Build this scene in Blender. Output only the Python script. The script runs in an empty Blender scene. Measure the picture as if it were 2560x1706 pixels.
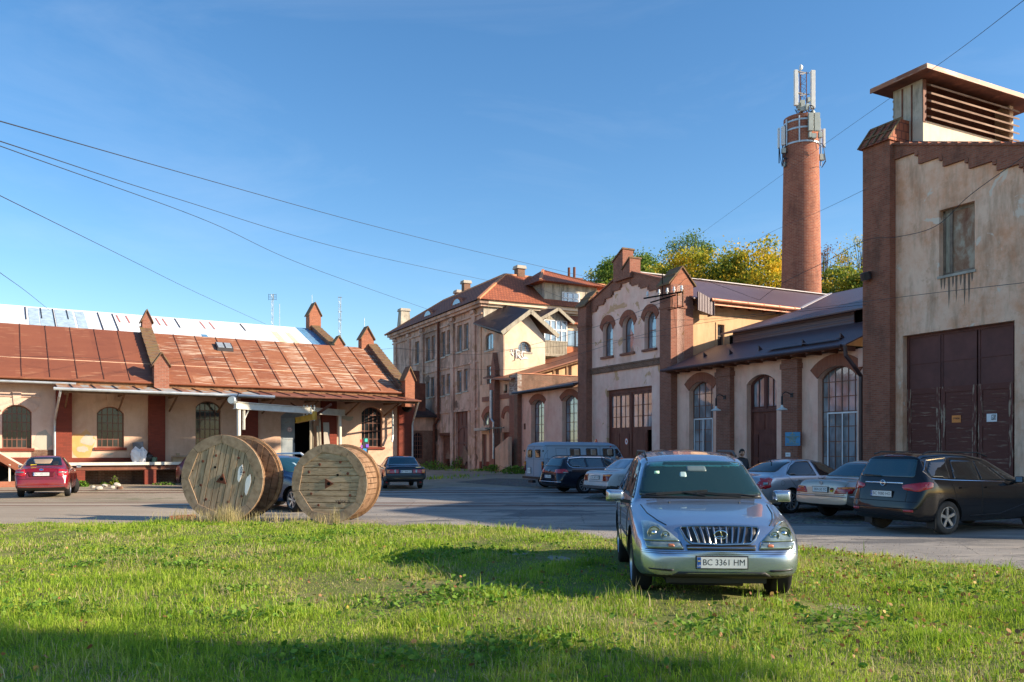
import bpy, bmesh, math, random
import numpy as np
from mathutils import Vector, Matrix
from mathutils.bvhtree import BVHTree
from mathutils.geometry import delaunay_2d_cdt
random.seed(11); RNG = np.random.default_rng(5)
R = math.radians; PI = math.pi
SC = bpy.context.scene; COL = SC.collection

# ---------------------------------------------------------------- camera, sky, sun, exposure
cam_d = bpy.data.cameras.new('camera'); cam = bpy.data.objects.new('camera', cam_d); COL.objects.link(cam)
cam.location = (0, 0, 1.70); cam.rotation_euler = (R(90), 0, 0)
cam_d.sensor_width = 36.0; cam_d.lens = 36.0*2066/2560; cam_d.shift_y = 273/2560
cam_d.clip_start = .1; cam_d.clip_end = 4000
SC.camera = cam
SUN_EL = R(22.5); SUN_AZ = R(102.5)          # azimuth clockwise from +Y
W = bpy.data.worlds.new('World'); SC.world = W; W.use_nodes = True
wn = W.node_tree; wn.nodes.clear()
_o = wn.nodes.new('ShaderNodeOutputWorld'); _b = wn.nodes.new('ShaderNodeBackground'); _s = wn.nodes.new('ShaderNodeTexSky')
_s.sky_type = 'NISHITA'; _s.sun_disc = False; _s.sun_elevation = SUN_EL; _s.sun_rotation = SUN_AZ
_s.air_density = 1.0; _s.dust_density = 0.5; _s.ozone_density = 2.2; _s.altitude = 250
_b.inputs['Strength'].default_value = 0.110
_h = wn.nodes.new('ShaderNodeHueSaturation'); _h.inputs['Saturation'].default_value = 1.24; wn.links.new(_s.outputs[0], _h.inputs['Color']); 
_tc = wn.nodes.new('ShaderNodeTexCoord'); _mp = wn.nodes.new('ShaderNodeMapping'); _mp.inputs['Scale'].default_value = (1.2, 2.5, 5.); _mp.inputs['Rotation'].default_value = (.3, .2, .9); _nz = wn.nodes.new('ShaderNodeTexNoise'); _nz.inputs['Scale'].default_value = 1.6; _nz.inputs['Detail'].default_value = 9; _nz.inputs['Roughness'].default_value = .62; _nz.inputs['Distortion'].default_value = .8
_rp = wn.nodes.new('ShaderNodeValToRGB'); _rp.color_ramp.elements[0].position = .50; _rp.color_ramp.elements[0].color = (0,0,0,1); _rp.color_ramp.elements[1].position = .85; _rp.color_ramp.elements[1].color = (.10,.10,.10,1)
_mx = wn.nodes.new('ShaderNodeMix'); _mx.data_type = 'RGBA'; _mx.inputs[7].default_value = (5.2, 5.6, 6.2, 1)      # faint cirrus
for _a, _c in ((_tc.outputs['Generated'], _mp.inputs[0]), (_mp.outputs[0], _nz.inputs[0]), (_nz.outputs[0], _rp.inputs[0]), (_rp.outputs[0], _mx.inputs[0]), (_h.outputs[0], _mx.inputs[6]), (_mx.outputs[2], _b.inputs[0])): wn.links.new(_a, _c); wn.links.new(_b.outputs[0], _o.inputs[0])
sl = bpy.data.lights.new('sun', 'SUN'); sl.energy = 4.8; sl.angle = R(.53); sl.color = (1.0, .84, .64)
sun = bpy.data.objects.new('sun', sl); COL.objects.link(sun)
sd = Vector((math.sin(SUN_AZ)*math.cos(SUN_EL), math.cos(SUN_AZ)*math.cos(SUN_EL), math.sin(SUN_EL)))
sun.rotation_euler = sd.to_track_quat('Z', 'Y').to_euler(); sun.location = (60, -20, 60)
SC.view_settings.view_transform = 'Standard'; SC.view_settings.look = 'None'
SC.view_settings.exposure = 1.0; SC.view_settings.gamma = 1.0

# ---------------------------------------------------------------- node helpers
class NT:
    def __init__(s, name, rough=.8, metal=0.0, spec=.5):
        s.m = bpy.data.materials.new(name); s.m.use_nodes = True; s.t = s.m.node_tree
        s.b = s.t.nodes['Principled BSDF']
        s.b.inputs['Roughness'].default_value = rough; s.b.inputs['Metallic'].default_value = metal
        s.b.inputs['Specular IOR Level'].default_value = spec
        s._co = None
    def n(s, ty, ins=None, **at):
        k = s.t.nodes.new(ty)
        for a, v in at.items(): setattr(k, a, v)
        for a, v in (ins or {}).items():
            if isinstance(v, bpy.types.NodeSocket): s.t.links.new(v, k.inputs[a])
            else: k.inputs[a].default_value = v
        return k
    def co(s, which='Object'):
        if s._co is None: s._co = s.n('ShaderNodeTexCoord')
        return s._co.outputs[which]
    def mp(s, vec, sc=(1,1,1), loc=(0,0,0), rot=(0,0,0)):
        return s.n('ShaderNodeMapping', {'Vector': vec, 'Scale': sc, 'Location': loc, 'Rotation': rot}).outputs[0]
    def noise(s, vec, scale=1., detail=4., rough=.55, dist=0.):
        return s.n('ShaderNodeTexNoise', {'Vector': vec, 'Scale': scale, 'Detail': detail, 'Roughness': rough, 'Distortion': dist}).outputs[0]
    def ramp(s, fac, stops, interp='LINEAR'):
        k = s.n('ShaderNodeValToRGB', {'Fac': fac}); k.color_ramp.interpolation = interp
        e = k.color_ramp.elements
        while len(e) < len(stops): e.new(.5)
        for i, (p, c) in enumerate(stops):
            e[i].position = p
            e[i].color = (c, c, c, 1) if isinstance(c, (int, float)) else (*c, 1)
        return k.outputs[0]
    def mix(s, fac, a, b, mode='MIX'):
        k = s.n('ShaderNodeMix', data_type='RGBA', blend_type=mode)
        def st(i, v):
            if isinstance(v, bpy.types.NodeSocket): s.t.links.new(v, k.inputs[i])
            elif isinstance(v, (int, float)): k.inputs[i].default_value = v
            else: k.inputs[i].default_value = (*v, 1)
        st(0, fac); st(6, a); st(7, b)
        return k.outputs[2]
    def mul(s, a, b, op='MULTIPLY'):
        k = s.n('ShaderNodeMath', operation=op)
        for i, v in enumerate((a, b)):
            if isinstance(v, bpy.types.NodeSocket): s.t.links.new(v, k.inputs[i])
            else: k.inputs[i].default_value = v
        return k.outputs[0]
    def col(s, c):
        if isinstance(c, bpy.types.NodeSocket): s.t.links.new(c, s.b.inputs['Base Color'])
        else: s.b.inputs['Base Color'].default_value = (*c, 1)
        return s
    def rough(s, v): s.t.links.new(v, s.b.inputs['Roughness']); return s
    def bump(s, h, strength=.3, dist=.02):
        k = s.n('ShaderNodeBump', {'Height': h, 'Strength': strength, 'Distance': dist})
        s.t.links.new(k.outputs[0], s.b.inputs['Normal']); return s

def plaster(name, base, light, dark, patch=None, pf=.6, stain=.5, seed=0.):
    t = NT(name, .9, spec=.2); o = t.mp(t.co(), loc=(seed, seed*1.7, seed*.3))
    c = t.ramp(t.noise(o, .55, 7, .66), [(.38, base), (.62, light)])
    c = t.mix(t.mul(t.ramp(t.noise(o, 2.4, 7, .72), [(.44, 0.), (.62, 1.)]), .5), c, light)
    c = t.mix(t.mul(t.ramp(t.noise(t.mp(o, loc=(3, 9, 1)), 1.4, 7, .75), [(.56, 0.), (.66, 1.)]), min(.8, stain*.8)), c, tuple((x+y)/2 for x, y in zip(base, dark)))
    st = t.noise(t.mp(o, (1.5, 1.5, .3)), 1., 6, .68)
    c = t.mix(t.mul(t.ramp(st, [(.47, 0.), (.68, 1.)]), stain), c, dark)
    big = t.noise(o, .33, 5, .65, .6)
    c = t.mix(t.mul(t.ramp(big, [(.55, 0.), (.68, 1.)]), stain*.7), c, dark)
    if patch:
        p = t.noise(t.mp(o, loc=(7, 3, 5)), .8, 7, .6, .8)
        c = t.mix(t.ramp(p, [(pf, 0.), (pf+.02, 1.)]), c, patch)
    t.col(c); t.bump(t.noise(o, 14, 6, .7), .25, .03)
    return t.m
def brick(name, c1, c2, mort, dark=(.07,.045,.035), stain=.5, bw=.27, rh=.08, var=.5, ms=.006):
    t = NT(name, .9, spec=.2); uv = t.co('UV')
    k = t.n('ShaderNodeTexBrick', {'Vector': uv, 'Color1': (*c1,1), 'Color2': (*c2,1), 'Mortar': (*mort,1), 'Scale': 1.0, 'Mortar Size': ms,
        'Mortar Smooth': .3, 'Bias': 0., 'Brick Width': bw, 'Row Height': rh})
    o = t.co()
    c = t.mix(t.mul(t.ramp(t.noise(o, 2.6, 6, .7), [(.35, 0.), (.75, 1.)]), var), k.outputs[0], c2)
    c = t.mix(t.mul(t.ramp(t.noise(t.mp(o, (1, 1, .4)), 1.1, 6, .7), [(.5, 0.), (.72, 1.)]), stain), c, dark)
    c = t.mix(t.mul(t.ramp(t.noise(o, 9, 3, .6), [(.55, 0.), (.8, 1.)]), .35), c, mort)
    t.col(c); t.bump(t.mul(t.mul(k.outputs[1], -1.), t.noise(o, 30, 2), 'ADD'), .5, .012)
    return t.m
def flat(name, c, rough=.6, metal=0., spec=.5, var=.15, sc=3., bump=0., coat=0.):
    t = NT(name, rough, metal, spec)
    d = tuple(x*(1-var) for x in c); l = tuple(min(1., x*(1+var)) for x in c)
    t.col(t.ramp(t.noise(t.co(), sc, 5, .6), [(.3, d), (.7, l)]))
    if coat: t.b.inputs['Coat Weight'].default_value = coat; t.b.inputs['Coat Roughness'].default_value = .03
    if bump: t.bump(t.noise(t.co(), sc*6, 4), bump, .01)
    return t.m
def paint(name, c, metal=.0, rough=.35, dirt=.12, coat=1.):
    if max(c) < .05: rough = .12
    t = NT(name, rough, metal); o = t.co()
    lum = max(c); dc = (.25, .22, .18) if lum > .2 else (.03+.4*lum, .028+.36*lum, .024+.33*lum); dirt *= 1. if lum > .2 else .4
    c2 = t.mix(t.mul(t.ramp(t.noise(o, 1.8, 6, .7), [(.4, 0.), (.8, 1.)]), dirt), c, dc)
    z = t.n('ShaderNodeSeparateXYZ', {'Vector': o}).outputs[2]
    c2 = t.mix(t.mul(t.ramp(t.mul(z, t.mul(t.noise(o, 5, 4), .2), 'ADD'), [(.28, 1.), (.6, 0.)]), .35), c2, (.22, .19, .15) if lum > .2 else (.022, .02, .018))
    t.col(c2)
    t.b.inputs['Coat Weight'].default_value = coat if lum > .2 else .45; t.b.inputs['Coat Roughness'].default_value = .03
    if lum < .05: t.b.inputs['Specular IOR Level'].default_value = .25
    return t.m
def glass(name, c=(.02,.03,.035), rough=.05, ior=1.9, var=0.):
    t = NT(name, rough, 0., .5); t.b.inputs['IOR'].default_value = ior
    if var:
        t.col(t.ramp(t.noise(t.mp(t.co(), (1.2, 1.2, .6)), 1.5, 2), [(.42, c), (.62, tuple(min(1, x*(1+var)) for x in c))]))
    else: t.col(c)
    t.bump(t.noise(t.co(), 2.2, 2), .04, .05)
    return t.m
def streaky(name, stops, sc=(.6, .6, 3.), s=1., rough=.6, metal=0., bump=.1, seed=0., uv=False):
    t = NT(name, rough, metal, .3); o = t.mp(t.co('UV' if uv else 'Object'), sc, (seed, seed, seed))
    t.col(t.ramp(t.noise(o, s, 7, .68, .3), stops)); t.bump(t.noise(o, s*3, 4), bump, .02)
    return t.m
def wood(name, c1, c2, dark, sc=(1., 1., 12.), uv=False, knots=True):
    t = NT(name, .85, 0., .2); co = t.co('UV' if uv else 'Object'); o = t.mp(co, sc)
    c = t.ramp(t.noise(o, 2., 6, .65, .4), [(.28, dark), (.45, c1), (.72, c2)])
    c = t.mix(t.mul(t.ramp(t.noise(co, .9, 4, .6), [(.4, 0.), (.75, 1.)]), .5), c, tuple(x*.55 for x in c1))
    if knots:
        v = t.n('ShaderNodeTexVoronoi', {'Vector': co, 'Scale': 2.3, 'Randomness': 1.}).outputs['Distance']
        c = t.mix(t.ramp(v, [(.035, 1.), (.075, 0.)]), c, tuple(x*.4 for x in dark))
    t.col(c); t.bump(t.noise(o, 5., 5), .3, .01)
    return t.m

M = {}
M['p_ware'] = plaster('plaster_tan', (.58,.36,.25), (.70,.48,.35), (.38,.24,.16), (.40,.36,.27), .66, .35, 2.)
M['p_ware_pink'] = plaster('plaster_pink', (.62,.42,.32), (.72,.53,.42), (.42,.30,.22), (.52,.45,.30), .7, .35, 9.)
M['p_hall'] = plaster('plaster_hall', (.82,.45,.34), (.92,.60,.47), (.40,.26,.17), None, .6, .35, 1.)
M['p_gable'] = plaster('plaster_gable', (.84,.48,.38), (.94,.66,.55), (.44,.27,.17), (.64,.38,.22), .60, .3, 4.)
M['p_gable_side'] = plaster('plaster_ochre', (.64,.39,.21), (.70,.46,.27), (.34,.23,.14), None, .6, .45, 3.)
M['p_tower'] = plaster('plaster_weathered', (.76,.38,.22), (.90,.62,.45), (.30,.17,.10), (.76,.62,.50), .60, .6, 6.)
M['p_tall'] = plaster('plaster_old', (.50,.29,.21), (.66,.44,.34), (.17,.115,.09), (.44,.27,.18), .58, .95, 8.)
M['p_tall_low'] = plaster('plaster_old_pink', (.60,.36,.24), (.72,.48,.34), (.24,.17,.13), (.45,.38,.3), .62, .6, 5.)
M['p_cream'] = plaster('plaster_cream', (.70,.51,.35), (.80,.64,.48), (.42,.34,.24), None, .6, .35, 3.)
M['p_grey'] = plaster('plaster_grey', (.42,.36,.28), (.58,.52,.42), (.14,.13,.11), None, .6, .9, 3.)
M['brick'] = brick('brick_red', (.31,.12,.075), (.22,.08,.055), (.27,.18,.13), ms=.010)
M['brick_paint'] = brick('brick_painted', (.25,.055,.035), (.19,.045,.03), (.15,.05,.035), stain=.35, var=.5)
M['brick_hall'] = brick('brick_hall', (.34,.13,.085), (.24,.09,.06), (.31,.22,.17), stain=.55, var=.6, ms=.011)
M['brick_tower'] = brick('brick_tower', (.38,.14,.085), (.27,.09,.055), (.27,.19,.14), stain=.65, var=.6, ms=.011)
M['brick_bright'] = brick('brick_warm', (.42,.16,.09), (.32,.12,.07), (.36,.24,.17), stain=.3)  # brighter, warmer red brick with little staining
M['brick_ruin'] = brick('brick_ruin', (.26,.12,.08), (.17,.09,.06), (.34,.28,.21), stain=.8, var=.8, ms=.012)
M['brick_chim'] = brick('brick_chimney', (.42,.15,.085), (.27,.085,.055), (.42,.28,.20), dark=(.13,.06,.045), stain=.7, var=.7, bw=.42, rh=.13, ms=.018)
M['brick_arch'] = brick('brick_arch', (.36,.13,.075), (.28,.095,.06), (.28,.17,.12), stain=.25, bw=.09, rh=.5)
def rustroof(name, c1, c2, pale, pth, seed):
    t = NT(name, .55, 0, .35); uv = t.mp(t.co('UV'), (1,1,1), (seed, 0, 0))
    k = t.n('ShaderNodeTexBrick', {'Vector': uv, 'Color1': (*c1,1), 'Color2': (*c2,1), 'Mortar': (*c1,1), 'Scale': 1., 'Mortar Size': 0., 'Bias': 0., 'Brick Width': 1.18, 'Row Height': 2.35}, offset=.0)
    c = t.mix(t.ramp(t.noise(t.mp(uv, (.5, 1.4, 1)), 1.3, 7, .65, .3), [(.35, 0.), (.68, .75)]), k.outputs[0], c2)
    k2 = t.n('ShaderNodeTexBrick', {'Vector': uv, 'Color1': (0,0,0,1), 'Color2': (.13,.13,.13,1), 'Mortar': (0,0,0,1), 'Scale': 1., 'Mortar Size': 0., 'Bias': 0., 'Brick Width': 1.18, 'Row Height': 1.17}, offset=.0)
    f = t.mul(t.noise(t.mp(uv, (.75, 7., 1)), 1.1, 6, .6, .25), k2.outputs[0], 'ADD')
    c = t.mix(t.ramp(f, [(pth, 0.), (pth+.10, .8)]), c, pale)
    c = t.mix(t.ramp(t.noise(uv, 6, 5, .7), [(.55, 0.), (.8, .5)]), c, (.12,.045,.03))
    t.col(c); t.bump(t.noise(uv, 3, 5), .15, .02); return t.m
M['rust'] = rustroof('rusty_sheet', (.19,.062,.033), (.25,.085,.043), (.40,.20,.11), .66, 0.)
M['rust_pale'] = rustroof('rusty_sheet_worn', (.21,.068,.034), (.36,.145,.068), (.60,.46,.34), .60, 3.7)
M['rust_dark'] = streaky('rusty_dark', [(.3,(.08,.035,.025)),(.55,(.17,.065,.04)),(.75,(.30,.13,.08))], (1,1,1), 1.5, .7)
M['galv'] = streaky('galvanised_rusting', [(.35,(.45,.50,.48)),(.47,(.52,.54,.50)),(.52,(.55,.27,.10)),(.66,(.42,.14,.05))], (.9,.5,1), 1., .45, .3, uv=True, seed=6.)
M['galv_clean'] = flat('galvanised', (.50,.54,.55), .4, .5, var=.2)
M['whiteroof'] = streaky('white_sheet_roof', [(.3,(.55,.63,.68)),(.45,(.80,.82,.83)),(.66,(.88,.88,.86)),(.70,(.62,.66,.40)),(.73,(.86,.86,.84))], (.25,1.,1.), .5, .4, bump=.1, uv=True, seed=14.)
M['blue_sheet'] = flat('blue_sheet', (.12,.28,.45), .4, var=.3)
M['purple'] = None
t = NT('brown_profiled_sheet', .42, .0, .5); _w = t.n('ShaderNodeTexWave', {'Vector': t.co('UV'), 'Scale': 1.6, 'Distortion': 0.}, wave_type='BANDS', bands_direction='X').outputs[0]
t.col(t.mix(t.mul(t.noise(t.co(), .7, 5), .6), (.095,.058,.066), (.16,.11,.115))); t.bump(_w, .6, .03); M['purple'] = t.m
t = NT('brown_profiled_sheet_side', .42, .0, .5); _w = t.n('ShaderNodeTexWave', {'Vector': t.co('UV'), 'Scale': 1.6, 'Distortion': 0.}, wave_type='BANDS', bands_direction='Y').outputs[0]
t.col(t.mix(t.mul(t.noise(t.co(), .7, 5), .6), (.10,.062,.07), (.17,.115,.12))); t.bump(_w, .6, .03); M['purple_y'] = t.m
t = NT('clay_tiles', .75, 0, .3)
_k = t.n('ShaderNodeTexBrick', {'Vector': t.co('UV'), 'Color1': (.42,.13,.06,1), 'Color2': (.30,.09,.045,1), 'Mortar': (.13,.045,.03,1), 'Scale': 1., 'Mortar Size': .03, 'Mortar Smooth': .5, 'Brick Width': .28, 'Row Height': .34})
t.col(t.mix(t.mul(t.ramp(t.noise(t.co(), 1.3, 6, .7), [(.4, 0.), (.8, 1.)]), .5), _k.outputs[0], (.20,.075,.05))); t.bump(t.mul(_k.outputs[1], -1.), .5, .03); M['tiles'] = t.m
M['tile_ridge'] = flat('ridge_tiles', (.58,.24,.11), .7, var=.3, sc=5)
M['mosstile'] = streaky('mossy_tiles', [(.3,(.10,.06,.04)),(.5,(.20,.12,.07)),(.65,(.16,.14,.06)),(.8,(.30,.17,.10))], (1,1,1), 3., .9, bump=.4)
M['darkroof'] = streaky('tarred_roof', [(.35,(.05,.032,.03)),(.55,(.09,.055,.048)),(.75,(.14,.08,.065))], (1,1,1), .8, .5, bump=.15)
M['darkmetal'] = flat('dark_metal', (.035,.03,.032), .5, .2)
M['bluemetal'] = flat('blue_grey_metal', (.05,.065,.09), .4, .3)
M['copper'] = flat('copper_gutter', (.50,.20,.11), .45, .2, var=.25)
M['brown_pipe'] = flat('brown_pipe', (.06,.03,.032), .4)
M['concrete'] = plaster('concrete', (.42,.38,.32), (.52,.48,.41), (.22,.19,.16), None, .6, .5, 2.)
M['gate'] = None
t = NT('peeling_brown_paint', .7, 0, .3); uvm = t.co('UV')
_p = t.noise(t.mp(uvm, (1.1, 9., 1.)), 1.1, 7, .62, 0.)
_c = t.mix(t.ramp(_p, [(.57, 0.), (.66, .75)]), (.14,.048,.036), (.36,.25,.18))
t.col(t.mix(t.mul(t.ramp(t.noise(uvm, 1.2, 4), [(.4, 0.), (.7, 1.)]), .5), _c, (.10,.036,.03))); t.bump(_p, .3, .01); M['gate'] = t.m
t = NT('peeling_brown_paint_upright', .7, 0, .3); uvm = t.co('UV')
_p = t.noise(t.mp(uvm, (11., 1.3, 1.)), 1.1, 7, .62, .3)
t.col(t.mix(t.ramp(_p, [(.53, 0.), (.58, 1.)]), (.14,.048,.036), (.38,.28,.20))); M['gate_v'] = t.m
M['door'] = streaky('brown_door', [(.35,(.09,.03,.024)),(.6,(.15,.05,.038)),(.78,(.26,.13,.09))], (3,3,.6), 1.4, .55)
M['door_red'] = streaky('red_brown_door', [(.35,(.12,.038,.026)),(.6,(.19,.062,.042)),(.8,(.28,.14,.10))], (3,3,.6), 1.4, .6)
M['mesh_brown'] = flat('brown_mesh_panel', (.13,.045,.036), .7, var=.25, sc=1.5)
M['win_brown'] = flat('brown_window_bars', (.17,.07,.045), .6)
M['win_wood'] = flat('old_wood_frame', (.22,.17,.13), .8, var=.4)
M['win_white'] = flat('white_frame', (.72,.74,.76), .5)
M['glass'] = glass('window_glass', (.012,.014,.016), .08, 1.45, 1.5)
M['glass_hall'] = glass('hall_window_glass', (.15,.17,.19), .05, 2.1, 1.2)
M['glass_sky'] = glass('upper_window_glass', (.11,.15,.19), .04, 2.6, 1.)  # pale blue base colour imitates sky reflected in the panes
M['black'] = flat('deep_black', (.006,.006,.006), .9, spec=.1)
M['greydoor'] = streaky('grey_steel_door', [(.35,(.22,.26,.29)),(.6,(.32,.36,.38)),(.72,(.30,.22,.17)),(.78,(.14,.06,.04))], (1.5,1.5,1.5), 1., .6)
M['whitesteel'] = streaky('white_painted_steel', [(.35,(.55,.52,.44)),(.6,(.72,.69,.60)),(.76,(.45,.30,.18))], (1,1,1), 1.2, .6)
M['yellow'] = flat('yellow_steel', (.55,.30,.03), .5, var=.3)
M['rustmetal'] = streaky('rusted_iron', [(.35,(.09,.03,.018)),(.6,(.16,.055,.03)),(.8,(.26,.12,.07))], (1,1,1), 4., .8)
M['frosted'] = flat('pale_blue_plastic', (.42,.54,.62), .35, var=.25)
M['paleyellow'] = flat('faded_yellow', (.68,.66,.42), .6, var=.3, sc=6)
M['slat'] = streaky('vent_slat_boards', [(.35,(.16,.09,.06)),(.6,(.30,.19,.13)),(.8,(.45,.34,.25))], (.6,3,3), 1.5, .8)
M['fadedred'] = flat('faded_red', (.50,.16,.13), .6, var=.2)
M['spool'] = wood('spool_planks', (.42,.295,.185), (.62,.465,.32), (.17,.115,.075), (7., 1.2, 7.), uv=True)
M['spool_edge'] = wood('spool_rim_wood', (.33,.235,.155), (.48,.36,.25), (.16,.11,.07), (3., 3., 3.), knots=False)
M['spool_warm'] = wood('spool_outer_wood', (.42,.24,.12), (.60,.40,.23), (.16,.08,.04), (2., 6., 2.), uv=True, knots=False)
M['spool_dark'] = wood('spool_inner_wood', (.24,.14,.08), (.38,.25,.16), (.05,.03,.022), (2., 6., 2.), uv=True)
M['sack'] = flat('white_sack', (.78,.78,.80), .7, var=.12)
M['binbag'] = flat('black_bag', (.012,.012,.014), .3)
M['cardboard'] = flat('cardboard', (.42,.29,.17), .9)
M['white'] = flat('white_paint', (.80,.80,.80), .5, var=.05)
M['offwhite'] = flat('antenna_shell', (.70,.71,.68), .5, var=.08)
M['greygreen'] = flat('antenna_box', (.40,.44,.40), .5, var=.1)
M['signblue'] = flat('sign_blue', (.05,.27,.48), .5, var=.1)
M['signtext'] = flat('sign_yellow_text', (.38,.36,.14), .6, var=.1)
M['orange'] = flat('orange_paper', (.80,.27,.07), .8, var=.1)
M['vest'] = flat('high_visibility_orange', (1., .16, .02), .7, var=.08)
M['ink'] = flat('ink', (.02,.02,.025), .7)
M['red'] = flat('red_paint', (.55,.03,.02), .5, var=.1)
M['bark'] = streaky('bark', [(.3,(.05,.04,.03)),(.7,(.14,.11,.08))], (4,4,1), 2., .9, bump=.4)
M['wire'] = flat('wire', (.03,.03,.035), .6)
M['weld'] = flat('pale_flashing', (.50,.46,.46), .5)
M['weath_wood'] = wood('weathered_boards', (.36,.32,.25), (.50,.46,.36), (.15,.12,.09), (9.,9.,1.), knots=False)
M['timber'] = wood('old_timber', (.20,.11,.06), (.32,.18,.10), (.07,.04,.03), (2.,2.,2.), knots=False)

# ---------------------------------------------------------------- mesh builder
def recalc(me):
    bm = bmesh.new(); bm.from_mesh(me); bmesh.ops.recalc_face_normals(bm, faces=bm.faces); bm.to_mesh(me); bm.free()
def box_uv(me):
    uv = me.uv_layers.new(name='UVMap') if not me.uv_layers else me.uv_layers[0]
    V = me.vertices
    for p in me.polygons:
        n = p.normal; ax = max(range(3), key=lambda i: abs(n[i])*(1.0 if i < 2 else .8))
        for li in p.loop_indices:
            c = V[me.loops[li].vertex_index].co
            uv.data[li].uv = (c.y, c.z) if ax == 0 else ((c.x, c.z) if ax == 1 else (c.x, c.y))
class MB:
    def __init__(s, tf=None): s.v = []; s.f = []; s.tf = tf
    def add(s, vs, fs):
        o = len(s.v); s.v += [tuple(s.tf(*p)) if s.tf else tuple(p) for p in vs]; s.f += [[i+o for i in f] for f in fs]; return s
    def box(s, x0, x1, y0, y1, z0, z1):
        return s.add([(x0,y0,z0),(x1,y0,z0),(x1,y1,z0),(x0,y1,z0),(x0,y0,z1),(x1,y0,z1),(x1,y1,z1),(x0,y1,z1)],
            [(0,3,2,1),(4,5,6,7),(0,1,5,4),(1,2,6,5),(2,3,7,6),(3,0,4,7)])
    def hexa(s, lo, hi):
        n = len(lo); return s.add(list(lo)+list(hi), [list(range(n))[::-1], list(range(n, 2*n))]+[(i,(i+1)%n,n+(i+1)%n,n+i) for i in range(n)])
    def prism(s, poly, ax, d0, d1):
        f = {'x': lambda p, d: (d, p[0], p[1]), 'y': lambda p, d: (p[0], d, p[1]), 'z': lambda p, d: (p[0], p[1], d)}[ax]
        return s.hexa([f(p, d0) for p in poly], [f(p, d1) for p in poly])
    def slab(s, pts, th, down=True):
        d = Vector((0,0,-th if down else th)); return s.hexa([Vector(p)+d for p in pts], [Vector(p) for p in pts])
    def bar(s, p, q, w, h=None, up=(0,0,1)):
        p = Vector(p); q = Vector(q); h = h or w; d = (q-p).normalized(); u = Vector(up)
        if abs(d.dot(u)) > .98: u = Vector((1,0,0))
        x = d.cross(u).normalized()*w/2; y = x.cross(d).normalized()*h/2
        return s.hexa([p-x-y, p+x-y, p+x+y, p-x+y], [q-x-y, q+x-y, q+x+y, q-x+y])
    def tube(s, pts, r, n=8, cap=True):
        pts = [Vector(p) for p in pts]; rs = r if isinstance(r, (list, tuple)) else [r]*len(pts)
        o = len(s.v); vs = []; fs = []; px = None
        for i, p in enumerate(pts):
            d = (pts[min(i+1, len(pts)-1)]-pts[max(i-1, 0)]).normalized()
            if px is None:
                u = Vector((0,0,1)) if abs(d.z) < .9 else Vector((1,0,0)); px = d.cross(u).normalized()
            else: px = (px-d*px.dot(d)).normalized()
            py = d.cross(px)
            for k in range(n):
                a = 2*PI*k/n; vs.append(p+px*math.cos(a)*rs[i]+py*math.sin(a)*rs[i])
        m = len(pts)
        for i in range(m-1):
            for k in range(n): fs.append((i*n+k, i*n+(k+1)%n, (i+1)*n+(k+1)%n, (i+1)*n+k))
        if cap: fs.append(list(range(n))[::-1]); fs.append([(m-1)*n+k for k in range(n)])
        return s.add(vs, fs)
    def lathe(s, prof, c=(0,0,0), ax='z', n=24, cap=True, sq=(1,1)):
        vs = []; fs = []; m = len(prof)
        for (r, h) in prof:
            for k in range(n):
                a = 2*PI*k/n; x, y = r*math.cos(a)*sq[0], r*math.sin(a)*sq[1]
                vs.append({'z': (c[0]+x, c[1]+y, c[2]+h), 'y': (c[0]+x, c[1]+h, c[2]+y), 'x': (c[0]+h, c[1]+x, c[2]+y)}[ax])
        for i in range(m-1):
            for k in range(n): fs.append((i*n+k, i*n+(k+1)%n, (i+1)*n+(k+1)%n, (i+1)*n+k))
        if cap: fs.append(list(range(n))[::-1]); fs.append([(m-1)*n+k for k in range(n)])
        return s.add(vs, fs)
    def mesh(s, name='m', org=(0,0,0)):
        me = bpy.data.meshes.new(name); o = Vector(org)
        me.from_pydata([tuple(Vector(p)-o) for p in s.v], [], s.f); me.validate(); recalc(me); return me
    def build(s, name, mat, parent=None, org=(0,0,0), smooth=False, cut=None, bevel=0.):
        me = s.mesh(name, org)
        if cut is not None and cut.v: me = boolean(me, cut.mesh('c', org))
        if bevel:
            bm = bmesh.new(); bm.from_mesh(me)
            bmesh.ops.bevel(bm, geom=[e for e in bm.edges], offset=bevel, segments=2, affect='EDGES', clamp_overlap=True); bm.to_mesh(me); bm.free()
        return link(name, me, mat, parent, smooth)
def link(name, me, mat, parent=None, smooth=False, uv=True):
    if uv: box_uv(me)
    me.materials.clear(); me.materials.append(mat)
    if smooth:
        for p in me.polygons: p.use_smooth = True
        try: me.set_sharp_from_angle(angle=R(40))
        except Exception: pass
    me.name = name
    o = bpy.data.objects.new(name, me); COL.objects.link(o); o.parent = parent
    return o
def boolean(me, cm):
    a = bpy.data.objects.new('a', me); b = bpy.data.objects.new('b', cm); COL.objects.link(a); COL.objects.link(b)
    md = a.modifiers.new('x', 'BOOLEAN'); md.operation = 'DIFFERENCE'; md.solver = 'EXACT'; md.object = b
    dg = bpy.context.evaluated_depsgraph_get(); dg.update()
    r = bpy.data.meshes.new_from_object(a.evaluated_get(dg))
    bpy.data.objects.remove(a); bpy.data.objects.remove(b); bpy.data.meshes.remove(cm)
    return r
def evalmesh(o):
    bpy.context.view_layer.update(); dg = bpy.context.evaluated_depsgraph_get(); dg.update()
    return bpy.data.meshes.new_from_object(o.evaluated_get(dg))
def tag(o, label=None, cat=None, group=None, kind=None):
    if label: o['label'] = label
    if cat: o['category'] = cat
    if group: o['group'] = group
    if kind: o['kind'] = kind
    return o
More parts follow.
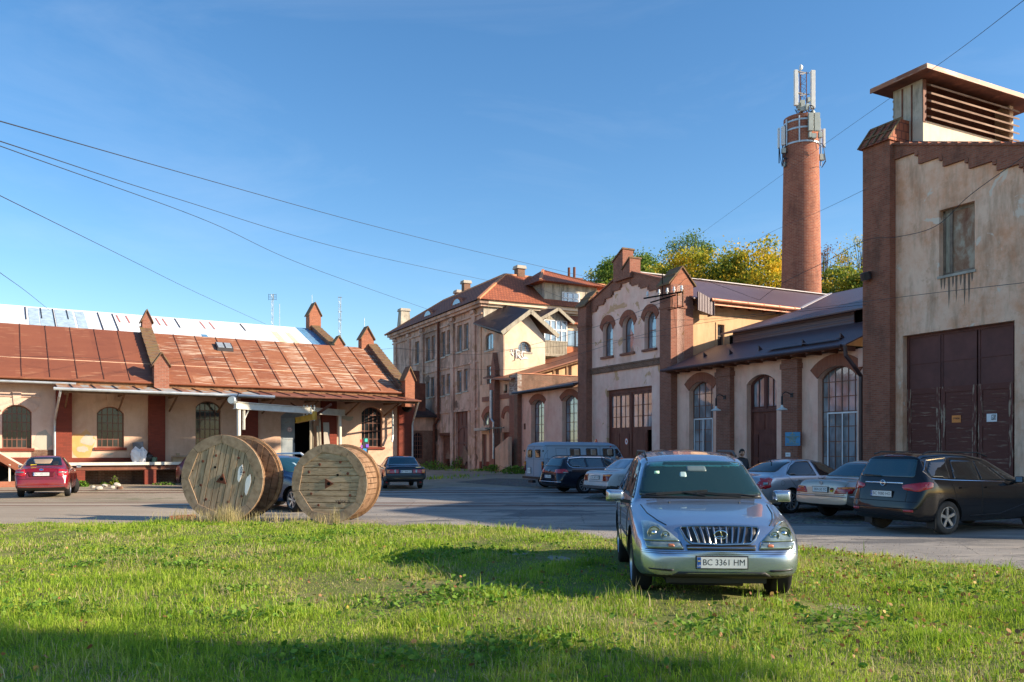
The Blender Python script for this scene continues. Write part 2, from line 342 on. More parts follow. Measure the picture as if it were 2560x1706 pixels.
def thing(name, label, cat, loc=(0,0,0), rz=0., group=None):
    o = bpy.data.objects.new(name, None); COL.objects.link(o); o.location = loc; o.rotation_euler = (0,0,rz); o.empty_display_size = .3
    return tag(o, label, cat, group)
def copy_tree(o, parent=None):
    c = o.copy(); COL.objects.link(c); c.parent = parent
    for ch in list(o.children): copy_tree(ch, c)
    return c
_tcache = {}
def text_mesh(s, size, depth=.004, width=None, bold=0.):
    cu = bpy.data.curves.new('t', 'FONT'); cu.body = s; cu.size = size; cu.extrude = depth/2; cu.align_x = 'CENTER'; cu.align_y = 'CENTER'; cu.offset = bold
    cu.resolution_u = 3
    o = bpy.data.objects.new('t', cu); COL.objects.link(o); me = evalmesh(o); bpy.data.objects.remove(o)
    if width and len(me.vertices):
        xs = [v.co.x for v in me.vertices]; k = width/(max(xs)-min(xs)); cx = (max(xs)+min(xs))/2
        for v in me.vertices: v.co.x = (v.co.x-cx)*k
    return me
def text_obj(s, size, mat, parent, mtx, name='lettering', width=None, depth=.004, bold=0.):
    me = text_mesh(s, size, depth, width, bold); me.transform(mtx)
    return link(name, me, mat, parent, uv=False)

# ---------------------------------------------------------------- frames (rotated plan grids of the two building groups)
class Frame:
    def __init__(s, deg): s.an = R(deg); s.c = math.cos(s.an); s.s = math.sin(s.an)
    def w(s, a, b, z=0.): return Vector((a*s.c-b*s.s, a*s.s+b*s.c, z))
    def B(s, px, a): r = (px-1280)/2066; return a*(s.c-r*s.s)/(s.s+r*s.c)
    def A(s, px, b): r = (px-1280)/2066; return b*(s.s+r*s.c)/(s.c-r*s.s)
    def Z(s, py, a, b): return 1.7+(1126-py)*(a*s.s+b*s.c)/2066
G = Frame(27.0); H = Frame(31.7)
class Bld:
    def __init__(s, fr, name, label, cat, a0, b0, group=None, z0=0.):
        s.fr = fr; s.org = (a0, b0, z0); s.t = thing(name, label, cat, fr.w(a0, b0, z0), fr.an, group)
    def part(s, name, mb, mat, parent=None, **k): return mb.build(name, mat, parent or s.t, s.org, **k)
def fa(pos): return lambda x, d, z: (pos-d, x, z)     # wall in plane a = pos, facing -a ; x runs along b, d outwards
def fb(pos): return lambda x, d, z: (x, pos-d, z)     # wall in plane b = pos, facing -b ; x runs along a
def arch(x0, x1, z0, z1, rise, n=10):
    p = [(x0, z0), (x1, z0)]
    if rise <= 0: return p+[(x1, z1), (x0, z1)]
    w = (x1-x0)/2; rr = (w*w+rise*rise)/(2*rise); zc = z1-rr; cx = (x0+x1)/2; a = math.asin(min(1, w/rr))
    if rise >= w: rr = w; zc = z1-w; a = PI/2
    return p+[(cx+rr*math.sin(a-2*a*i/n), zc+rr*math.cos(a-2*a*i/n)) for i in range(n+1)]
def ztop(x, x0, x1, z1, rise):
    if rise <= 0: return z1
    w = (x1-x0)/2; rr = w if rise >= w else (w*w+rise*rise)/(2*rise); dx = x-(x0+x1)/2
    return z1-rr+math.sqrt(max(0, rr*rr-dx*dx))
def ring(mb, inner, outer, d0, d1):
    n = len(inner)
    for i in range(n-1):
        q = [inner[i], inner[i+1], outer[i+1], outer[i]]
        mb.hexa([(p[0], d0, p[1]) for p in q], [(p[0], d1, p[1]) for p in q])
def window(B, tf, x0, x1, z0, z1, rise=0., rec=.2, cols=4, rows=6, bw=.035, fm='win_brown', gm='glass', sill=None, sm=None, headm=None, hw=.28, name='window', white=None, parent=None):
    x0, x1 = min(x0, x1), max(x0, x1)
    f = MB(tf); out = arch(x0, x1, z0, z1, rise); o = [(p[0], p[1]) for p in out]
    fw = bw*1.5; inn = arch(x0+fw, x1-fw, z0+fw, z1-fw, max(0, rise*(x1-x0-2*fw)/(x1-x0)) if rise else 0)
    ring(f, inn+[inn[0]], o+[o[0]], -rec-.03, -rec+.03)
    for i in range(1, cols):
        x = x0+(x1-x0)*i/cols; b = bw*(1.3 if (cols % 2 == 0 and i == cols//2) else 1)
        f.box(x-b/2, x+b/2, -rec-.02, -rec+.022, z0+fw, ztop(x, x0+fw, x1-fw, z1-fw, rise)+.01)
    for j in range(1, rows):
        z = z0+(z1-z0)*j/rows; xa, xb = x0+fw, x1-fw
        if rise and z > z1-rise:
            w = (x1-x0)/2; rr = w if rise >= w else (w*w+rise*rise)/(2*rise); h = z-(z1-rr); hx = math.sqrt(max(0, rr*rr-h*h)); cx = (x0+x1)/2; xa = max(xa, cx-hx+fw*.6); xb = min(xb, cx+hx-fw*.6)
        if xb > xa: f.box(xa, xb, -rec-.018, -rec+.018, z-bw/2, z+bw/2)
    fo = B.part(name, f, M[fm], parent)
    g = MB(tf); g.prism([(p[0], p[1]) for p in inn], 'y', -rec-.012, -rec-.004); B.part('pane', g, M[gm], fo)
    if white:
        xa, xb = x0+(x1-x0)*white[0], x0+(x1-x0)*white[1]; zt = z0+(z1-z0)*white[2]; g = MB(tf)
        for x in (xa, (xa+xb)/2, xb): g.box(x-.03, x+.03, -rec+.024, -rec+.05, z0+.02, zt)
        g.box(xa-.03, xb+.03, -rec+.026, -rec+.052, zt, zt+.07); B.part('inner_frame', g, M['win_white'], fo)
    if sill:
        g = MB(tf); g.box(x0-.12, x1+.12, -rec, sill, z0-.14, z0-.003); B.part('sill', g, M[sm or 'brick_paint'], fo)
    if headm:
        g = MB(tf); o2 = arch(x0-hw*.75, x1+hw*.75, z0, z1+hw, rise+hw*.25); ring(g, out[2:], o2[2:], .004, .05); B.part('brick_arch', g, M[headm], fo)
    return fo, arch(x0, x1, z0, z1, rise)
def cutter(tf, polys, d0=-1., d1=.6):
    c = MB(tf)
    for p in polys: c.prism(p, 'y', d0, d1)
    return c
# ---------------------------------------------------------------- ground, yard, lawn
def ginv(px, py): Y = 1.7*2066/(py-1126); return ((px-1280)/2066*Y, Y)
def sheet(name, poly, z, mat, th=.3, kind='structure'):
    m = MB(); m.prism(poly, 'z', z-th, z); o = m.build(name, mat); tag(o, kind=kind); return o
t = NT('yard_dirt', .95, 0, .15); o_ = t.co()
c_ = t.ramp(t.noise(o_, .25, 8, .65), [(.3,(.27,.22,.16)),(.55,(.38,.31,.23)),(.75,(.45,.38,.29))])
c_ = t.mix(t.mul(t.ramp(t.noise(o_, .5, 6, .7), [(.52,0.),(.66,1.)]), .7), c_, (.085,.10,.035))
t.col(c_); t.bump(t.noise(o_, 8, 6, .7), .6, .05); M['dirt'] = t.m
t = NT('yard_asphalt', .8, 0, .3); o_ = t.co()
c_ = t.ramp(t.noise(o_, .35, 8, .65, .4), [(.35,(.17,.16,.145)),(.5,(.25,.23,.205)),(.62,(.34,.31,.27))])
c_ = t.mix(t.mul(t.ramp(t.noise(t.mp(o_, (.25, 1.6, 1)), .9, 6, .7, .5), [(.5,0.),(.60,1.)]), .8), c_, (.40,.35,.29))
c_ = t.mix(t.ramp(t.noise(t.mp(o_, (.4, 1., 1), loc=(4,4,0)), .55, 5, .6), [(.56,0.),(.58,1.)]), c_, (.13,.125,.12))
v_ = t.n('ShaderNodeTexVoronoi', {'Vector': t.mp(o_, (1, 1, 0)), 'Scale': .55, 'Randomness': 1.}, feature='DISTANCE_TO_EDGE').outputs[0]
vd_ = t.mul(v_, t.mul(t.noise(o_, 3, 4), .05), 'ADD')
c_ = t.mix(t.mul(t.ramp(vd_, [(.024,1.),(.034,0.)]), .6), c_, (.05,.048,.045))
c_ = t.mix(t.mul(t.ramp(t.noise(o_, 22, 4, .7), [(.45,0.),(.8,1.)]), .4), c_, (.34,.32,.29))
t.col(c_); t.bump(t.mul(t.noise(o_, 2.5, 7, .7), t.noise(o_, 35, 3), 'ADD'), .45, .03); M['asphalt'] = t.m
t = NT('yard_concrete', .9, 0, .2); o_ = t.co()
c_ = t.ramp(t.noise(t.mp(o_, (.3, 1, 1)), .6, 8, .65), [(.35,(.30,.245,.18)),(.65,(.42,.355,.275))])
c_ = t.mix(t.mul(t.ramp(t.noise(o_, 18, 4, .7), [(.5,0.),(.8,1.)]), .4), c_, (.45,.42,.36))
t.col(c_); t.bump(t.noise(o_, 20, 5), .3, .01); M['yconc'] = t.m
t = NT('cobbles', .85, 0, .3); o_ = t.co()
v_ = t.n('ShaderNodeTexVoronoi', {'Vector': t.mp(o_, (1, 1, 0)), 'Scale': 5.5, 'Randomness': .75}, feature='DISTANCE_TO_EDGE').outputs[0]
vc_ = t.n('ShaderNodeTexVoronoi', {'Vector': t.mp(o_, (1, 1, 0)), 'Scale': 5.5, 'Randomness': .75}).outputs['Color']
c_ = t.mix(.35, t.ramp(t.noise(o_, 1.2, 5), [(.3,(.15,.14,.13)),(.7,(.25,.23,.20))]), vc_, 'MULTIPLY')
c_ = t.mix(t.ramp(v_, [(.02,1.),(.08,0.)]), c_, (.07,.06,.045))
t.col(c_); t.bump(t.ramp(v_, [(0.,0.),(.12,1.)]), .9, .03); M['cobble'] = t.m
t = NT('lawn_soil', .95, 0, .1); o_ = t.co()
c_ = t.ramp(t.noise(o_, 1.2, 7, .7), [(.35,(.13,.16,.04)),(.55,(.20,.20,.07)),(.72,(.30,.24,.13))])
t.col(c_); t.bump(t.noise(o_, 25, 5), .6, .03); M['soil'] = t.m

sheet('ground', [(-1500,-600),(1500,-600),(1500,2500),(-1500,2500)], 0., M['dirt'], 1.)
sheet('road', [(-8.6,12),(-2,12),(30,0),(60,0),(60,20),(14,32),(6,36.5),(-3,38.2),(-4.2,35.2),(-8.3,31),(-7.6,27),(-8.9,23)], .004, M['asphalt'])
sheet('pavement', [(-70,19.),(-7.4,19.),(-7.8,22),(-6.9,24.5),(-8.1,27.),(-70,27.6)], .008, M['yconc'])
sheet('kerb_line', [(-70,27.6),(-8.1,27.0),(-8.1,27.18),(-70,27.8)], .06, M['yconc'])
m = MB(); cp = [G.w(*p) for p in [(4,36),(28.,46),(28.6,56),(9,40)]]
sheet('cobbles', [(.3,38.5),(9.5,34.2),(17,31.5),(20,36),(-1,50),(-3,44)], .008, M['cobble'])
sheet('cobbled_verge', [(6.2,19.2),(12.5,18.2),(24,19),(24,31),(14,32),(3.2,31.6),(2.5,29.)], .010, M['cobble'])
for (y0, y1, z) in ((26.6, 26.35, .014), (25.15, 25.0, .014), (34.35, 34.7, .014), (32.7, 33.0, .014)):
    m = MB()
    for off in (0, .09):
        pts = [(-40+i*2.4, y0+(y1-y0)*i/20+.25*math.sin(i*.35)*0+off) for i in range(22)]
        for i in range(21): m.bar((pts[i][0], pts[i][1], .004), (pts[i+1][0], pts[i+1][1], .004), .045, .026)
    r = m.build('tram_rail', M['rustmetal']); tag(r, kind='structure')
# lawn: edge polygon measured on the ground
LAWN = [(-40,18.9),(-13,18.95),(-8.2,18.95),(-5.5,18.9),(-3.0,18.7),(-.7,17.8),(1.1,16.6),(2.0,15.7),(3.4,14.9),(4.8,14.0),(5.6,13.0),(7.0,11.3),(9.5,8.8),(15,4.5),(24,-4),(24,-12),(-40,-12)]
def gh(x, y):
    return .035+.025*np.sin(x*.9+1.3)*np.cos(y*.7)+.02*np.sin(x*2.3+y*1.7)+.012*np.sin(x*4.1-y*3.3)
def edge_y(x):
    xs = [p[0] for p in LAWN[:14]]; ys = [p[1] for p in LAWN[:14]]; return np.interp(x, xs, ys)
nx, ny = 160, 110; vs = []; fs = []
for i in range(nx+1):
    x = -40+64*i/nx; ye = float(edge_y(x))+.12*math.sin(x*3.1)+.07*math.sin(x*7.7)
    for j in range(ny+1):
        u = j/ny; y = ye-(ye+12)*u**1.3; h = float(gh(x, y))*min(1., u*14)
        vs.append((x, y, h+.01))
for i in range(nx):
    for j in range(ny): a = i*(ny+1)+j; fs.append((a, a+1, a+ny+2, a+ny+1))
me = bpy.data.meshes.new('lawn'); me.from_pydata(vs, [], fs); o = link('lawn', me, M['soil'], smooth=True); tag(o, kind='structure')

def leafmat(name, stops, trans=.25, rough=.6, patch=None, clump=None):
    t = NT(name, rough, 0, .3)
    rnd = t.n('ShaderNodeNewGeometry').outputs['Random Per Island']
    if clump:
        nz = t.ramp(t.noise(t.co(), clump[0], 4, .6), [(.33, 0.), (.67, 1.)]); rnd = t.mul(t.mul(rnd, 1-clump[1]), t.mul(nz, clump[1]), 'ADD')
    c = t.ramp(rnd, stops)
    if patch: c = t.mix(t.ramp(t.noise(t.co(), patch[0], 5, .6), [(patch[1], 0.), (patch[2], 1.)]), c, patch[3])
    t.col(c)
    tr = t.n('ShaderNodeBsdfTranslucent'); t.t.links.new(c, tr.inputs[0])
    mx = t.n('ShaderNodeMixShader', {'Fac': trans}); t.t.links.new(t.b.outputs[0], mx.inputs[1]); t.t.links.new(tr.outputs[0], mx.inputs[2])
    t.t.links.new(mx.outputs[0], t.t.nodes['Material Output'].inputs[0]); return t.m
M['grass'] = leafmat('grass_blades', [(0.,(.12,.22,.015)),(.3,(.22,.36,.025)),(.62,(.35,.49,.04)),(.82,(.48,.53,.09)),(1.,(.58,.52,.22))], .45, clump=(1.3, .5))
M['grass_dry'] = leafmat('dry_grass', [(0.,(.30,.27,.09)),(.5,(.50,.42,.20)),(1.,(.62,.53,.32))], .4)
M['weed'] = leafmat('weed_leaves', [(0.,(.07,.16,.015)),(.6,(.14,.28,.03)),(1.,(.25,.38,.05))], .35)
M['fallen'] = leafmat('fallen_leaves', [(0.,(.16,.07,.03)),(.5,(.32,.15,.06)),(.8,(.45,.26,.10)),(1.,(.55,.38,.08))], .15)

def np_mesh(name, V, F, mat, nvf):
    me = bpy.data.meshes.new(name); me.vertices.add(len(V)); me.vertices.foreach_set('co', V.astype(np.float32).ravel())
    tot = F.size; me.loops.add(tot); me.loops.foreach_set('vertex_index', F.astype(np.int32).ravel())
    n = len(F); me.polygons.add(n); me.polygons.foreach_set('loop_start', np.arange(0, tot, nvf, dtype=np.int32)); me.polygons.foreach_set('loop_total', np.full(n, nvf, np.int32))
    me.update(calc_edges=True); me.materials.append(mat); me.name = name
    o = bpy.data.objects.new(name, me); COL.objects.link(o); return o
def fbm(x, y, s, seed):
    r = np.random.default_rng(seed); v = 0
    for k in range(5):
        a = r.uniform(0, 6.28, 3); f = s*1.8**k
        v = v+np.sin(x*f*math.cos(a[0])+y*f*math.sin(a[0])+a[1])*np.cos(x*f*.8*math.sin(a[2])-y*f*.9*math.cos(a[2])+a[0])*.6**k
    return v
def blades(name, x, y, hgt, wid, mat, lean=.45, z0=None):
    n = len(x); a = RNG.uniform(0, 2*PI, n); la = RNG.uniform(0, 2*PI, n); ln = np.abs(RNG.normal(0, lean, n))*hgt
    z = gh(x, y) if z0 is None else z0
    dx, dy = np.cos(a)*wid/2, np.sin(a)*wid/2; lx, ly = np.cos(la)*ln, np.sin(la)*ln
    V = np.empty((n, 5, 3))
    V[:,0] = np.stack([x-dx, y-dy, z-.01], 1); V[:,1] = np.stack([x+dx, y+dy, z-.01], 1)
    mx, my, mz = x+lx*.35, y+ly*.35, z+hgt*.6
    V[:,2] = np.stack([mx+dx*.75, my+dy*.75, mz], 1); V[:,3] = np.stack([mx-dx*.75, my-dy*.75, mz], 1)
    V[:,4] = np.stack([x+lx, y+ly, z+hgt*(1-.25*np.minimum(1, ln/hgt))], 1)
    base = np.arange(n)[:,None]*5
    T = np.concatenate([base+np.array([0,1,2]), base+np.array([0,2,3]), base+np.array([3,2,4])], 0)
    return np_mesh(name, V.reshape(-1, 3), T, mat, 3)
def lawn_pts(dens, y0, y1, fr=.70):
    A = (y1*y1-y0*y0)*fr; n = int(A*dens)
    y = np.sqrt(RNG.uniform(y0*y0, y1*y1, n)); x = RNG.uniform(-1, 1, n)*y*fr
    ok = y < edge_y(x)-.02+.1*np.sin(x*5.); return x[ok], y[ok]
def bare(x, y):
    b = .55*(np.exp(-((x-1.62-.04*(y-10))/.16)**2)+np.exp(-((x-3.2-.04*(y-10))/.16)**2))*(y > 8.)+.5*np.exp(-((x-2.4)/.8)**2)*(y > 9)*(y < 13.6); b += np.exp(-(((x+.6)/1.3)**2+((y-9.9)/.45)**2)); b += .8*np.exp(-(((x-.9)/.8)**2+((y-7.9)/.3)**2)); b += .7*np.exp(-(((x+9)/1.2)**2+((y-16)/.6)**2)); return b
for q, (d, y0, y1, hs, ws) in enumerate([(3300, 5.4, 8.5, .095, .0075), (2000, 8.5, 12.5, .09, .009), (1250, 12.5, 21.2, .09, .012)]):
    x, y = lawn_pts(d, y0, y1); f = fbm(x, y, .9, 3); f2 = fbm(x, y, 3.2, 8)
    keep = RNG.uniform(0, 1, len(x)) < np.clip(1.-1.1*bare(x, y)-.25*(f2 < -.7), .03, 1); x, y, f, f2 = x[keep], y[keep], f[keep], f2[keep]
    tall = np.clip(f2-.25, 0, 1.2); right = np.clip((x-3.5)/4, 0, 1)
    h = hs*RNG.uniform(.3, 1.05, len(x))*(.84+.35*f+.9*tall+.6*right); h *= np.where(RNG.uniform(0, 1, len(x)) < .10, RNG.uniform(1.4, 2.4, len(x)), 1.); h = np.clip(h, .02, .32)
    h *= 1-.75*np.clip(bare(x, y), 0, 1)
    dry = RNG.uniform(0, 1, len(x)) < np.clip(.16+.26*fbm(x, y, 1.1, 21), .03, .7)
    g = ~dry
    o = blades('grass', x[g], y[g], h[g], ws*RNG.uniform(.6, 1.3, g.sum()), M['grass'], .8); tag(o, ['short green grass in the foreground', 'short green grass across the middle of the lawn', 'short green grass along the far edge of the lawn'][q], 'grass', kind='stuff')
    o = blades('dry_grass', x[dry], y[dry], h[dry]*1.05, ws*.8*RNG.uniform(.6, 1.3, dry.sum()), M['grass_dry'], .7); tag(o, ['straw coloured dry blades in the foreground grass', 'straw coloured dry blades in the middle of the lawn', 'straw coloured dry blades along the far edge of the lawn'][q], 'grass', kind='stuff')
x = RNG.uniform(-1, 1, 150000)*30; y = RNG.uniform(-2, 18.9, 150000); k = (y < edge_y(x)-.05) & (np.abs(x) > np.maximum(y*.69, 3.5)); x, y = x[k], y[k]
o = blades('grass', x, y, .10*RNG.uniform(.35, 1.1, len(x))*(1+.3*fbm(x, y, .9, 3)), np.full(len(x), .014), M['grass'], .7); tag(o, 'short green grass of the lawn beyond the left and right edges', 'grass', kind='stuff')
# low broad leaved weeds in clumps
cx, cy = [], []
def clump(n, x, y, r):
    n = int(n*.55)
    cx.extend(RNG.normal(x, r, n)); cy.extend(RNG.normal(y, r*.8, n))
for (px, py, n, r) in [(325,1395,260,.4),(470,1428,300,.3),(215,1424,120,.22),(760,1360,240,.5),(860,1345,240,.5),(600,1485,90,.16),(1190,1390,300,.6),(1060,1410,200,.4),(1230,1500,300,.4),(1080,1530,250,.4),(650,1560,120,.3),(120,1540,160,.3),(2100,1560,200,.4),(2400,1500,200,.4),(1800,1600,250,.4),(900,1680,300,.4),(1350,1640,300,.4),(2250,1450,200,.5)]:
    X, Y = ginv(px, py); clump(n, X, Y, r)
x = np.array(cx); y = np.array(cy)
x2, y2 = lawn_pts(14, 5.4, 18.5); k = fbm(x2, y2, 1.7, 33) > .2; x = np.concatenate([x, x2[k]]); y = np.concatenate([y, y2[k]])
n = len(x); k = 3; X = np.repeat(x, k)+RNG.normal(0, .02, n*k); Y = np.repeat(y, k)+RNG.normal(0, .02, n*k)
def leaves(name, X, Y, Z, size, mat, flatness=.5, squash=.6):
    n = len(X); d1 = RNG.normal(0, 1, (n, 3)); d1[:,2] *= flatness; d1 /= np.linalg.norm(d1, axis=1)[:,None]
    d2 = RNG.normal(0, 1, (n, 3)); d2[:,2] *= flatness; d2 -= d1*(d1*d2).sum(1)[:,None]; d2 /= np.linalg.norm(d2, axis=1)[:,None]
    P = np.stack([X, Y, Z], 1); s = (size if np.ndim(size) else np.full(n, size))[:,None]/2
    V = np.empty((n, 6, 3)); V[:,0] = P-d1*s; V[:,1] = P-d1*s*.35+d2*s*squash; V[:,2] = P+d1*s*.45+d2*s*squash*.8; V[:,3] = P+d1*s; V[:,4] = P+d1*s*.45-d2*s*squash*.8; V[:,5] = P-d1*s*.35-d2*s*squash
    return np_mesh(name, V.reshape(-1, 3), np.arange(n*6).reshape(n, 6), mat, 6)
o = leaves('weeds', X, Y, gh(X, Y)+RNG.uniform(.02, .11, n*k), RNG.uniform(.03, .075, n*k), M['weed'], .45); tag(o, 'low broad leaved weeds in dark clumps across the lawn', 'weeds', kind='stuff')
x, y = lawn_pts(60, 5.4, 15); k = RNG.uniform(0, 1, len(x)) < np.clip(.06+.9*np.exp(-((x-5.2)/2.4)**2)+.3*np.exp(-(((x+.6)/1.5)**2+((y-9.9)/.8)**2)), 0, 1); x, y = x[k], y[k]
o = leaves('fallen_leaves', x, y, gh(x, y)+RNG.uniform(.02, .09, len(x)), RNG.uniform(.025, .06, len(x)), M['fallen'], .5, .75); tag(o, 'brown fallen leaves scattered over the grass', 'fallen leaves', kind='stuff')
n = 9000; x = RNG.uniform(-13, 12, n); e_ = edge_y(x); y = e_+np.abs(RNG.normal(0, .55, n))*RNG.choice([1, 1, 4], n)-.1; s = RNG.uniform(.004, .013, n)[:,None]
oc = np.array([[1,0,0],[-1,0,0],[0,1,0],[0,-1,0],[0,0,.6],[0,0,-.6]]); V = (np.stack([x, y, np.full(n, .012)], 1)[:,None,:]+oc[None]*s[:,:,None]*RNG.uniform(.7, 1.3, (n, 6, 1))).reshape(-1, 3)
fc = np.array([[0,2,4],[2,1,4],[1,3,4],[3,0,4],[2,0,5],[1,2,5],[3,1,5],[0,3,5]]); F = (np.arange(n)[:,None,None]*6+fc[None]).reshape(-1, 3)
o = np_mesh('gravel', V, F, flat('gravel', (.25,.215,.175), .9, var=.4, sc=30), 3); tag(o, 'loose gravel and grit along the edge where lawn meets yard', 'gravel', kind='stuff')
# tall dry stalks round the reels
def tuft(name, label, X0, Y0, rx, ry, n, h, w=.012, mat='grass_dry', lean=.3, grp=None, z0=None):
    x = RNG.normal(X0, rx, n); y = RNG.normal(Y0, ry, n)
    o = blades(name, x, y, h*RNG.uniform(.4, 1.1, n), np.full(n, w), M[mat], lean, z0); o.location = (0,0,0); tag(o, label, 'grass', grp, kind='stuff'); return o
tuft('tall_grass', 'tall dry grass in front of the left cable reel', -6.9, 18.75, .5, .12, 420, .36, .008)
tuft('tall_grass', 'dense tuft of dry stems below the middle of the left reel', -6.45, 18.7, .14, .1, 160, .55, .008)
tuft('tall_grass', 'dry grass fringe between the two cable reels', -5.4, 19.0, .5, .15, 200, .28, .009)
tuft('tall_grass', 'thin straw stems in front of the right cable reel', -4.1, 18.5, .35, .08, 90, .32, .008)
tuft('tall_grass', 'pale standing straw tuft at the foot of the right reel', -3.95, 18.5, .05, .05, 50, .50, .009)
# ---------------------------------------------------------------- long warehouse on the left (frame H)
WB = 46.5; hA = lambda px, b=WB: H.A(px, b); hZ = lambda py, a, b=WB: H.Z(py, a, b)
def hrect(px0, px1, yt, yb, b=WB):
    a0, a1 = hA(px0, b), hA(px1, b); am = (a0+a1)/2; return a0, a1, hZ(yb, am, b), hZ(yt, am, b)
B = Bld(H, 'warehouse', 'long low warehouse with a rusty sheet roof, arched barred windows and red brick piers', 'warehouse', 10., WB)
tf = fb(WB)
wins = [hrect(5, 79, 1013, 1121), hrect(242, 310, 1017, 1119), hrect(489, 552, 1003, 1120), hrect(904, 956, 1018, 1118)]
dr = hrect(702, 784, 1026, 1152); dr = (dr[0], dr[1], 1.12, dr[3])
openings = []
for i, (x0, x1, z0, z1) in enumerate(wins):
    fo, op = window(B, tf, x0, x1, z0, z1, (x1-x0)*.28, .22, 5 if i else 6, 5, .035, 'win_brown', 'glass', sill=.1); openings.append(op)
dop = arch(dr[0], dr[1], dr[2], dr[3], .35); openings.append(dop)
xs = hA(141)
for (x0, x1, mt) in ((-16., xs, 'p_ware_pink'), (xs, 21.2, 'p_ware')):
    w = MB(tf); w.box(x0, x1, -.5, 0, 0, 5.1)
    ops = [o for o in openings if x0 < (o[0][0]+o[1][0])/2 < x1]
    B.part('wall', w, M[mt], cut=cutter(tf, ops))
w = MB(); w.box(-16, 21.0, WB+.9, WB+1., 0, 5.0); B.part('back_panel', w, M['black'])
w = MB(); w.box(-16, 21., 47.5, 63.5, 0, 6.3); B.part('body', w, M['p_ware'])
# rubble plaster and painted plinth
w = MB(tf); w.box(hA(80), hA(137), 0, .03, .9, 1.72); B.part('bare_patch', w, M['brick_ruin'])
w = MB(tf); w.box(-16, hA(138), .0, .05, 0., 1.35); w.box(hA(180), hA(370), .0, .04, 1.1, 1.32); B.part('plinth', w, M['brick_paint'])
rp_ = random.Random(2)
def stain(nm, cx_, cz_, w_, h_, mat, d_, seed):
    r_ = random.Random(seed); m = MB(tf); m.prism([(cx_+w_*math.cos(a)*r_.uniform(.7,1.15), cz_+h_*math.sin(a)*r_.uniform(.75,1.15)) for a in np.linspace(0, 2*PI, 15)[:-1]], 'y', -.01, d_); B.part(nm, m, mat)
och = plaster('plaster_ochre_patch', (.62,.33,.11), (.66,.42,.20), (.45,.30,.18), None, .6, .3, 7.); gry = plaster('plaster_grey_patch', (.40,.37,.30), (.50,.46,.38), (.3,.26,.2), None, .6, .3, 8.)
stain('bare_plaster_patch', hA(208), 1.95, .62, .78, och, .004, 1); stain('bare_plaster_patch', hA(220), 2.2, .33, .30, gry, .008, 2); stain('bare_plaster_patch', hA(207), 1.75, .28, .17, gry, .009, 3); stain('bare_plaster_patch', hA(108), 2.2, .45, .5, gry, .004, 4); stain('bare_plaster_patch', hA(268), 1.5, .3, .07, gry, .008, 5)
for (p0, p1) in ((139,179),(370,411),(602,642),(801,838),(993,1029)):
    w = MB(tf); w.box(hA(p0), hA(p1), .003, .28, 0, 4.95); w.box(hA(p0)-.04, hA(p1)+.04, .0, .33, 4.75, 4.98); B.part('brick_pier', w, M['brick_paint'])
for i, (x0, x1, z0, z1) in enumerate(wins[:2]):   # plaster hood moulds with keystones
    w = MB(tf); a0 = arch(x0-.02, x1+.02, z0, z1+.03, (x1-x0)*.28); a1 = arch(x0-.32, x1+.32, z0, z1+.36, (x1-x0)*.33); ring(w, a0[2:], a1[2:], .0, .055)
    xm = (x0+x1)/2; w.hexa([(xm-.13, 0, z1), (xm+.13, 0, z1), (xm+.13, .1, z1), (xm-.13, .1, z1)], [(xm-.19, 0, z1+.62), (xm+.19, 0, z1+.62), (xm+.19, .1, z1+.62), (xm-.19, .1, z1+.62)])
    B.part('hood_mould', w, M['p_ware_pink' if i == 0 else 'p_ware'])
for i, (x0, x1, z0, z1) in enumerate(wins[2:]):
    w = MB(tf); a0 = arch(x0-.02, x1+.02, z0, z1+.03, (x1-x0)*.28); a1 = arch(x0-.22, x1+.22, z0, z1+.24, (x1-x0)*.33); ring(w, a0[2:], a1[2:], .0, .03); B.part('hood_mould', w, M['p_ware'])
w = MB(tf); w.box(hA(0)-1, hA(100), 0., .06, 4.28, 4.36); B.part('string_course', w, M['p_ware_pink'])
# door: arched grey fanlight, shut left leaf, right leaf swung open
w = MB(tf); x0, x1, z0, z1 = dr; xm = x0+(x1-x0)*.44; w.prism(arch(x0+.02, x1-.02, z1-.42, z1-.01, .34), 'y', -.3, -.24); B.part('fanlight', w, M['greydoor'])
w = MB(tf); w.box(x0+.02, xm, -.18, -.12, z0, z1-.43); w.box(x0+.1, x0+.16, -.12, -.1, z0+.1, z1-.55); w.box(xm-.1, xm-.03, -.12, -.095, z0+.1, z1-.55); w.box(x0+.1, xm-.03, -.12, -.1, z0+1.2, z0+1.27)
dl = B.part('door_leaf', w, M['greydoor'])
w = MB(tf); w.lathe([(0.,0.),(.14,0.),(.14,.012),(0.,.012)], ((x0+xm)/2+.12, -.115, z0+1.75), 'y', 20, cap=False); sg = B.part('sign', w, M['offwhite'], dl)
w = MB(tf); w.lathe([(.11,.013),(.13,.013),(.13,.016),(.11,.016),(.11,.013)], ((x0+xm)/2+.12, -.115, z0+1.75), 'y', 20, cap=False); w.box((x0+xm)/2+.04, (x0+xm)/2+.20, -.1, -.097, z0+1.74, z0+1.76); w.box((x0+xm)/2+.112, (x0+xm)/2+.128, -.1, -.097, z0+1.66, z0+1.84); B.part('sign_mark', w, M['red'], dl)
w = MB(tf); w.box(xm-.06, xm-.02, -.12, -.06, z0+1.0, z0+1.25); B.part('handle', w, M['darkmetal'], dl)
w = MB(tf); w.bar((x1-.02, -.02, z0+1.3), (x1-.42, .62, z0+1.3), .05, 2.45, up=(0,0,1)); B.part('door_leaf', w, M['weath_wood'])
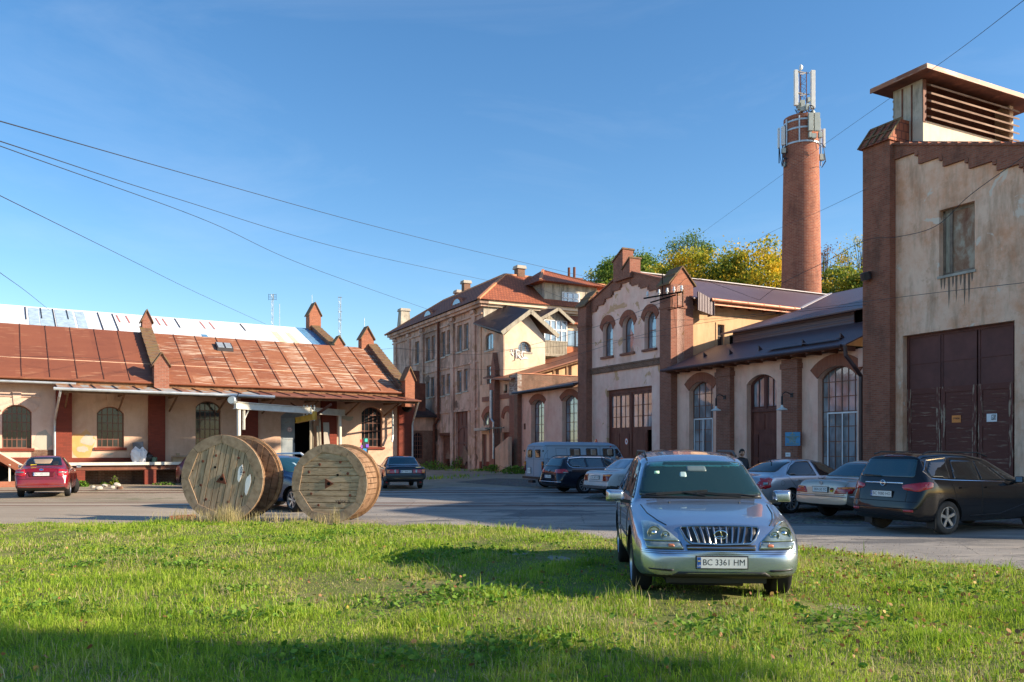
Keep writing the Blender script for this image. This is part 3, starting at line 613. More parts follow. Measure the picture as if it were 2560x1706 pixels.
# roofs
def slope_pts(a0, a1, b0, z0, b1, z1): return [(a0, b0, z0), (a1, b0, z0), (a1, b1, z1), (a0, b1, z1)]
def seams(B, a0, a1, step, b0, z0, b1, z1, mat, h=.035, w=.035, name='roof_seam'):
    m = MB(); a = a0
    while a < a1: m.bar((a, b0, z0+h*.4), (a, b1, z1+h*.4), w, h); a += step
    return B.part(name, m, mat)
for (a0, a1, mt) in ((-16., 7.0, 'rust'), (7.0, 20.9, 'rust_pale')):
    m = MB(); m.slab(slope_pts(a0, a1, 45.7, 5.22, 51.2, 8.42), .07); r = B.part('roof', m, M[mt])
    m = MB(); m.slab(slope_pts(a0, a1, 51.2, 8.42, 55.2, 6.2), .07); B.part('roof', m, M[mt])
    seams(B, a0+.3, a1, 1.18, 45.7, 5.22, 51.2, 8.42, M['rust_dark'], .04, .03)
m = MB()
for (bb, zz) in ((48.3, 6.733),): m.box(7.2, 20.8, bb-.012, bb+.012, zz+.0, zz+.02)
B.part('roof_lap', m, M['rust_dark'])
m = MB()
for bb, aw in ((45.75,0),): m.tube([(-16, 45.62, 5.14), (20.9, 45.62, 5.14)], .06, 8)
B.part('gutter', m, M['rust'])
m = MB(); m.box(-16, 20.8, 45.75, 45.85, 4.92, 5.13)
for k in range(38): m.box(-15.6+k*.97, -15.5+k*.97, 45.72, 46.5, 5.0, 5.14)
B.part('rafters', m, M['timber'])
m = MB(); a_ = hA(560, 49.9); m.hexa([(a_-.45,49.5,7.42),(a_+.45,49.5,7.42),(a_+.45,50.2,7.83),(a_-.45,50.2,7.83)], [(a_-.45,49.5,7.62),(a_+.45,49.5,7.62),(a_+.45,50.2,8.03),(a_-.45,50.2,8.03)]); sk = B.part('roof_light', m, M['darkmetal'])
m = MB()
for s in (-1, 1): m.hexa([(a_+s*.22-.17,49.55,7.655),(a_+s*.22+.17,49.55,7.655),(a_+s*.22+.17,50.15,8.0),(a_+s*.22-.17,50.15,8.0)], [(a_+s*.22-.17,49.55,7.67),(a_+s*.22+.17,49.55,7.67),(a_+s*.22+.17,50.15,8.02),(a_+s*.22-.17,50.15,8.02)])
B.part('pane', m, M['galv_clean'], sk)
# rear nave with white sheets
RB0, RZ0, RB1, RZ1 = 54.6, 7.75, 62.5, 11.1
m = MB(); m.slab(slope_pts(-18, 19.1, RB0, RZ0, RB1, RZ1), .06); B.part('rear_roof', m, M['whiteroof'])
m = MB(); m.slab(slope_pts(19.1, 20.5, RB0, RZ0, RB1, RZ1), .06); B.part('rear_roof', m, M['blue_sheet'], parent=None)
m = MB(); m.slab(slope_pts(-18, 20.5, RB1, RZ1, 69, 7.5), .06); B.part('rear_roof', m, M['whiteroof'])
m = MB(); m.box(-18, 20.5, 61.5, 69, 0, 7.5); B.part('body', m, M['p_ware'])
m = MB(); sl_ = (RZ1-RZ0)/(RB1-RB0)
for (p, e) in ((60,.6),(100,.5),(132,1.),(168,.45),(250,1.),(288,1.),(452,.45),(622,.35)):
    a = H.A(p+6, 59.); b0 = RB1-(RB1-58)*e-.4; m.bar((a, b0, RZ0+sl_*(b0-RB0)+.03), (a, RB1-.3, RZ0+sl_*(RB1-.3-RB0)+.03), .06, .03)
B.part('seam_strip', m, M['darkmetal'])
for p in (302,326,403,420,516,540): a = H.A(p, 60.); m = MB(); m.bar((a, 60.3, RZ0+sl_*(60.3-RB0)+.02), (a-.05, 62.0, RZ0+sl_*(62.0-RB0)+.02), .09, .012); B.part('red_paint_stroke', m, M['fadedred'])
for (p0, p1) in ((72,98),(100,136),(140,186),(192,216)):
    a0, a1 = H.A(p0, 60), H.A(p1, 60); m = MB(); m.slab(slope_pts(a0, a1, 57.5, RZ0+sl_*2.9+.02, 62.1, RZ0+sl_*7.5+.02), .02); B.part('translucent_sheet', m, M['frosted'])
for (p0, p1, mt) in ((505, 520, 'blue_sheet'), (700, 716, 'paleyellow'), (736, 748, 'paleyellow')):
    a0, a1 = H.A(p0, 58.5), H.A(p1, 58.5); m = MB(); m.slab(slope_pts(a0, a1, 57.2, RZ0+sl_*2.6+.015, 58.9+(.0 if mt != 'paleyellow' else 2.), RZ0+sl_*(4.3+(.0 if mt != 'paleyellow' else 2.))+.015), .012); B.part('sheet_patch', m, M[mt])
def pinnacle(B, a, b, w, d, z0, z1, zt, mat='brick_hall', cap='mosstile', name='pinnacle', along='b'):
    m = MB(); m.box(a-w/2, a+w/2, b-d/2, b+d/2, z0, z1)
    if along == 'b': m.prism([(a-w/2, z1), (a+w/2, z1), (a, zt-.08)], 'y', b-d/2, b+d/2)
    else: m.prism([(b-d/2, z1), (b+d/2, z1), (b, zt-.08)], 'x', a-w/2, a+w/2)
    o = B.part(name, m, M[mat]); m = MB(); e = .09; th = .09
    for s in (-1, 1):
        if along == 'b':
            ww = w/2+e; lo = z1-e*(zt-z1)/(w/2)*.6
            m.hexa([(a, b-d/2-e, zt-th), (a+s*ww, b-d/2-e, lo-th), (a+s*ww, b+d/2+e, lo-th), (a, b+d/2+e, zt-th)], [(a, b-d/2-e, zt), (a+s*ww, b-d/2-e, lo), (a+s*ww, b+d/2+e, lo), (a, b+d/2+e, zt)])
        else:
            ww = d/2+e; lo = z1-e*(zt-z1)/(d/2)*.6
            m.hexa([(a-w/2-e, b, zt-th), (a-w/2-e, b+s*ww, lo-th), (a+w/2+e, b+s*ww, lo-th), (a+w/2+e, b, zt-th)], [(a-w/2-e, b, zt), (a-w/2-e, b+s*ww, lo), (a+w/2+e, b+s*ww, lo), (a+w/2+e, b, zt)])
    B.part('cap', m, M[cap], o); return o
def firewall(B, a, w, b0, z0, b1, z1, up, mat='brick_ruin', cap='mosstile'):
    m = MB(); m.prism([(b0, z0-.7), (b1, z1-.7), (b1, z1+up), (b0, z0+up)], 'x', a-w/2, a+w/2); o = B.part('firewall', m, M[mat])
    m = MB(); n = int(abs(b1-b0)/.32)
    for i in range(n):
        u = i/n; u2 = (i+1)/n; bb, zz = b0+(b1-b0)*u, z0+(z1-z0)*u+up; b2, z2 = b0+(b1-b0)*u2, z0+(z1-z0)*u2+up; j = random.uniform(-.03, .03)
        m.hexa([(a-w/2-.08, bb, zz+.0), (a+w/2+.08+j, bb, zz+.0), (a+w/2+.08, b2, z2-.02), (a-w/2-.08, b2, z2-.02)], [(a-w/2-.08+j, bb-.02, zz+.1), (a+w/2+.08, bb-.02, zz+.1+j*.5), (a+w/2+.08, b2, z2+.05), (a-w/2-.08, b2, z2+.05)])
    B.part('coping', m, M[cap], o)
firewall(B, 7.0, .5, 45.9, 5.3, 51.2, 8.42, .3)
pinnacle(B, 6.98, 45.75, .72, .6, 4.7, 6.15, 6.75); pinnacle(B, 7.05, 51.3, .5, .7, 8.2, 9.15, 9.75)
firewall(B, 20.75, .5, 45.9, 5.3, 51.2, 8.42, .28, 'brick_hall')
pinnacle(B, 20.85, 45.7, .62, .6, 4.3, 6.05, 6.75, 'brick_bright'); pinnacle(B, 20.4, 51.3, .85, .6, 8.3, 9.1, 9.85, 'brick_bright')
firewall(B, 20.5, .5, 56.5, 8.55, 62.2, 10.95, .35, 'brick_hall'); pinnacle(B, 20.5, 62.4, .9, .9, 10.8, 12.2, 13.1, 'brick_bright'); pinnacle(B, 20.6, 57.2, .7, .6, 8.6, 9.4, 9.95, 'brick_bright')
# canopy over the platform
CB, CZ, CI = 43.2, 4.57, 5.02; a0, a1, a2 = hA(146, CB), hA(652, CB), hA(1052, CB)
for k_, (f0, f1) in enumerate(((.12,.9),(1.1,1.85),(3.05,3.5),(5.15,5.9),(6.2,6.6),(7.2,7.9),(8.15,8.6))):
    xa_, xb_ = a0+.6+.95*(f0-1)+.03+.6, a0+.6+.95*(f1-1)+.6; q_ = CB+.25+.3*(k_%3); m = MB(); m.slab([(xa_, q_, CZ+.004+(q_-CB)*.137), (xb_, q_-.1, CZ+.004+(q_-.1-CB)*.137), (xb_-.1, WB-.6, CI-.078), (xa_+.12, WB-.5, CI-.064)], .003); B.part('rust_stain', m, M['rust_pale'])
for (x0, x1, mt) in ((a0, a1, 'galv'), (a1, a2, 'rust')):
    m = MB(); m.slab([(x0, CB, CZ), (x1, CB, CZ), (x1, WB-.02, CI), (x0, WB-.02, CI)], .04); c = B.part('canopy', m, M[mt])
    m = MB(); x = x0+.6
    while x < x1: m.bar((x, CB, CZ+.02), (x, WB-.05, CI+.02), .03, .045); x += .95
    B.part('seam', m, M['darkmetal' if mt == 'galv' else 'rust_dark'], c)
m = MB(); m.tube([(a0-.2, CB-.07, CZ-.05), (a1+.7, CB-.07, CZ-.09)], .075, 8); B.part('canopy_gutter', m, M['galv_clean'])
m = MB(); m.tube([(a1+.7, CB-.05, CZ-.07), (a2, CB-.05, CZ-.05)], .05, 8); B.part('canopy_gutter', m, M['rust_dark'])
m = MB(); m.tube([(-16, 45.5, 4.98), (hA(190, 45.5), 45.5, 4.94)], .06, 8); B.part('gutter', m, M['galv_clean'])
m = MB(); m.box(a0+.1, a2-.1, CB+.12, CB+.24, CZ-.2, CZ-.06)
x = a0+.4
while x < a2: m.box(x, x+.09, CB+.05, WB-.05, CZ-.16, CZ-.05); m.bar((x+.05, WB-.05, 3.75), (x+.05, CB+.9, CZ-.15), .07); x += 2.42
B.part('canopy_frame', m, M['timber'])
m = MB(); xp = hA(137, 46.2); m.tube([(a0+.1, CB, 4.5), (a0+.05, CB+.2, 4.2), (xp, 46.1, 3.2), (xp, 46.25, 2.9), (xp, 46.25, 1.0)], .055, 8); B.part('downpipe', m, M['galv_clean'])
m = MB(); xp = hA(991, 46.1); m.tube([(xp-.5, 44.3, 4.45), (xp-.35, 45.9, 4.2), (xp-.2, 46.2, 4.0), (xp-.2, 46.2, 2.6), (xp-.3, 46.1, 2.2)], .06, 8); B.part('downpipe', m, M['galv_clean'])
m = MB(); xp = hA(1033, 45.9); m.tube([(a2-.1, CB+.1, 4.5), (xp, 45.9, 3.5), (xp, 46.0, 3.2), (xp, 46.0, .1)], .055, 8); B.part('downpipe', m, M['galv_clean'])
m = MB(); m.lathe([(.05,0),(.16,.1),(.33,.34),(.35,.35),(.34,.3),(.0,.12)], (hA(1014,46.1), 45.55, hZ(1016, 20.9, 45.6)), 'y', 20, cap=False); B.part('loudspeaker', m, M['black'])
# loading platform
PB = 44.3; pa0, pa1 = hA(163, PB), hA(700, PB)
P = Bld(H, 'loading_platform', 'concrete loading platform on red brick piers along the warehouse front', 'platform', 5., PB)
m = MB(); m.box(pa0, pa1, PB+.1, WB-.29, .98, 1.10); P.part('deck', m, M['concrete'])
m = MB(); m.box(pa0, pa1, PB, PB+.1, .97, 1.11); P.part('edge_rail', m, M['whitesteel'])
m = MB(); m.box(pa0+.3, pa1, PB+.15, PB+.35, .72, .975); P.part('edge_beam', m, M['rust_dark'])
m = MB(); m.box(pa0+.3, pa1, PB+.12, PB+.15, .76, .79); P.part('beam_flange', m, M['rust_pale'])
for (p0, p1) in ((190,213),(362,391),(560,585)):
    m = MB(); m.box(H.A(p0, PB), H.A(p1, PB), PB+.05, PB+.6, 0, .74); P.part('pier', m, M['red' if 0 else 'brick_paint'])
m = MB(); m.box(pa0, pa1, 45.9, 46.1, 0, .98)
c = MB()
for (p0, p1) in ((215,246),(263,293),(330,362),(400,440),(470,520),(600,640)): c.box(H.A(p0, 45.9), H.A(p1, 45.9), 45.5, 46.05, -.1, .72)
P.part('back_wall', m, M['brick_ruin'], cut=c)
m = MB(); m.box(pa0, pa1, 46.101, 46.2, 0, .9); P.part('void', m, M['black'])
# cellar porch at the far left
C = Bld(H, 'cellar_entrance', 'sloping rusty sheet roof over the cellar steps at the left edge, on a brick plinth', 'cellar entrance', -1.5, 45.)
xe, xf_ = hA(48,44.6), hA(62,46.4)
m = MB(); m.hexa([(-1.6,44.6,2.25),(xe,44.6,.66),(xf_,46.4,.78),(-1.6,46.4,2.5)], [(-1.6,44.6,2.33),(xe,44.6,.74),(xf_,46.4,.86),(-1.6,46.4,2.58)]); C.part('roof', m, M['rust'])
m = MB(); m.bar((-1.6,46.38,2.62), (xf_,46.38,.90), .08, .08); C.part('edge_board', m, M['whitesteel'])
m = MB(); m.box(-6., H.A(44,44.6), 44.5, 44.8, 0, .26); C.part('plinth', m, M['brick_bright'])
m = MB(); xx = H.A(24,44.7); m.box(xx-.04, xx+.04, 44.65, 44.72, .26, 1.05); C.part('post', m, M['whitesteel'])
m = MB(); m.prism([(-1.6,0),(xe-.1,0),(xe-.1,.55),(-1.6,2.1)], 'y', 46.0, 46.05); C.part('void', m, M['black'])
# steel lifting gantry in front of the door
def wpt(px, Y, z): return Vector(((px-1280)/2066*Y, Y, z))
g0, g1 = wpt(597, 40, 0), wpt(850, 47.5, 0)
T = thing('lifting_gantry', 'white painted steel gantry with a yellow hoist arm above the warehouse door', 'gantry', tuple(g0))
def gp(name, m, mat, parent=None): return m.build(name, M[mat], parent or T, tuple(g0))
dv = (g1-g0).normalized()
for i, g in enumerate((g0, g1)):
    m = MB(); m.tube([g, g+Vector((0,0,3.72))], .095, 12); gp('post', m, 'whitesteel')
m = MB(); m.bar(g0-dv*.25+Vector((0,0,3.86)), g1+dv*.35+Vector((0,0,3.86)), .16, .30); m.bar(g0-dv*.25+Vector((0,0,4.02)), g1+dv*.35+Vector((0,0,4.02)), .30, .03); m.bar(g0-dv*.25+Vector((0,0,3.70)), g1+dv*.35+Vector((0,0,3.70)), .30, .03); gp('beam', m, 'whitesteel')
m = MB(); m.bar(g0+dv*.35+Vector((0,0,2.7)), g0+dv*.35+Vector((0,0,3.7)), .1); m.bar(g0+dv*.3+Vector((0,0,3.1)), g0+dv*.7+Vector((0,0,3.7)), .05); gp('bracket', m, 'whitesteel')
hp = wpt(768, 44.9, 0)
m = MB(); 
for o_ in (-.18, .0, .2, .38): m.tube([hp+Vector((o_,0,3.3)), hp+Vector((o_,0,4.15))], .045, 8)
gp('hanger', m, 'galv_clean')
m = MB(); q0, q1 = wpt(741, 44.4, 3.30), wpt(787, 43.6, 3.47); m.bar(q0, q1, .12, .26); m.bar(q0+Vector((0,0,.13)), q1+Vector((0,0,.13)), .22, .03); m.bar(q0-Vector((0,0,.13)), q1-Vector((0,0,.13)), .22, .03); m.box(q1.x-.1, q1.x+.08, q1.y-.15, q1.y+.15, 3.3, 3.75); gp('hoist_arm', m, 'yellow')
m = MB(); m.bar(wpt(726, 44.6, 4.25), hp+Vector((0,0,3.75)), .07); m.bar(wpt(828, 44.2, 4.15), hp+Vector((.3,0,3.5)), .09, .13); gp('tie_rod', m, 'rustmetal')
T = thing('floodlight', 'round floodlight hung under the canopy edge left of the gantry', 'floodlight', tuple(wpt(580, 39.6, 4.1)))
o_ = T.location; m = MB(); m.lathe([(.03,-.12),(.10,-.1),(.19,.0),(.21,.1),(.19,.11)], tuple(o_), 'y', 20); h_ = m.build('housing', M['galv_clean'], T, tuple(o_))
m = MB(); m.lathe([(.0,-.002),(.17,-.002),(.17,.004),(.0,.004)], (o_.x+.0, o_.y-.125, o_.z), 'y', 20, cap=False); m.build('lens', M['glass_hall'], T, tuple(o_))
m = MB(); m.tube([(o_.x+.2, o_.y, o_.z), (o_.x+.28, o_.y+.1, o_.z+.35)], .025); m.build('bracket', M['darkmetal'], T, tuple(o_))
# things on the platform
def blob(name, label, cat, c, rx, ry, h, mat, seed, group=None, neck=True):
    r = random.Random(seed); bm = bmesh.new(); bmesh.ops.create_icosphere(bm, subdivisions=4, radius=1.)
    for v in bm.verts:
        p = v.co; n = .10*math.sin(p.x*5+seed)+.08*math.sin(p.y*7+seed*2+p.z*4)+.06*math.sin(p.z*11+p.x*6)
        z = p.z; k = 1.+n
        if neck and z > .45: k *= 1-.75*(z-.45)/.55
        v.co = Vector((p.x*rx*k, p.y*ry*k, max(0, (z*.5+.5)*(h*(1+.12*n)) if z > -.8 else 0)))
    me = bpy.data.meshes.new(name); bm.to_mesh(me); bm.free(); o = link(name, me, M[mat], smooth=True); o.location = c; return tag(o, label, cat, group)
for (px, wd, h_, lab, cat, mat, sd) in ((340,.27,.80,'taller bulging white sack leaning by the brick pier','sack','sack',3),(356,.22,.78,'slimmer white sack right of the bulging one','sack','sack',5),(372,.22,.50,'shiny black bin bag beside the white sacks','bin bag','binbag',8)):
    a = H.A(px, 45.4); c = H.w(a, 45.4, 1.1); blob({'sack':'sack','bin bag':'bin_bag'}[cat], lab, cat, c, wd, wd*.8, h_, mat, sd)
a = H.A(386, 45.3); m = MB(); m.lathe([(.13,0),(.13,.24),(.11,.25)], (0,0,0), 'z', 14); o = m.build('paint_can', flat('can_green', (.10,.16,.10))); o.location = H.w(a, 45.3, 1.1); tag(o, 'small green can next to the black bin bag', 'can')
a0, a1 = H.A(333, 46.1), H.A(360, 46.1); T_ = Bld(H, 'glass_sheet', 'pane of grey glass leaning on the wall behind the white sacks', 'glass sheet', a0, 46.)
m = MB(); m.hexa([(a0,45.9,1.1),(a1,45.9,1.1),(a1,45.92,1.1),(a0,45.92,1.1)], [(a0,46.4,2.1),(a1,46.4,2.15),(a1,46.42,2.15),(a0,46.42,2.1)]); T_.part('pane', m, M['glass_hall'])
T_ = Bld(H, 'cardboard_box', 'open cardboard box with rubbish left of the left cable reel', 'box', H.A(445,45.3), 45.3, z0=1.1)
a_ = H.A(450, 45.3); m = MB(); m.box(a_-.4, a_+.45, 45.0, 45.5, 1.102, 1.35); T_.part('carton', m, M['cardboard'])
m = MB(); m.hexa([(a_-.45,44.8,1.34),(a_+.5,44.85,1.34),(a_+.5,45.1,1.4),(a_-.45,45.1,1.4)], [(a_-.45,44.8,1.36),(a_+.5,44.85,1.36),(a_+.5,45.1,1.42),(a_-.45,45.1,1.42)]); m.box(a_-.2, a_-.05, 45.1, 45.3, 1.36, 1.55); T_.part('flap', m, M['cardboard'])
# leaning boards right of the door
for i, (px, h_, w_) in enumerate(((793,2.5,.10),(804,2.3,.34),(813,1.8,.14),(787,2.1,.12))):
    a = H.A(px, 46.3); m = MB(); m.hexa([(a,45.75,1.0),(a+w_,45.75,1.0),(a+w_,45.8,1.0),(a,45.8,1.0)], [(a+.05,46.15,1.+h_),(a+w_+.05,46.15,1.+h_),(a+w_+.05,46.2,1.+h_),(a+.05,46.2,1.+h_)])
    TT = Bld(H, 'leaning_board', ['long dark plank leaning right of the warehouse door','broad pale board leaning against the brick pier','short pale batten leaning right of the broad board','thin plank leaning next to the open door leaf'][i], 'board', a, 46.); TT.part('board', m, M['weath_wood' if i in (0,3) else 'concrete'])
# black totem with coloured squares
a = H.A(912, 44.6); T_ = Bld(H, 'totem_sign', 'black upright panel carrying bright coloured squares in front of the window', 'totem', a, 44.6)
m = MB(); m.box(a-.17, a+.17, 44.5, 44.62, .0, hZ(1095, a, 44.6)); T_.part('panel', m, M['ink'])
for (dx, zz, w_, cc) in ((.03,1101,.17,(.03,.55,.42)),(-.27,1103,.12,(.6,.02,.03)),(-.24,1117,.1,(.28,.06,.45)),(.1,1115,.17,(.16,.06,.55)),(-.06,1126,.22,(.0,.28,.75)),(-.1,1129,.12,(.0,.35,.8))):
    z_ = hZ(zz, a, 44.6); m = MB(); m.box(a+dx-w_/2, a+dx+w_/2, 44.47, 44.497, z_-.09, z_+.09); T_.part('coloured_square', m, flat('square_%d'%int(cc[2]*100), cc, .5, var=.05))
# ---------------------------------------------------------------- right-hand complex (frame G): hall wall plane a = 29.7
WA = 29.7; gB = lambda px, a=WA: G.B(px, a); gA = lambda px, b: G.A(px, b)
def arect(px0, px1, yt, yb, a=WA):
    b0, b1 = sorted((G.B(px0, a), G.B(px1, a))); bm_ = (b0+b1)/2; return b0, b1, G.Z(yb, a, bm_), G.Z(yt, a, bm_)
def brect(px0, px1, yt, yb, b):
    a0, a1 = sorted((G.A(px0, b), G.A(px1, b))); am = (a0+a1)/2; return a0, a1, G.Z(yb, am, b), G.Z(yt, am, b)
tf = fa(WA)
# ---- gable hall
B = Bld(G, 'gabled_tram_shed', 'tall shed with a stepped brick gable, three arched windows and wide brown doors', 'tram shed', WA, 42.6)
b_l, b_r = gB(1460), gB(1693)                 # far and near ends of the front
ops = []
for i, (p0, p1, yt, yb) in enumerate(((1507,1532,818,905),(1556,1585,806,889),(1611,1640,794,881))):
    x0, x1, z0, z1 = arect(p0, p1, yt, yb); z1 = [10.0, 10.0, 10.0][i]; z0 = 7.75
    fo, op = window(B, tf, x0, x1, z0, z1, (x1-x0)/2, .3, 1, 2, .05, 'win_brown', 'glass_sky', sill=.14, sm='brick_hall', headm='brick_arch', hw=.42)
    ops.append(op)
gx0, gx1 = gB(1629.6), gB(1517); gz = 5.55; ops.append(arch(gx0, gx1, -.2, gz, 0))
zc, bc = 12.75, 42.6
w = MB(tf); w.prism([(b_r, 0), (b_l, 0), (b_l, 11.2), (bc, zc), (b_r, 11.1)], 'y', -.5, 0); B.part('wall', w, M['p_gable'], cut=cutter(tf, ops))
# stepped brick gable band
steps = [(0.,12.12),(.62,11.80),(1.55,11.48),(2.45,11.16),(3.35,10.84),(4.15,10.6)]
for s in (-1, 1):
    w = MB(tf)
    for i in range(len(steps)-1):
        (d0, z_), d1 = steps[i], steps[i+1][0]
        if i == len(steps)-2: d1 = 4.6
        zt0, zt1 = zc-.33*d0+.12, zc-.33*d1+.12; p = [(bc+s*d0, z_), (bc+s*d1, z_), (bc+s*d1, zt1), (bc+s*d0, zt0)]
        w.prism(p, 'y', .003, .10)
        w.box(min(bc+s*(d1-.14), bc+s*d1), max(bc+s*(d1-.14), bc+s*d1), .101, .13, z_-.18, z_+.05)
        w.box(min(bc+s*(d1-.16), bc+s*(d1)), max(bc+s*(d1-.16), bc+s*(d1)), .003, .1, z_-.2, z_)
    B.part('stepped_gable', w, M['brick_hall'])
    w = MB(tf); e = 4.7; w.hexa([(bc, -.5, zc+.121), (bc+s*e, -.5, zc-.33*e+.121), (bc+s*e, .2, zc-.33*e+.121), (bc, .2, zc+.121)], [(bc, -.5, zc+.20), (bc+s*e, -.5, zc-.33*e+.20), (bc+s*e, .2, zc-.33*e+.20), (bc, .2, zc+.20)]); B.part('coping', w, M['brick_hall'])
w = MB(tf); w.box(gB(1664), gB(1480), .003, .12, 6.72, 7.02); w.box(gB(1664), gB(1480), .003, .17, 7.02, 7.12); B.part('string_course', w, M['brick_ruin'])
# piers
for (p0, p1, zt, dep) in ((1480,1459,11.3,.45),(1693,1665,11.15,.45)):
    x0, x1 = gB(p0), gB(p1); w = MB(tf); x0, x1 = min(x0, x1), max(x0, x1); w.box(x0, x1, -1.15, dep, 0, zt); o = B.part('brick_pier', w, M['brick_hall'])
    w = MB(tf); xm = (x0+x1)/2; w.prism([(-1.1, zt), (dep, zt), ((dep-1.15)/2+.0, zt+.95)], 'x', x0+.0, x1-.0) if 0 else None
    # saddleback cap: ridge along the wall, gables facing along the wall
    a0_, a1_ = WA-dep-.1, WA+1.25; am_ = (a0_+a1_)/2
    m = MB(); m.prism([(a0_+.1, zt), (a1_-.1, zt), (am_, zt+.95)], 'y', x0, x1); B.part('cap_gable', m, M['brick_bright'], o)
    m = MB()
    for s in (-1, 1):
        ae = am_+s*(a1_-a0_)/2*1.08
        m.hexa([(am_, x0-.08, zt+.98), (ae, x0-.08, zt-.06), (ae, x1+.12, zt-.06), (am_, x1+.12, zt+.98)], [(am_, x0-.08, zt+1.08), (ae, x0-.08, zt+.04), (ae, x1+.12, zt+.04), (am_, x1+.12, zt+1.08)])
        m.bar((am_+(ae-am_)*.5, x0-.1, zt+.57), (am_+(ae-am_)*.5, x1+.14, zt+.57), .1, .07)
    B.part('cap_tiles', m, M['mosstile'], o)
    m = MB(tf); m.box(x0-.05, x1+.05, -1.2, dep+.05, zt-1.35, zt-1.2); B.part('band', m, M['brick_hall'], o)
for (b0, b1, z0, z1, zt) in ((bc-.1, bc+.95, 12.3, 13.55, 14.15), (bc-.85, bc-.12, 12.3, 12.9, 13.45)):
    m = MB(); m.box(WA-.35, WA+.45, b0, b1, z0, z1); m.prism([(b0, z1), (b1, z1), (b0, zt)], 'x', WA-.35, WA+.45); o = B.part('gable_pinnacle', m, M['brick_hall'])
    m = MB(); m.hexa([(WA-.42, b0-.05, zt+.02), (WA+.52, b0-.05, zt+.02), (WA+.52, b1+.1, z1-.03), (WA-.42, b1+.1, z1-.03)], [(WA-.42, b0-.05, zt+.11), (WA+.52, b0-.05, zt+.11), (WA+.52, b1+.1, z1+.07), (WA-.42, b1+.1, z1+.07)]); B.part('cap', m, M['mosstile'], o)
# doors: two leaves glazed above, panelled below, the near leaf with a dark gap
zs = 2.95; gm_ = (gx0+gx1)/2
fr = MB(tf)
for (x0, x1) in ((gx0, gx0+.14), (gm_-.09, gm_+.09), (gx1-.14, gx1)): fr.box(x0, x1, -.32, -.18, 0, gz-.02)
fr.box(gx0+.14, gx1-.14, -.318, -.182, gz-.26, gz-.02); B.part('door_frame', fr, M['door_red'])
for k, (x0, x1) in enumerate(((gm_+.1, gx1-.15), (gx0+.15, gm_-.1))):
    gap = (k == 1); xg = x0+.62 if gap else x0
    m = MB(tf)
    m.box(x0, x1, -.30, -.22, zs-.02, zs+.18); m.box(x0, x1, -.30, -.22, gz-.40, gz-.26)
    for x in (x0, (x0+x1)/2-.06, x1-.12): m.box(x, x+.12, -.30, -.22, zs+.18, gz-.4)
    for i in (1, 2): z = zs+.18+(gz-.4-zs-.18)*i/3; m.box(x0+.12, x1-.12, -.285, -.235, z-.02, z+.02)
    for x in ((x0+x1)/2+.06+((x1-x0)/2-.18)/2, x0+.12+((x1-x0)/2-.18)/2): m.box(x-.015, x+.015, -.285, -.235, zs+.18, gz-.4)
    xa = xg; m.box(xa, x1, -.31, -.23, .1, zs-.02)
    n = 2 if not gap else 1; wd = (x1-xa)/n
    for i in range(n):
        for (q0, q1) in ((.25, 1.2), (1.35, 2.75)): m.box(xa+wd*i+.12, xa+wd*(i+1)-.12, -.229, -.20, q0, q1)
    L = B.part('door_leaf', m, M['door_red'])
    g = MB(tf); g.box(x0+.1, x1-.1, -.27, -.262, zs+.15, gz-.38); B.part('pane', g, M['glass_hall'], L)
    if k == 0:
        g = MB(tf); cx_ = x0+.38; g.lathe([(0,0),(.17,0),(.17,.012),(0,.012)], (cx_, -.199, 2.25), 'y', 24, cap=False, sq=(1,1.35)); s_ = B.part('round_sign', g, M['white'], L)
        g = MB(tf); g.lathe([(.145,.0),(.17,.0),(.17,.018),(.145,.018),(.145,.0)], (cx_, -.199, 2.25), 'y', 24, cap=False, sq=(1,1.35)); g.box(cx_-.05, cx_+.05, -.187, -.18, 2.18, 2.32); B.part('sign_ring', g, M['red'], L)
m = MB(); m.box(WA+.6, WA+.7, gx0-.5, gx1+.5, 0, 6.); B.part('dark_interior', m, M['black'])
# side wall towards the camera, roof
x0, x1, z0, z1 = brect(1793, 1810, 812, 868, 38.0)
m = MB(); m.box(WA+.5, 50, 38.0, 38.4, 0, 10.6); tb = fb(38.0); opw = arch(x0, x1, z0, z1, 0)
B.part('side_wall', m, M['p_gable_side'], cut=cutter(tb, [opw], -.35, .3)); window(B, tb, x0, x1, z0, z1, 0, .12, 1, 2, .05, 'win_wood', 'glass')
m = MB(tb); m.box(x0-.12, x0, 0, .04, z0-.1, z1+.12); m.box(x1, x1+.12, 0, .04, z0-.1, z1+.12); m.box(x0, x1, 0, .04, z1, z1+.12); B.part('window_surround', m, M['p_gable_side'])
m = MB(); m.box(30.5, 50, 46.9, 47.3, 0, 11.0); B.part('side_wall', m, M['p_gable_side'])
for s, e, zz in ((-1, 5.35, 10.42), (1, 5.2, 10.5)):
    m = MB(); m.slab([(WA+.9, bc+s*e, zz), (53, bc+s*e, zz), (53, bc, 12.8), (WA+.9, bc, 12.8)], .08); B.part('roof', m, M['purple'])
m = MB(); m.bar((WA+.9, bc, 12.86), (48, bc, 12.86), .3, .05); B.part('ridge_flashing', m, M['weld'])
ae = 38.7; m = MB(); m.tube([(31.8, bc-5.45, 10.36), (ae, bc-5.45, 10.33)], .11, 10)
for k in range(6): m.lathe([(.118,-.03),(.125,0),(.118,.03)], (32.+k*1.25, bc-5.45, 10.36), 'x', 10)
B.part('gutter', m, M['copper'])
m = MB(); m.box(31.6, ae, bc-5.35, bc-5.27, 10.1, 10.34); B.part('fascia', m, M['copper'])
m = MB()
for k in range(9): m.box(31.0+k*1.1, 31.12+k*1.1, bc-5.3, 38.0, 10.1, 10.33)
B.part('rafters', m, M['rust_dark'])
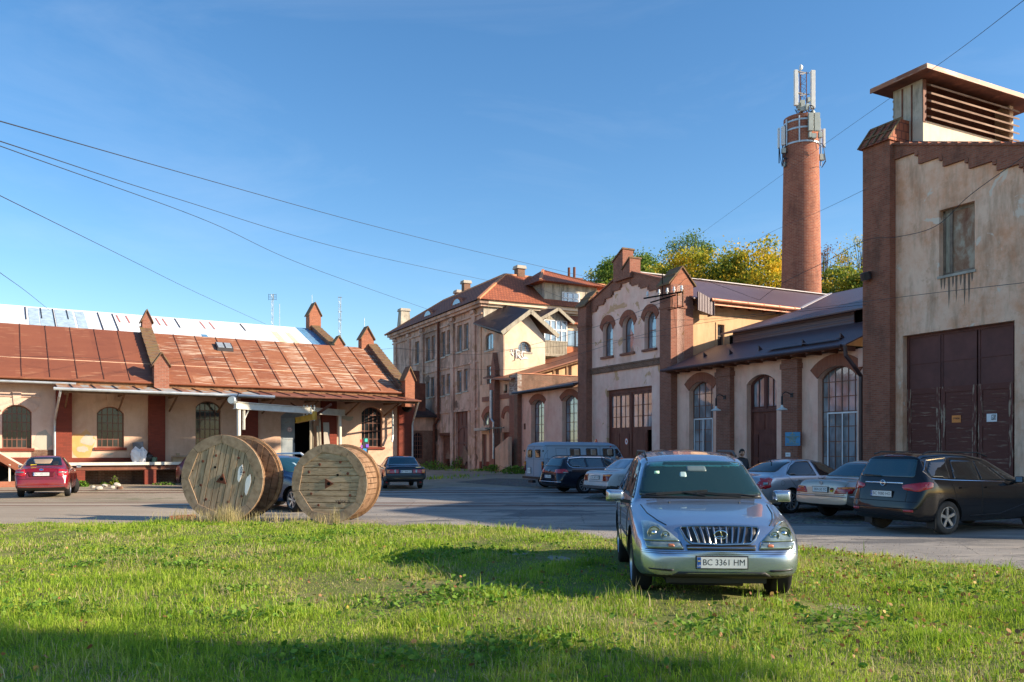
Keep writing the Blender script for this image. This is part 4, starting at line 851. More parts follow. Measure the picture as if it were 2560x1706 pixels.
m = MB(); m.hexa([(30.85,37.15,9.7),(32.0,37.15,9.45),(32.0,37.25,9.45),(30.85,37.25,9.7)], [(30.85,37.15,10.75),(32.0,37.15,10.35),(32.0,37.25,10.35),(30.85,37.25,10.75)]); m.box(31.98, 32.0, 37.1, 37.7, 9.45, 10.3); B.part('eave_box', m, M['purple'])
m = MB(); m.bar((37.5,36.9,9.95), (39.8,37.3,10.02), .32, .14); B.part('eave_flashing', m, M['weld'])
# insulator bracket on the near pier
I = Bld(G, 'insulator_bracket', 'black iron bracket carrying white insulators on the gabled shed pier', 'bracket', WA-.5, gB(1690))
bI = gB(1684, WA-.5); zI = 10.45
m = MB(); m.bar((WA-1.3, bI+1.7, zI), (WA-.6, bI-.9, zI), .1, .07); m.bar((WA-.9, bI+1.6, zI-.22), (WA-.5, bI-.2, zI-.05), .07, .06)
for o_ in (.15, -.35, -.8): m.bar((WA-.5, bI+o_, zI-.8), (WA-.5, bI+o_, zI+.02), .035)
m.bar((WA-.52, bI+.5, zI-.8), (WA-.52, bI-.9, zI-.8), .04); m.bar((WA-.6, bI+.9, zI), (WA-.6, bI+.9, zI+1.4), .035); I.part('frame', m, M['black'])
for k, o_ in enumerate((1.45, .65, .1, -.35, -.85)):
    m = MB(); a_ = WA-1.3+.7*(1.7-o_)/2.6; m.lathe([(.03,0),(.03,.08),(.075,.1),(.085,.17),(.05,.2),(.065,.26),(.04,.33),(0,.34)], (a_, bI+o_, zI+.03), 'z', 12, cap=False); I.part('insulator', m, M['white'])
# ---- long hall between shed and tower
B = Bld(G, 'long_hall', 'long low hall with a brown profiled roof, brick pilasters and tall gridded windows', 'hall', WA, 31.)
b0, b1 = 24.7, b_r-.002
x0, x1, _, z1 = arect(1723, 1783, 954, 1126); w1 = (x0, x1, .85, z1)
x0, x1, _, z1 = arect(2044.5, 2143, 915, 1126); w2 = (x0, x1, .75, z1)
x0, x1, _, z1 = arect(1866.6, 1941.5, 936, 1126); dd = (x0, x1, .0, z1)
ops = []
fo, op = window(B, tf, *w1, .45, .32, 4, 7, .035, 'win_brown', 'glass_hall', headm='brick_arch', hw=.5, white=(.2, .95, .55)); ops.append(op)
fo, op = window(B, tf, *w2, .5, .32, 6, 7, .035, 'win_brown', 'glass_hall', headm='brick_arch', hw=.55, white=(.1, .85, .55)); ops.append(op)
ops.append(arch(*dd, .45))
w = MB(tf); w.box(b0, b1, -.5, 0, 0, 6.1); B.part('wall', w, M['p_hall'], cut=cutter(tf, ops))
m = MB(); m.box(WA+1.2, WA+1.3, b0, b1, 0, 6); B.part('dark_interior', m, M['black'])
# door with fanlight
x0, x1, z0, z1 = dd; xm = (x0+x1)/2
m = MB(tf); a_o = arch(x0, x1, z0, z1, .45); a_i = arch(x0+.12, x1-.12, z0, z1-.13, .38); ring(m, a_i, a_o, -.4, -.28); m.box(xm-.07, xm+.07, -.39, -.29, 3.75, z1-.1); m.box(x0+.12, x1-.12, -.40, -.25, 3.62, 3.78); B.part('door_frame', m, M['door'])
for (xa, xb) in ((x0+.12, xm-.07), (xm+.07, x1-.12)):
    g = MB(tf); g.prism([(xa, 3.78), (xb, 3.78), (xb, ztop(xb, x0, x1, z1, .45)-.12), ((xa+xb)/2, ztop((xa+xb)/2, x0, x1, z1, .45)-.12), (xa, ztop(xa, x0, x1, z1, .45)-.12)], 'y', -.36, -.352); p_ = B.part('pane', g, M['glass_hall'])
    g = MB(tf)
    for xx in (xa+.04, (xa+xb)/2, xb-.04): g.box(xx-.025, xx+.025, -.35, -.31, 3.8, ztop(xx, x0, x1, z1, .45)-.13)
    g.box(xa, xb, -.35, -.31, 3.8, 3.9); B.part('glazing_bars', g, M['door'], p_)
m = MB(tf); m.box(x0+.12, x1-.12, -.38, -.33, 0, 3.62)
for (xa, xb) in ((x0+.2, xm-.08), (xm+.08, x1-.2)): m.box(xa, xb, -.33, -.30, 2.75, 3.5)
lo = B.part('door_panel', m, M['door_red'])
m = MB(tf); xw0, xw1 = x0+.14, x1-.6; m.box(xw0, xw1, -.33, -.27, 0, 2.6)
for k in range(4): m.box(xw0+.16, xw1-.16, -.27, -.245, .2+k*.6, .68+k*.6)
m.box(xw0-.0, xw1+.12, -.33, -.25, 2.6, 2.72); B.part('wicket_door', m, M['door'], lo)
m = MB(tf); m.box(x1-.5, x1-.2, -.33, -.29, .3, 1.2); m.box(x1-.5, x1-.2, -.33, -.29, 1.35, 2.5); B.part('side_panel', m, M['door'], lo)
for (p0, p1) in ((1836,1801),(2005,1965)):
    m = MB(tf); xa, xb = gB(p0), gB(p1); m.box(xa, xb, .003, .3, 0, 6.0); m.box(xa-.05, xb+.05, .002, .36, 5.55, 5.8); B.part('brick_pier', m, M['brick_hall'])
m = MB(tf); m.box(b0, b1, .003, .06, 0, .7); c_ = cutter(tf, [arch(dd[0]-.02, dd[1]+.02, -.2, 1.5, 0)]); B.part('plinth', m, M['brick_paint'], cut=c_)
# roofs
E0, EZ = 28.75, 6.25; CA, CZ1 = 32.5, 7.78
m = MB(); m.slab([(E0, 25., EZ), (E0, 37.75, EZ), (CA, 37.75, CZ1), (CA, 25., CZ1)], .06); B.part('roof', m, M['purple_y'])
m = MB(); m.tube([(E0-.06, 25.2, EZ-.06), (E0-.06, 37.8, EZ-.06)], .075, 8); g_ = B.part('gutter', m, M['brown_pipe'])
m = MB()
for k in range(14): m.box(E0+.05, WA, 25.3+k*.93, 25.42+k*.93, EZ-.22, EZ-.04)
m.box(E0+.02, E0+.06, 25, 37.7, EZ-.16, EZ-.03); B.part('rafters', m, M['rust_dark'])
cb0, cb1 = gB(2135, CA), 36.15
m = MB(); m.box(CA, CA+.08, cb0, cb1, CZ1-.1, 8.42); B.part('clerestory', m, M['purple_y'])
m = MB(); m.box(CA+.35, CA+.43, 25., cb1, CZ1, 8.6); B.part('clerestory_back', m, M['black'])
m = MB(); m.slab([(32.05, 25., 8.36), (32.05, 36.7, 8.36), (47.5, 36.7, 12.97), (47.5, 25., 12.97)], .08); B.part('upper_roof', m, M['purple_y'])
m = MB(); m.slab([(38.6, 36.7, 10.315), (38.6, 37.1, 10.315), (47.6, 43.2, 13.0), (47.6, 36.7, 13.0)], .05); B.part('upper_roof', m, M['purple_y'])
m = MB(); m.slab([(47.5, 25, 12.97), (47.5, 44, 12.97), (60, 44, 9.), (60, 25, 9.)], .06); B.part('rear_roof', m, M['purple_y'])
m = MB(); m.bar((38.9, 37.3, 10.44), (47.5, 42.7, 13.0), .28, .04); B.part('valley_flashing', m, M['weld'])
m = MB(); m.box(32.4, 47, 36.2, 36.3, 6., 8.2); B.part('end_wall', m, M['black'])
for (b_, a_) in ((35.9,30.2),(33.5,29.9),(31.2,29.75),(28.2,29.6),(26.1,29.7)): z_ = EZ+(a_-E0)*.408; m = MB(); m.prism([(a_, z_), (a_+.25, z_+.1), (a_, z_+.28)], 'y', b_, b_+.06); B.part('snow_guard', m, M['brown_pipe'])
m = MB(); zg = EZ+(29.3-E0)*.408; m.slab([(29.3, 26., zg+.16), (29.3, 30.3, zg+.16), (29.7, 30.3, zg+.24), (29.7, 26., zg+.24)], .03); B.part('snow_board', m, M['purple_y'])
bp = gB(2113, 28.7); bv_ = G.B(2152, WA-.2); m = MB(); m.tube([(E0-.06, bp, EZ-.1), (E0-.02, bp, EZ-.5), (E0+.3, bp-.15, EZ-.95), (WA-.2, bv_, EZ-1.35), (WA-.2, bv_, EZ-1.6), (WA-.2, bv_, .1)], .085, 10); B.part('downpipe', m, M['brown_pipe'])
m = MB(tf); m.box(gB(2170), gB(2150), .003, .12, 5.3, 6.1); B.part('corner_bracket', m, M['p_hall'])
# wall lamps (three shades)
def wall_lamp(px, py, pxb, label, num):
    a_ = WA-.9; bL = G.B(px, a_); zL = G.Z(py, a_, bL); bM = G.B(pxb, WA-.3)
    T = Bld(G, 'wall_lamp', label, 'wall lamp', a_, bL, 'enamel wall lamps on the hall pilasters', z0=zL)
    m = MB(); m.lathe([(.03,.22),(.05,.20),(.07,.1),(.22,.03),(.26,-.02),(.25,-.03),(.2,.0),(.04,.06)], (a_, bL, zL), 'z', 20, cap=False); T.part('shade', m, M['offwhite'], smooth=True)
    m = MB(); m.tube([(a_, bL, zL+.2), (a_, bL, zL+.62)], .045, 10); T.part('socket', m, M['ink'])
    m = MB(); pts = [(a_, bL, zL+.6), (a_+.02, bL-.02, zL+.72), (a_+.15, bL-.06, zL+.82), (a_+.35, (bL+bM)/2, zL+.80), (WA-.3, bM, zL+.68)]; m.tube(pts, .022, 8); m.box(WA-.34, WA-.29, bM-.08, bM+.08, zL+.58, zL+.78); T.part('arm', m, M['darkmetal'])
wall_lamp(1790, 1026, 1812, 'white enamel wall lamp on the far pilaster by the first window', 0)
wall_lamp(1955, 1024, 1980, 'white enamel wall lamp right of the tall brown door', 1)
# plaques on the near pilaster
pa_ = WA-.305; b0_, b1_ = G.B(2001, pa_), G.B(1964, pa_); zt_, zb_ = G.Z(1081, pa_, 28.9), G.Z(1115, pa_, 28.9)
S = Bld(G, 'notice_plaque', 'blue enamel plaque with rows of yellow writing on the brick pilaster', 'sign', pa_, b0_, z0=zb_); tfs = fa(pa_)
m = MB(tfs); m.box(b0_, b1_, .002, .03, zb_, zt_); S.part('plate', m, M['signblue'])
# faces -a : text x runs towards -b.  matrix maps text x -> -b, y -> z, normal -> -a
def wall_mtx(a, b, z, org, dn=0.): return Matrix(((0,0,-1,a-org[0]),(-1,0,0,b-org[1]),(0,1,0,z-org[2]),(0,0,0,1)))
def wall_mtx_b(a, b, z, org): return Matrix(((1,0,0,a-org[0]),(0,0,-1,b-org[1]),(0,1,0,z-org[2]),(0,0,0,1)))
bm_ = (b0_+b1_)/2; hh = zt_-zb_; ww = b1_-b0_
for (txt, f_, sz, wf) in (('♦', .93, .10, .05), ('ЛЬВІВ', .80, .10, .34), ('КОМУНАЛЬНЕ ДЕПО ТРАНСПОРТ', .645, .085, .9), ('ТА СЛУЖБА РУХУ', .545, .085, .62), ('УПРАВЛІННЯ', .44, .085, .46), ('КУ-ТРАМ', .28, .14, .42), ('КОМУНАЛЬНЕ ПІДПРИЄМСТВО', .12, .075, .85)):
    if txt == '♦':
        m = MB(tfs); m.box(bm_-.03, bm_+.03, .031, .036, zb_+hh*.88, zb_+hh*.97); S.part('emblem', m, M['signtext']); continue
    text_obj(txt, sz, M['signtext'], S.t, wall_mtx(pa_-.034, bm_, zb_+hh*f_, S.org), width=ww*wf)
b0_, b1_ = G.B(1976, pa_), G.B(1964, pa_); zt_, zb_ = G.Z(1132, pa_, 29.3), G.Z(1142, pa_, 29.3)
S = Bld(G, 'paper_notice', 'small white paper notice below the blue plaque', 'notice', pa_, b0_, z0=zb_); m = MB(tfs); m.box(b0_, b1_, .002, .008, zb_, zt_); S.part('sheet', m, M['white']); text_obj('КУ-2', .09, M['ink'], S.t, wall_mtx(pa_-.01, (b0_+b1_)/2, (zb_+zt_)/2, S.org), width=(b1_-b0_)*.6)
# ---- tower building
B = Bld(G, 'tower_building', 'tall weathered plaster building with a red brick corner pier and louvred lantern', 'building', WA, 20.)
tb0, tb1 = -1.9, gB(2170)+.0; th = lambda b: 14.62-.33*(24.2-b)
x0, x1, z0, z1 = arect(2256.6, 2536.4, 822, 1126); gt = (x0, x1, 0., z1)
wx0, wx1, wz0, wz1 = arect(2348, 2437, 514.6, 683)
w = MB(tf); w.prism([(tb0, 0), (tb1, 0), (tb1, 14.5), (24.2, 14.5), (10, th(10)-.1), (4, 12.), (tb0, 11.4)], 'y', -.6, 0); B.part('wall', w, M['p_tower'], cut=cutter(tf, [arch(*gt, 0), arch(wx0, wx1, wz0, wz1, 0)], -.7, .4))
m = MB(); m.prism([(tb0, 0), (tb1, 0), (tb1, 12.5), (24.2, 13.2), (10, 9.8), (4, 11.8), (tb0, 11.3)], 'x', WA+.9, 50); B.part('body', m, M['p_tower'])
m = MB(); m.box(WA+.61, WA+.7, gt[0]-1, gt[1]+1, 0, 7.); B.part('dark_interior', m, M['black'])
px0, px1 = gB(2239), gB(2171); m = MB(tf); m.box(px0, px1+.0, -.9, .35, 0, 14.5); o = B.part('corner_pier', m, M['brick_tower'])
m = MB(); m.hexa([(WA-.5,px0-.06,14.5),(WA-.5,px1+.1,14.5),(WA+1.,px1+.1,14.5),(WA+1.,px0-.06,14.5)], [(WA+.25,px0-.06,15.45),(WA+.25,px1+.1,15.45),(WA+1.,px1+.1,15.45),(WA+1.,px0-.06,15.45)]); cp_ = B.part('cap', m, M['tiles'], o)
m = MB()
for k in range(5):
    bb = px0-.06+k*(px1-px0+.16)/4; m.bar((WA-.53, bb, 14.53), (WA+.22, bb, 15.47), .06, .05)
m.bar((WA-.14, px0-.07, 15.0), (WA-.14, px1+.11, 15.0), .06, .06); m.bar((WA+.3, px0-.07, 15.49), (WA+.3, px1+.11, 15.49), .16, .08); B.part('cap_ribs', m, M['mosstile'], o)
# stepped band
sb = [gB(p) for p in (2239, 2300, 2361, 2426, 2496, 2563)]+[gB(2563)-1.05*k for k in range(1, 10)]
ys = [401, 411.5, 417.8, 423, 428.3]
w = MB(tf)
for i in range(len(sb)-1):
    b_hi, b_lo = sb[i], sb[i+1]; z_ = G.Z(ys[i], WA, b_hi) if i < 5 else th(b_lo)-.62
    w.prism([(b_lo, z_), (b_hi, z_), (b_hi, th(b_hi)), (b_lo, th(b_lo))], 'y', .003, .12); w.box(b_lo, b_lo+.14, .002, .15, z_-.16, z_)
B.part('stepped_band', w, M['brick_tower'])
w = MB(tf); bb = tb1
n = 34
for k in range(n):
    b_hi = 24.2-k*.42; b_lo = b_hi-.44; w.hexa([(b_lo, -.6, th(b_lo)+.0), (b_hi, -.6, th(b_hi)+.0), (b_hi, .2, th(b_hi)+.0), (b_lo, .2, th(b_lo)+.0)], [(b_lo, -.6, th(b_lo)+.13), (b_hi, -.6, th(b_hi)+.06), (b_hi, .2, th(b_hi)+.06), (b_lo, .2, th(b_lo)+.13)])
B.part('coping', w, M['brick_tower'])
# blocked window
m = MB(tf); i0 = wx0+.06
m.box(wx0, wx1, -.30, -.24, wz0, wz0+.14); m.box(wx0, wx1, -.30, -.24, wz1-.12, wz1); m.box(wx0, wx0+.1, -.30, -.22, wz0, wz1); m.box(wx1-.42, wx1-.3, -.30, -.2, wz0, wz1); m.box(wx1-.1, wx1, -.30, -.24, wz0, wz1); fw_ = B.part('window', m, M['win_wood'])
m = MB(tf); m.box(wx0+.1, wx1-.42, -.29, -.26, wz0+.1, wz1-.1); B.part('rusty_board', m, streaky('rusty_board', [(.35,(.22,.09,.05)),(.5,(.32,.19,.12)),(.62,(.45,.38,.29))], (1.5,1.5,.8), 1.2, .7), fw_)
m = MB(tf); m.box(wx1-.3, wx1-.1, -.29, -.27, wz0+.1, wz1-.1); B.part('side_board', m, M['weath_wood'], fw_)
m = MB(tf); m.box(wx0-.05, wx1+.05, -.3, .06, wz0-.1, wz0-.002); B.part('sill', m, M['concrete'], fw_)
for k in range(9):
    x_ = wx0+(wx1-wx0)*(k+.3+.4*random.random())/9; L_ = random.uniform(.35, 1.25); m = MB(tf); m.prism([(x_-.05, wz0-.1), (x_+.05, wz0-.1), (x_+.035, wz0-.1-L_*.5), (x_+.01, wz0-.1-L_), (x_-.03, wz0-.1-L_*.6)], 'y', -.01, .003); B.part('drip_stain', m, flat('drip_stain', (.20,.14,.10), .9, var=.4) if k == 0 else bpy.data.materials['drip_stain'])
# the tall three-leaf gate
def gpx(X): return G.B(2100+X*.42086, WA+.3)
leaves_ = [(gpx(600), gpx(405)), (gpx(815), gpx(605)), (gpx(1034), gpx(825))]; zd = 4.2; zT = gt[3]
m = MB(tf); m.box(gt[0], gt[1], -.36, -.26, zT-.12, zT); m.box(gt[0], gt[0]+.1, -.36, -.26, 0, zT-.12); m.box(gt[1]-.1, gt[1], -.36, -.26, 0, zT-.12); B.part('gate_frame', m, M['door'])
for k, (x0, x1) in enumerate(leaves_):
    m = MB(tf); m.box(x0, x1, -.34, -.28, .05, zd); 
    L = B.part('gate_leaf', m, M['gate'])
    m = MB(tf)
    for (xa, xb) in ((x0, x0+.17), (x1-.17, x1)): m.box(xa, xb, -.28, -.245, .05, zd)
    B.part('stile', m, M['gate_v'], L)
    m = MB(tf)
    for (za, zb) in ((.05,.25),(1.15,1.42),(2.62,2.88),(3.98,zd)): m.box(x0+.17, x1-.17, -.28, -.25, za, zb)
    for (za, zb) in ((.25,1.15),(1.42,2.62),(2.88,3.98)):
        q = za+.03
        while q < zb-.1: m.box(x0+.19, x1-.19, -.28, -.265, q, q+.13); q += .15
    B.part('boards', m, M['gate'], L)
    m = MB(tf); m.box(x0, x1, -.33, -.30, zd, zT-.12); m.box(x0, x0+.06, -.30, -.27, zd, zT-.12); m.box(x1-.06, x1, -.30, -.27, zd, zT-.12); m.box(x0+.06, x1-.06, -.30, -.275, zd+1.0, zd+1.03); B.part('mesh_panel', m, M['mesh_brown'], L)
for (X0, X1, Y0, Y1, nm, lab, mt, lines) in ((665,718,710,753,'paper_notice','orange paper notice on the middle leaf of the tall gate','orange',[('СТОЯТИ',.55,.7,.09)]), (872,933,700,748,'paper_notice','white printed sheet on the right leaf of the tall gate','white',[('СТІЙ',.62,.42,.17),('ЗАКРИТО',.3,.46,.07)])):
    x0, x1, z0, z1 = arect(2100+X0*.42086, 2100+X1*.42086, 740+Y0*.42086, 740+Y1*.42086, WA+.24); t3 = fa(WA+.24)
    S = Bld(G, nm, lab, 'notice', WA+.24, x0, z0=z0); m = MB(t3); m.box(x0, x1, .0, .008, z0, z1); S.part('sheet', m, M[mt])
    for (tx, f_, wf, sz) in lines: text_obj(tx, sz, M['ink'], S.t, wall_mtx(WA+.24-.011, (x0+x1)/2-(.07 if mt == 'white' else 0), z0+(z1-z0)*f_, S.org), width=(x1-x0)*wf, bold=.002)
# louvred lantern
la, lb0, lb1 = 30.5, 22.6, 24.0; la1 = 36.5
m = MB(); m.box(la, la1, lb0, lb1, 13., 15.28); m.box(la, la+.16, lb0, lb1, 15.28, 17.0); m.box(la1-.25, la1, lb0, lb1, 15.28, 17.0); L = B.part('lantern', m, M['p_cream'])
m = MB(); m.box(la-.04, la-.002, lb0-.02, lb1, 13.2, 16.98); B.part('lantern_face', m, M['p_grey'], L)
m = MB()
for b_ in (lb0+.5, lb0+.95): m.box(la-.07, la-.042, b_-.03, b_+.03, 13.3, 16.9)
m.box(la-.08, la+.1, lb0-.06, lb0-.02, 15.2, 16.95); B.part('lantern_batten', m, M['rust_dark'], L)
m = MB(); m.box(la+.2, la1-.3, (lb0+lb1)/2-.05, (lb0+lb1)/2+.05, 15.28, 17.); B.part('lantern_void', m, M['rust_dark'], L)
for k in range(5):
    z_ = 15.33+k*.325
    for (b_, s) in ((lb0, -1), (lb1, 1)):
        m = MB(); m.hexa([(la+.2, b_+s*.22, z_), (la1+.1, b_+s*.22, z_), (la1+.1, b_+s*.22, z_+.075), (la+.2, b_+s*.22, z_+.075)], [(la+.2, b_-s*.15, z_+.22), (la1+.1, b_-s*.15, z_+.22), (la1+.1, b_-s*.15, z_+.29), (la+.2, b_-s*.15, z_+.29)]); B.part('louvre', m, M['slat'], L)
m = MB(); m.box(29.75, 37.6, 21.9, 24.5, 16.97, 17.10); rr = B.part('lantern_roof', m, M['rust_dark'], L); 
m = MB(); m.box(29.7, 37.65, 21.85, 24.55, 17.101, 17.15); m.box(29.69, 29.745, 21.85, 24.55, 16.95, 17.10); m.box(29.7, 37.65, 21.84, 21.895, 16.95, 17.10); B.part('roof_edge', m, M['rust_pale'], L)
m = MB(); m.prism([(23.3, 14.6), (px1, 13.9), (24.9, 12.5), (10, 10.), (10, 10.1)], 'x', WA+.5, 50.); B.part('roof', m, M['purple'])
m = MB(tf); m.tube([(tb1-.35, .5, 8.9), (tb1-.35, .6, 9.2)], .22, 14); B.part('loudspeaker', m, M['darkmetal'])
# ---- low wall range between the shed and the far block
B = Bld(G, 'low_range', 'low range with two arched windows under a dark blue roof beside the gabled shed', 'outbuilding', WA, 52.)
ops = []
for (p0, p1, yt) in ((1328,1360,999),(1405,1443.6,988)):
    x0, x1, _, z1 = arect(p0, p1, yt, 1106); fo, op = window(B, tf, x0, x1, 1.15, z1, .38, .35, 4, 7, .035, 'win_brown', 'glass_hall', headm='brick_arch', hw=.42); ops.append(op)
rb1 = gB(1304)
w = MB(tf); w.box(b_l+.01, rb1, -.5, 0, 0, 6.05); B.part('wall', w, M['p_hall'], cut=cutter(tf, ops))
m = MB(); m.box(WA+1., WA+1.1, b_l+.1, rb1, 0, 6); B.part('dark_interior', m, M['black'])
m = MB(); m.slab([(28.95, b_l, 6.22), (28.95, rb1, 6.15), (35.5, rb1, 7.45), (35.5, b_l, 7.5)], .09); B.part('roof', m, M['bluemetal'])
m = MB(); m.tube([(28.9, b_l, 6.14), (28.9, rb1, 6.08)], .09, 8); B.part('gutter', m, M['bluemetal'])
m = MB(tf); m.box(rb1-.65, rb1-.45, .0, .05, 3.3, 3.75); B.part('meter_box', m, M['rust_dark'])
m = MB(); m.box(WA-.0, 40, rb1, rb1+.35, 0, 7.62); pw = B.part('parapet_wall', m, M['brick_ruin'])
m = MB(); m.box(WA-.4, 40, rb1-.06, rb1+.42, 7.625, 7.68); B.part('parapet_flashing', m, M['copper'], pw)
m = MB(); m.box(WA-.35, WA+.001, rb1-.02, gB(1283), 0, 6.0); e_ = B.part('end_pier', m, M['brick_hall'])
m = MB(); m.box(WA-.36, WA-.002, rb1+.0, gB(1283)+.01, 6.001, 7.6); B.part('whitewashed_top', m, brick('brick_whitewashed', (.5,.48,.44), (.2,.1,.07), (.4,.36,.3), stain=.7, var=.5), e_)
m = MB(); m.box(WA-.37, WA-.352, rb1+.0, rb1+.55, 0, 6.); B.part('dark_brick_strip', m, M['brick_ruin'], e_)  # darker brick strip down the near edge of the pier
# ---- bay of red-banded annex in front of the far block + gabled wing
def c2(X, Y): return 1020+X*.2041, 880+Y*.2041
B = Bld(G, 'banded_annex', 'pink annex with red brick bands, pointed pilaster and small doors left of the low range', 'annex', WA, 61.)
ab0, ab1 = gB(1285), 64.38
w = MB(tf); w.box(ab0, ab1, -.4, 0, 0, 7.25)
def crect(X0, X1, Y0, Y1): p0, yt = c2(X0, Y0); p1, yb = c2(X1, Y1); return arect(p0, p1, yt, yb)
aw = crect(925, 1060, 735, 900); d1 = crect(905, 962, 1010, 1410); d1 = (d1[0], d1[1], 0, d1[3]); w3 = crect(1010, 1060, 1010, 1290); sw = crect(1170, 1215, 400, 510); d2 = crect(1155, 1240, 985, 1400); d2 = (d2[0], d2[1], 0, d2[3])
B.part('wall', w, M['p_tall_low'], cut=cutter(tf, [arch(*aw, .7), arch(*d1, 0), arch(*w3, 0), arch(*sw, 0), arch(*d2, 0)], -.3, .3))
window(B, tf, *aw, .7, .15, 3, 1, .07, 'win_wood', 'glass_sky', headm='brick_arch', hw=.5); window(B, tf, *w3, 0, .15, 1, 2, .06, 'win_wood', 'glass'); window(B, tf, *sw, 0, .15, 1, 1, .06, 'win_brown', 'glass')
for d in (d1, d2): m = MB(tf); m.box(d[0], d[1], -.22, -.16, 0, d[3]); B.part('door', m, M['door_red'])
for (X0, X1, Y0, Y1) in ((915,1060,548,605),(1130,1290,515,572)): r_ = crect(X0, X1, Y0, Y1); m = MB(tf); m.box(r_[0], r_[1], .003, .08, r_[2], r_[3]); B.part('brick_band', m, M['brick_hall'])
r_ = crect(1150, 1285, 660, 745); m = MB(tf); a0_ = arch(r_[0]+.4, r_[1]-.4, r_[2]-.5, r_[3]-.45, .6); a1_ = arch(r_[0], r_[1], r_[2]-.5, r_[3], .9); ring(m, a0_[2:], a1_[2:], .003, .07); B.part('blind_arch', m, M['brick_arch'])
x0_, x1_ = sorted((gB(c2(1062,0)[0]), gB(c2(1125,0)[0]))); zt_ = G.Z(c2(0,230)[1], WA, x0_); m = MB(tf); m.box(x0_, x1_, .003, .5, 0, 7.2); m.box(x0_+.1, x1_-.1, .003, .4, 7.2, zt_); m.prism([(x0_+.02, zt_), (x1_-.02, zt_), ((x0_+x1_)/2, zt_+1.5)], 'y', .0, .42); pl = B.part('pointed_pilaster', m, M['brick_hall'])
m = MB(tf); m.tube([((x0_+x1_)/2-.1, .6, 6.6), ((x0_+x1_)/2-.1, .6, 4.3)], .13, 10); m.tube([((x0_+x1_)/2-.1, .6, 4.3), ((x0_+x1_)/2-.5, .6, 4.0), ((x0_+x1_)/2-.5, .6, 1.)], .09, 8); B.part('downpipe', m, M['galv_clean'], pl)
r_ = crect(895, 1055, 945, 965); m = MB(tf); m.box(r_[0], r_[1], .0, .7, r_[2], r_[2]+.22); B.part('door_hood', m, M['concrete'])
m = MB(tf); r_ = crect(1040, 1270, 935, 945); m.bar((r_[0], .7, r_[3]), (r_[1], .7, r_[3]), .08)
for k in range(4): m.bar((r_[0]+.5+k*.7, .7, r_[3]+.1), (r_[0]+.5+k*.7, .7, r_[3]-.4), .05)
B.part('cable_bracket', m, M['darkmetal'])
m = MB(tf); m.box(ab0, ab1, .003, .05, 0, .75); B.part('plinth', m, M['brick_paint'], cut=cutter(tf, [arch(d1[0], d1[1], -.3, 2, 0), arch(d2[0], d2[1], -.3, 2, 0)]))
r_ = crect(1215, 1305, 1060, 1480); m = MB(); m.prism([(rb1+.3, 0), (gB(1266), 0), (gB(1266), r_[3]-.75), (rb1+.3, r_[3]+.1)], 'x', WA-1.0, WA-.7); B.part('wing_wall', m, M['p_tall_low'])
# mono-pitch roof over the annex
zr = lambda a, b: 7.28+.30*(a-29.1)+.1*(b-57)
m = MB(); m.slab([(28.9, 57.0, zr(28.9,57)), (37.5, 57.0, zr(37.5,57)), (37.5, 62, zr(37.5,62)), (28.9, 62, zr(28.9,62))], .12); B.part('roof', m, M['rust'])
m = MB()
for k in range(6): m.box(30.5+k*1.2, 30.65+k*1.2, 57.35, 57.5, 7.6, zr(30.5+k*1.2, 57)-.1)
m.bar((29.5,57.3,zr(29.5,57)-.2),(37.,57.3,zr(37.,57)-.2),.12,.2); B.part('roof_posts', m, M['timber'])
m = MB(); m.prism([(31, 7.4), (38, 7.4), (38, zr(38,57)-.15), (31, zr(31,57)-.15)], 'y', 57.9, 58.1); B.part('infill_wall', m, M['p_gable_side'])
# gabled wing
Wg = Bld(G, 'gabled_wing', 'cream gabled wing with a tarred roof and small arched window above the annex', 'building wing', 31.8, 60.)
wb = 59.6; z_e, z_p = 11.0, 12.85; wa0, wa1 = WA, gA(1363, wb); wam = gA(1318.6, wb)
tb = fb(wb); x0, x1, z0, z1 = brect(1295.6, 1328, 854, 880, wb); gop = arch(x0, x1, z0, z1, .5)
m = MB(tb); m.prism([(wa0, 6.5), (wa1, 6.5), (wa1, z_e-.1), (wam, z_p), (wa0, z_e)], 'y', -.4, 0); Wg.part('gable_wall', m, M['p_cream'], cut=cutter(tb, [gop], -.5, .3)); window(Wg, tb, x0, x1, z0, z1, .5, .25, 3, 1, .05, 'win_wood', 'glass_sky', sill=.05, sm='concrete')
m = MB(); m.box(wa1-.3, wa1, wb+.4, 64.4, 6.5, 11.2); Wg.part('side_wall', m, M['p_cream'])
op1 = arect(1214, 1233, 833, 875); op2 = arect(1217, 1231, 914, 968)
m = MB(); m.prism([(wb+.401, 7.26), (64.38, 7.26), (64.38, 12.3), (wb+.401, 11.05)], 'x', WA, WA+.4); Wg.part('side_wall', m, M['p_tall_low'], cut=cutter(tf, [arch(*op1, .2), arch(*op2, 0)], -.3, .3))
window(Wg, tf, *op1, .2, .15, 2, 1, .06, 'win_wood', 'glass_sky', sill=.08, sm='concrete'); window(Wg, tf, *op2, 0, .15, 1, 2, .06, 'win_wood', 'glass_sky')
pk0, pk1 = Vector((wam, wb-.55, 13.1)), Vector((wam+.3, 64.4, 14.35))
for (ae0, ze0, ae1, ze1) in ((29.15, 11.15, 29.1, 12.6), (wa1+.95, 11.2, wa1+.9, 12.5)):
    m = MB(); pts = [Vector((ae0, wb-.55, ze0)), pk0, pk1, Vector((ae1, 64.4, ze1))]; m.hexa([p-Vector((0,0,.12)) for p in pts], pts); Wg.part('roof', m, M['darkroof'])
    m = MB(); m.bar(Vector((ae0, wb-.6, ze0-.12)), pk0+Vector((0,-.05,-.12)), .07, .34); Wg.part('barge_board', m, M['weath_wood'])
m = MB(tf); m.box(wb+.0, wb+.6, .003, .1, 7.3, 11.); Wg.part('corner_strip', m, M['p_tall_low'])
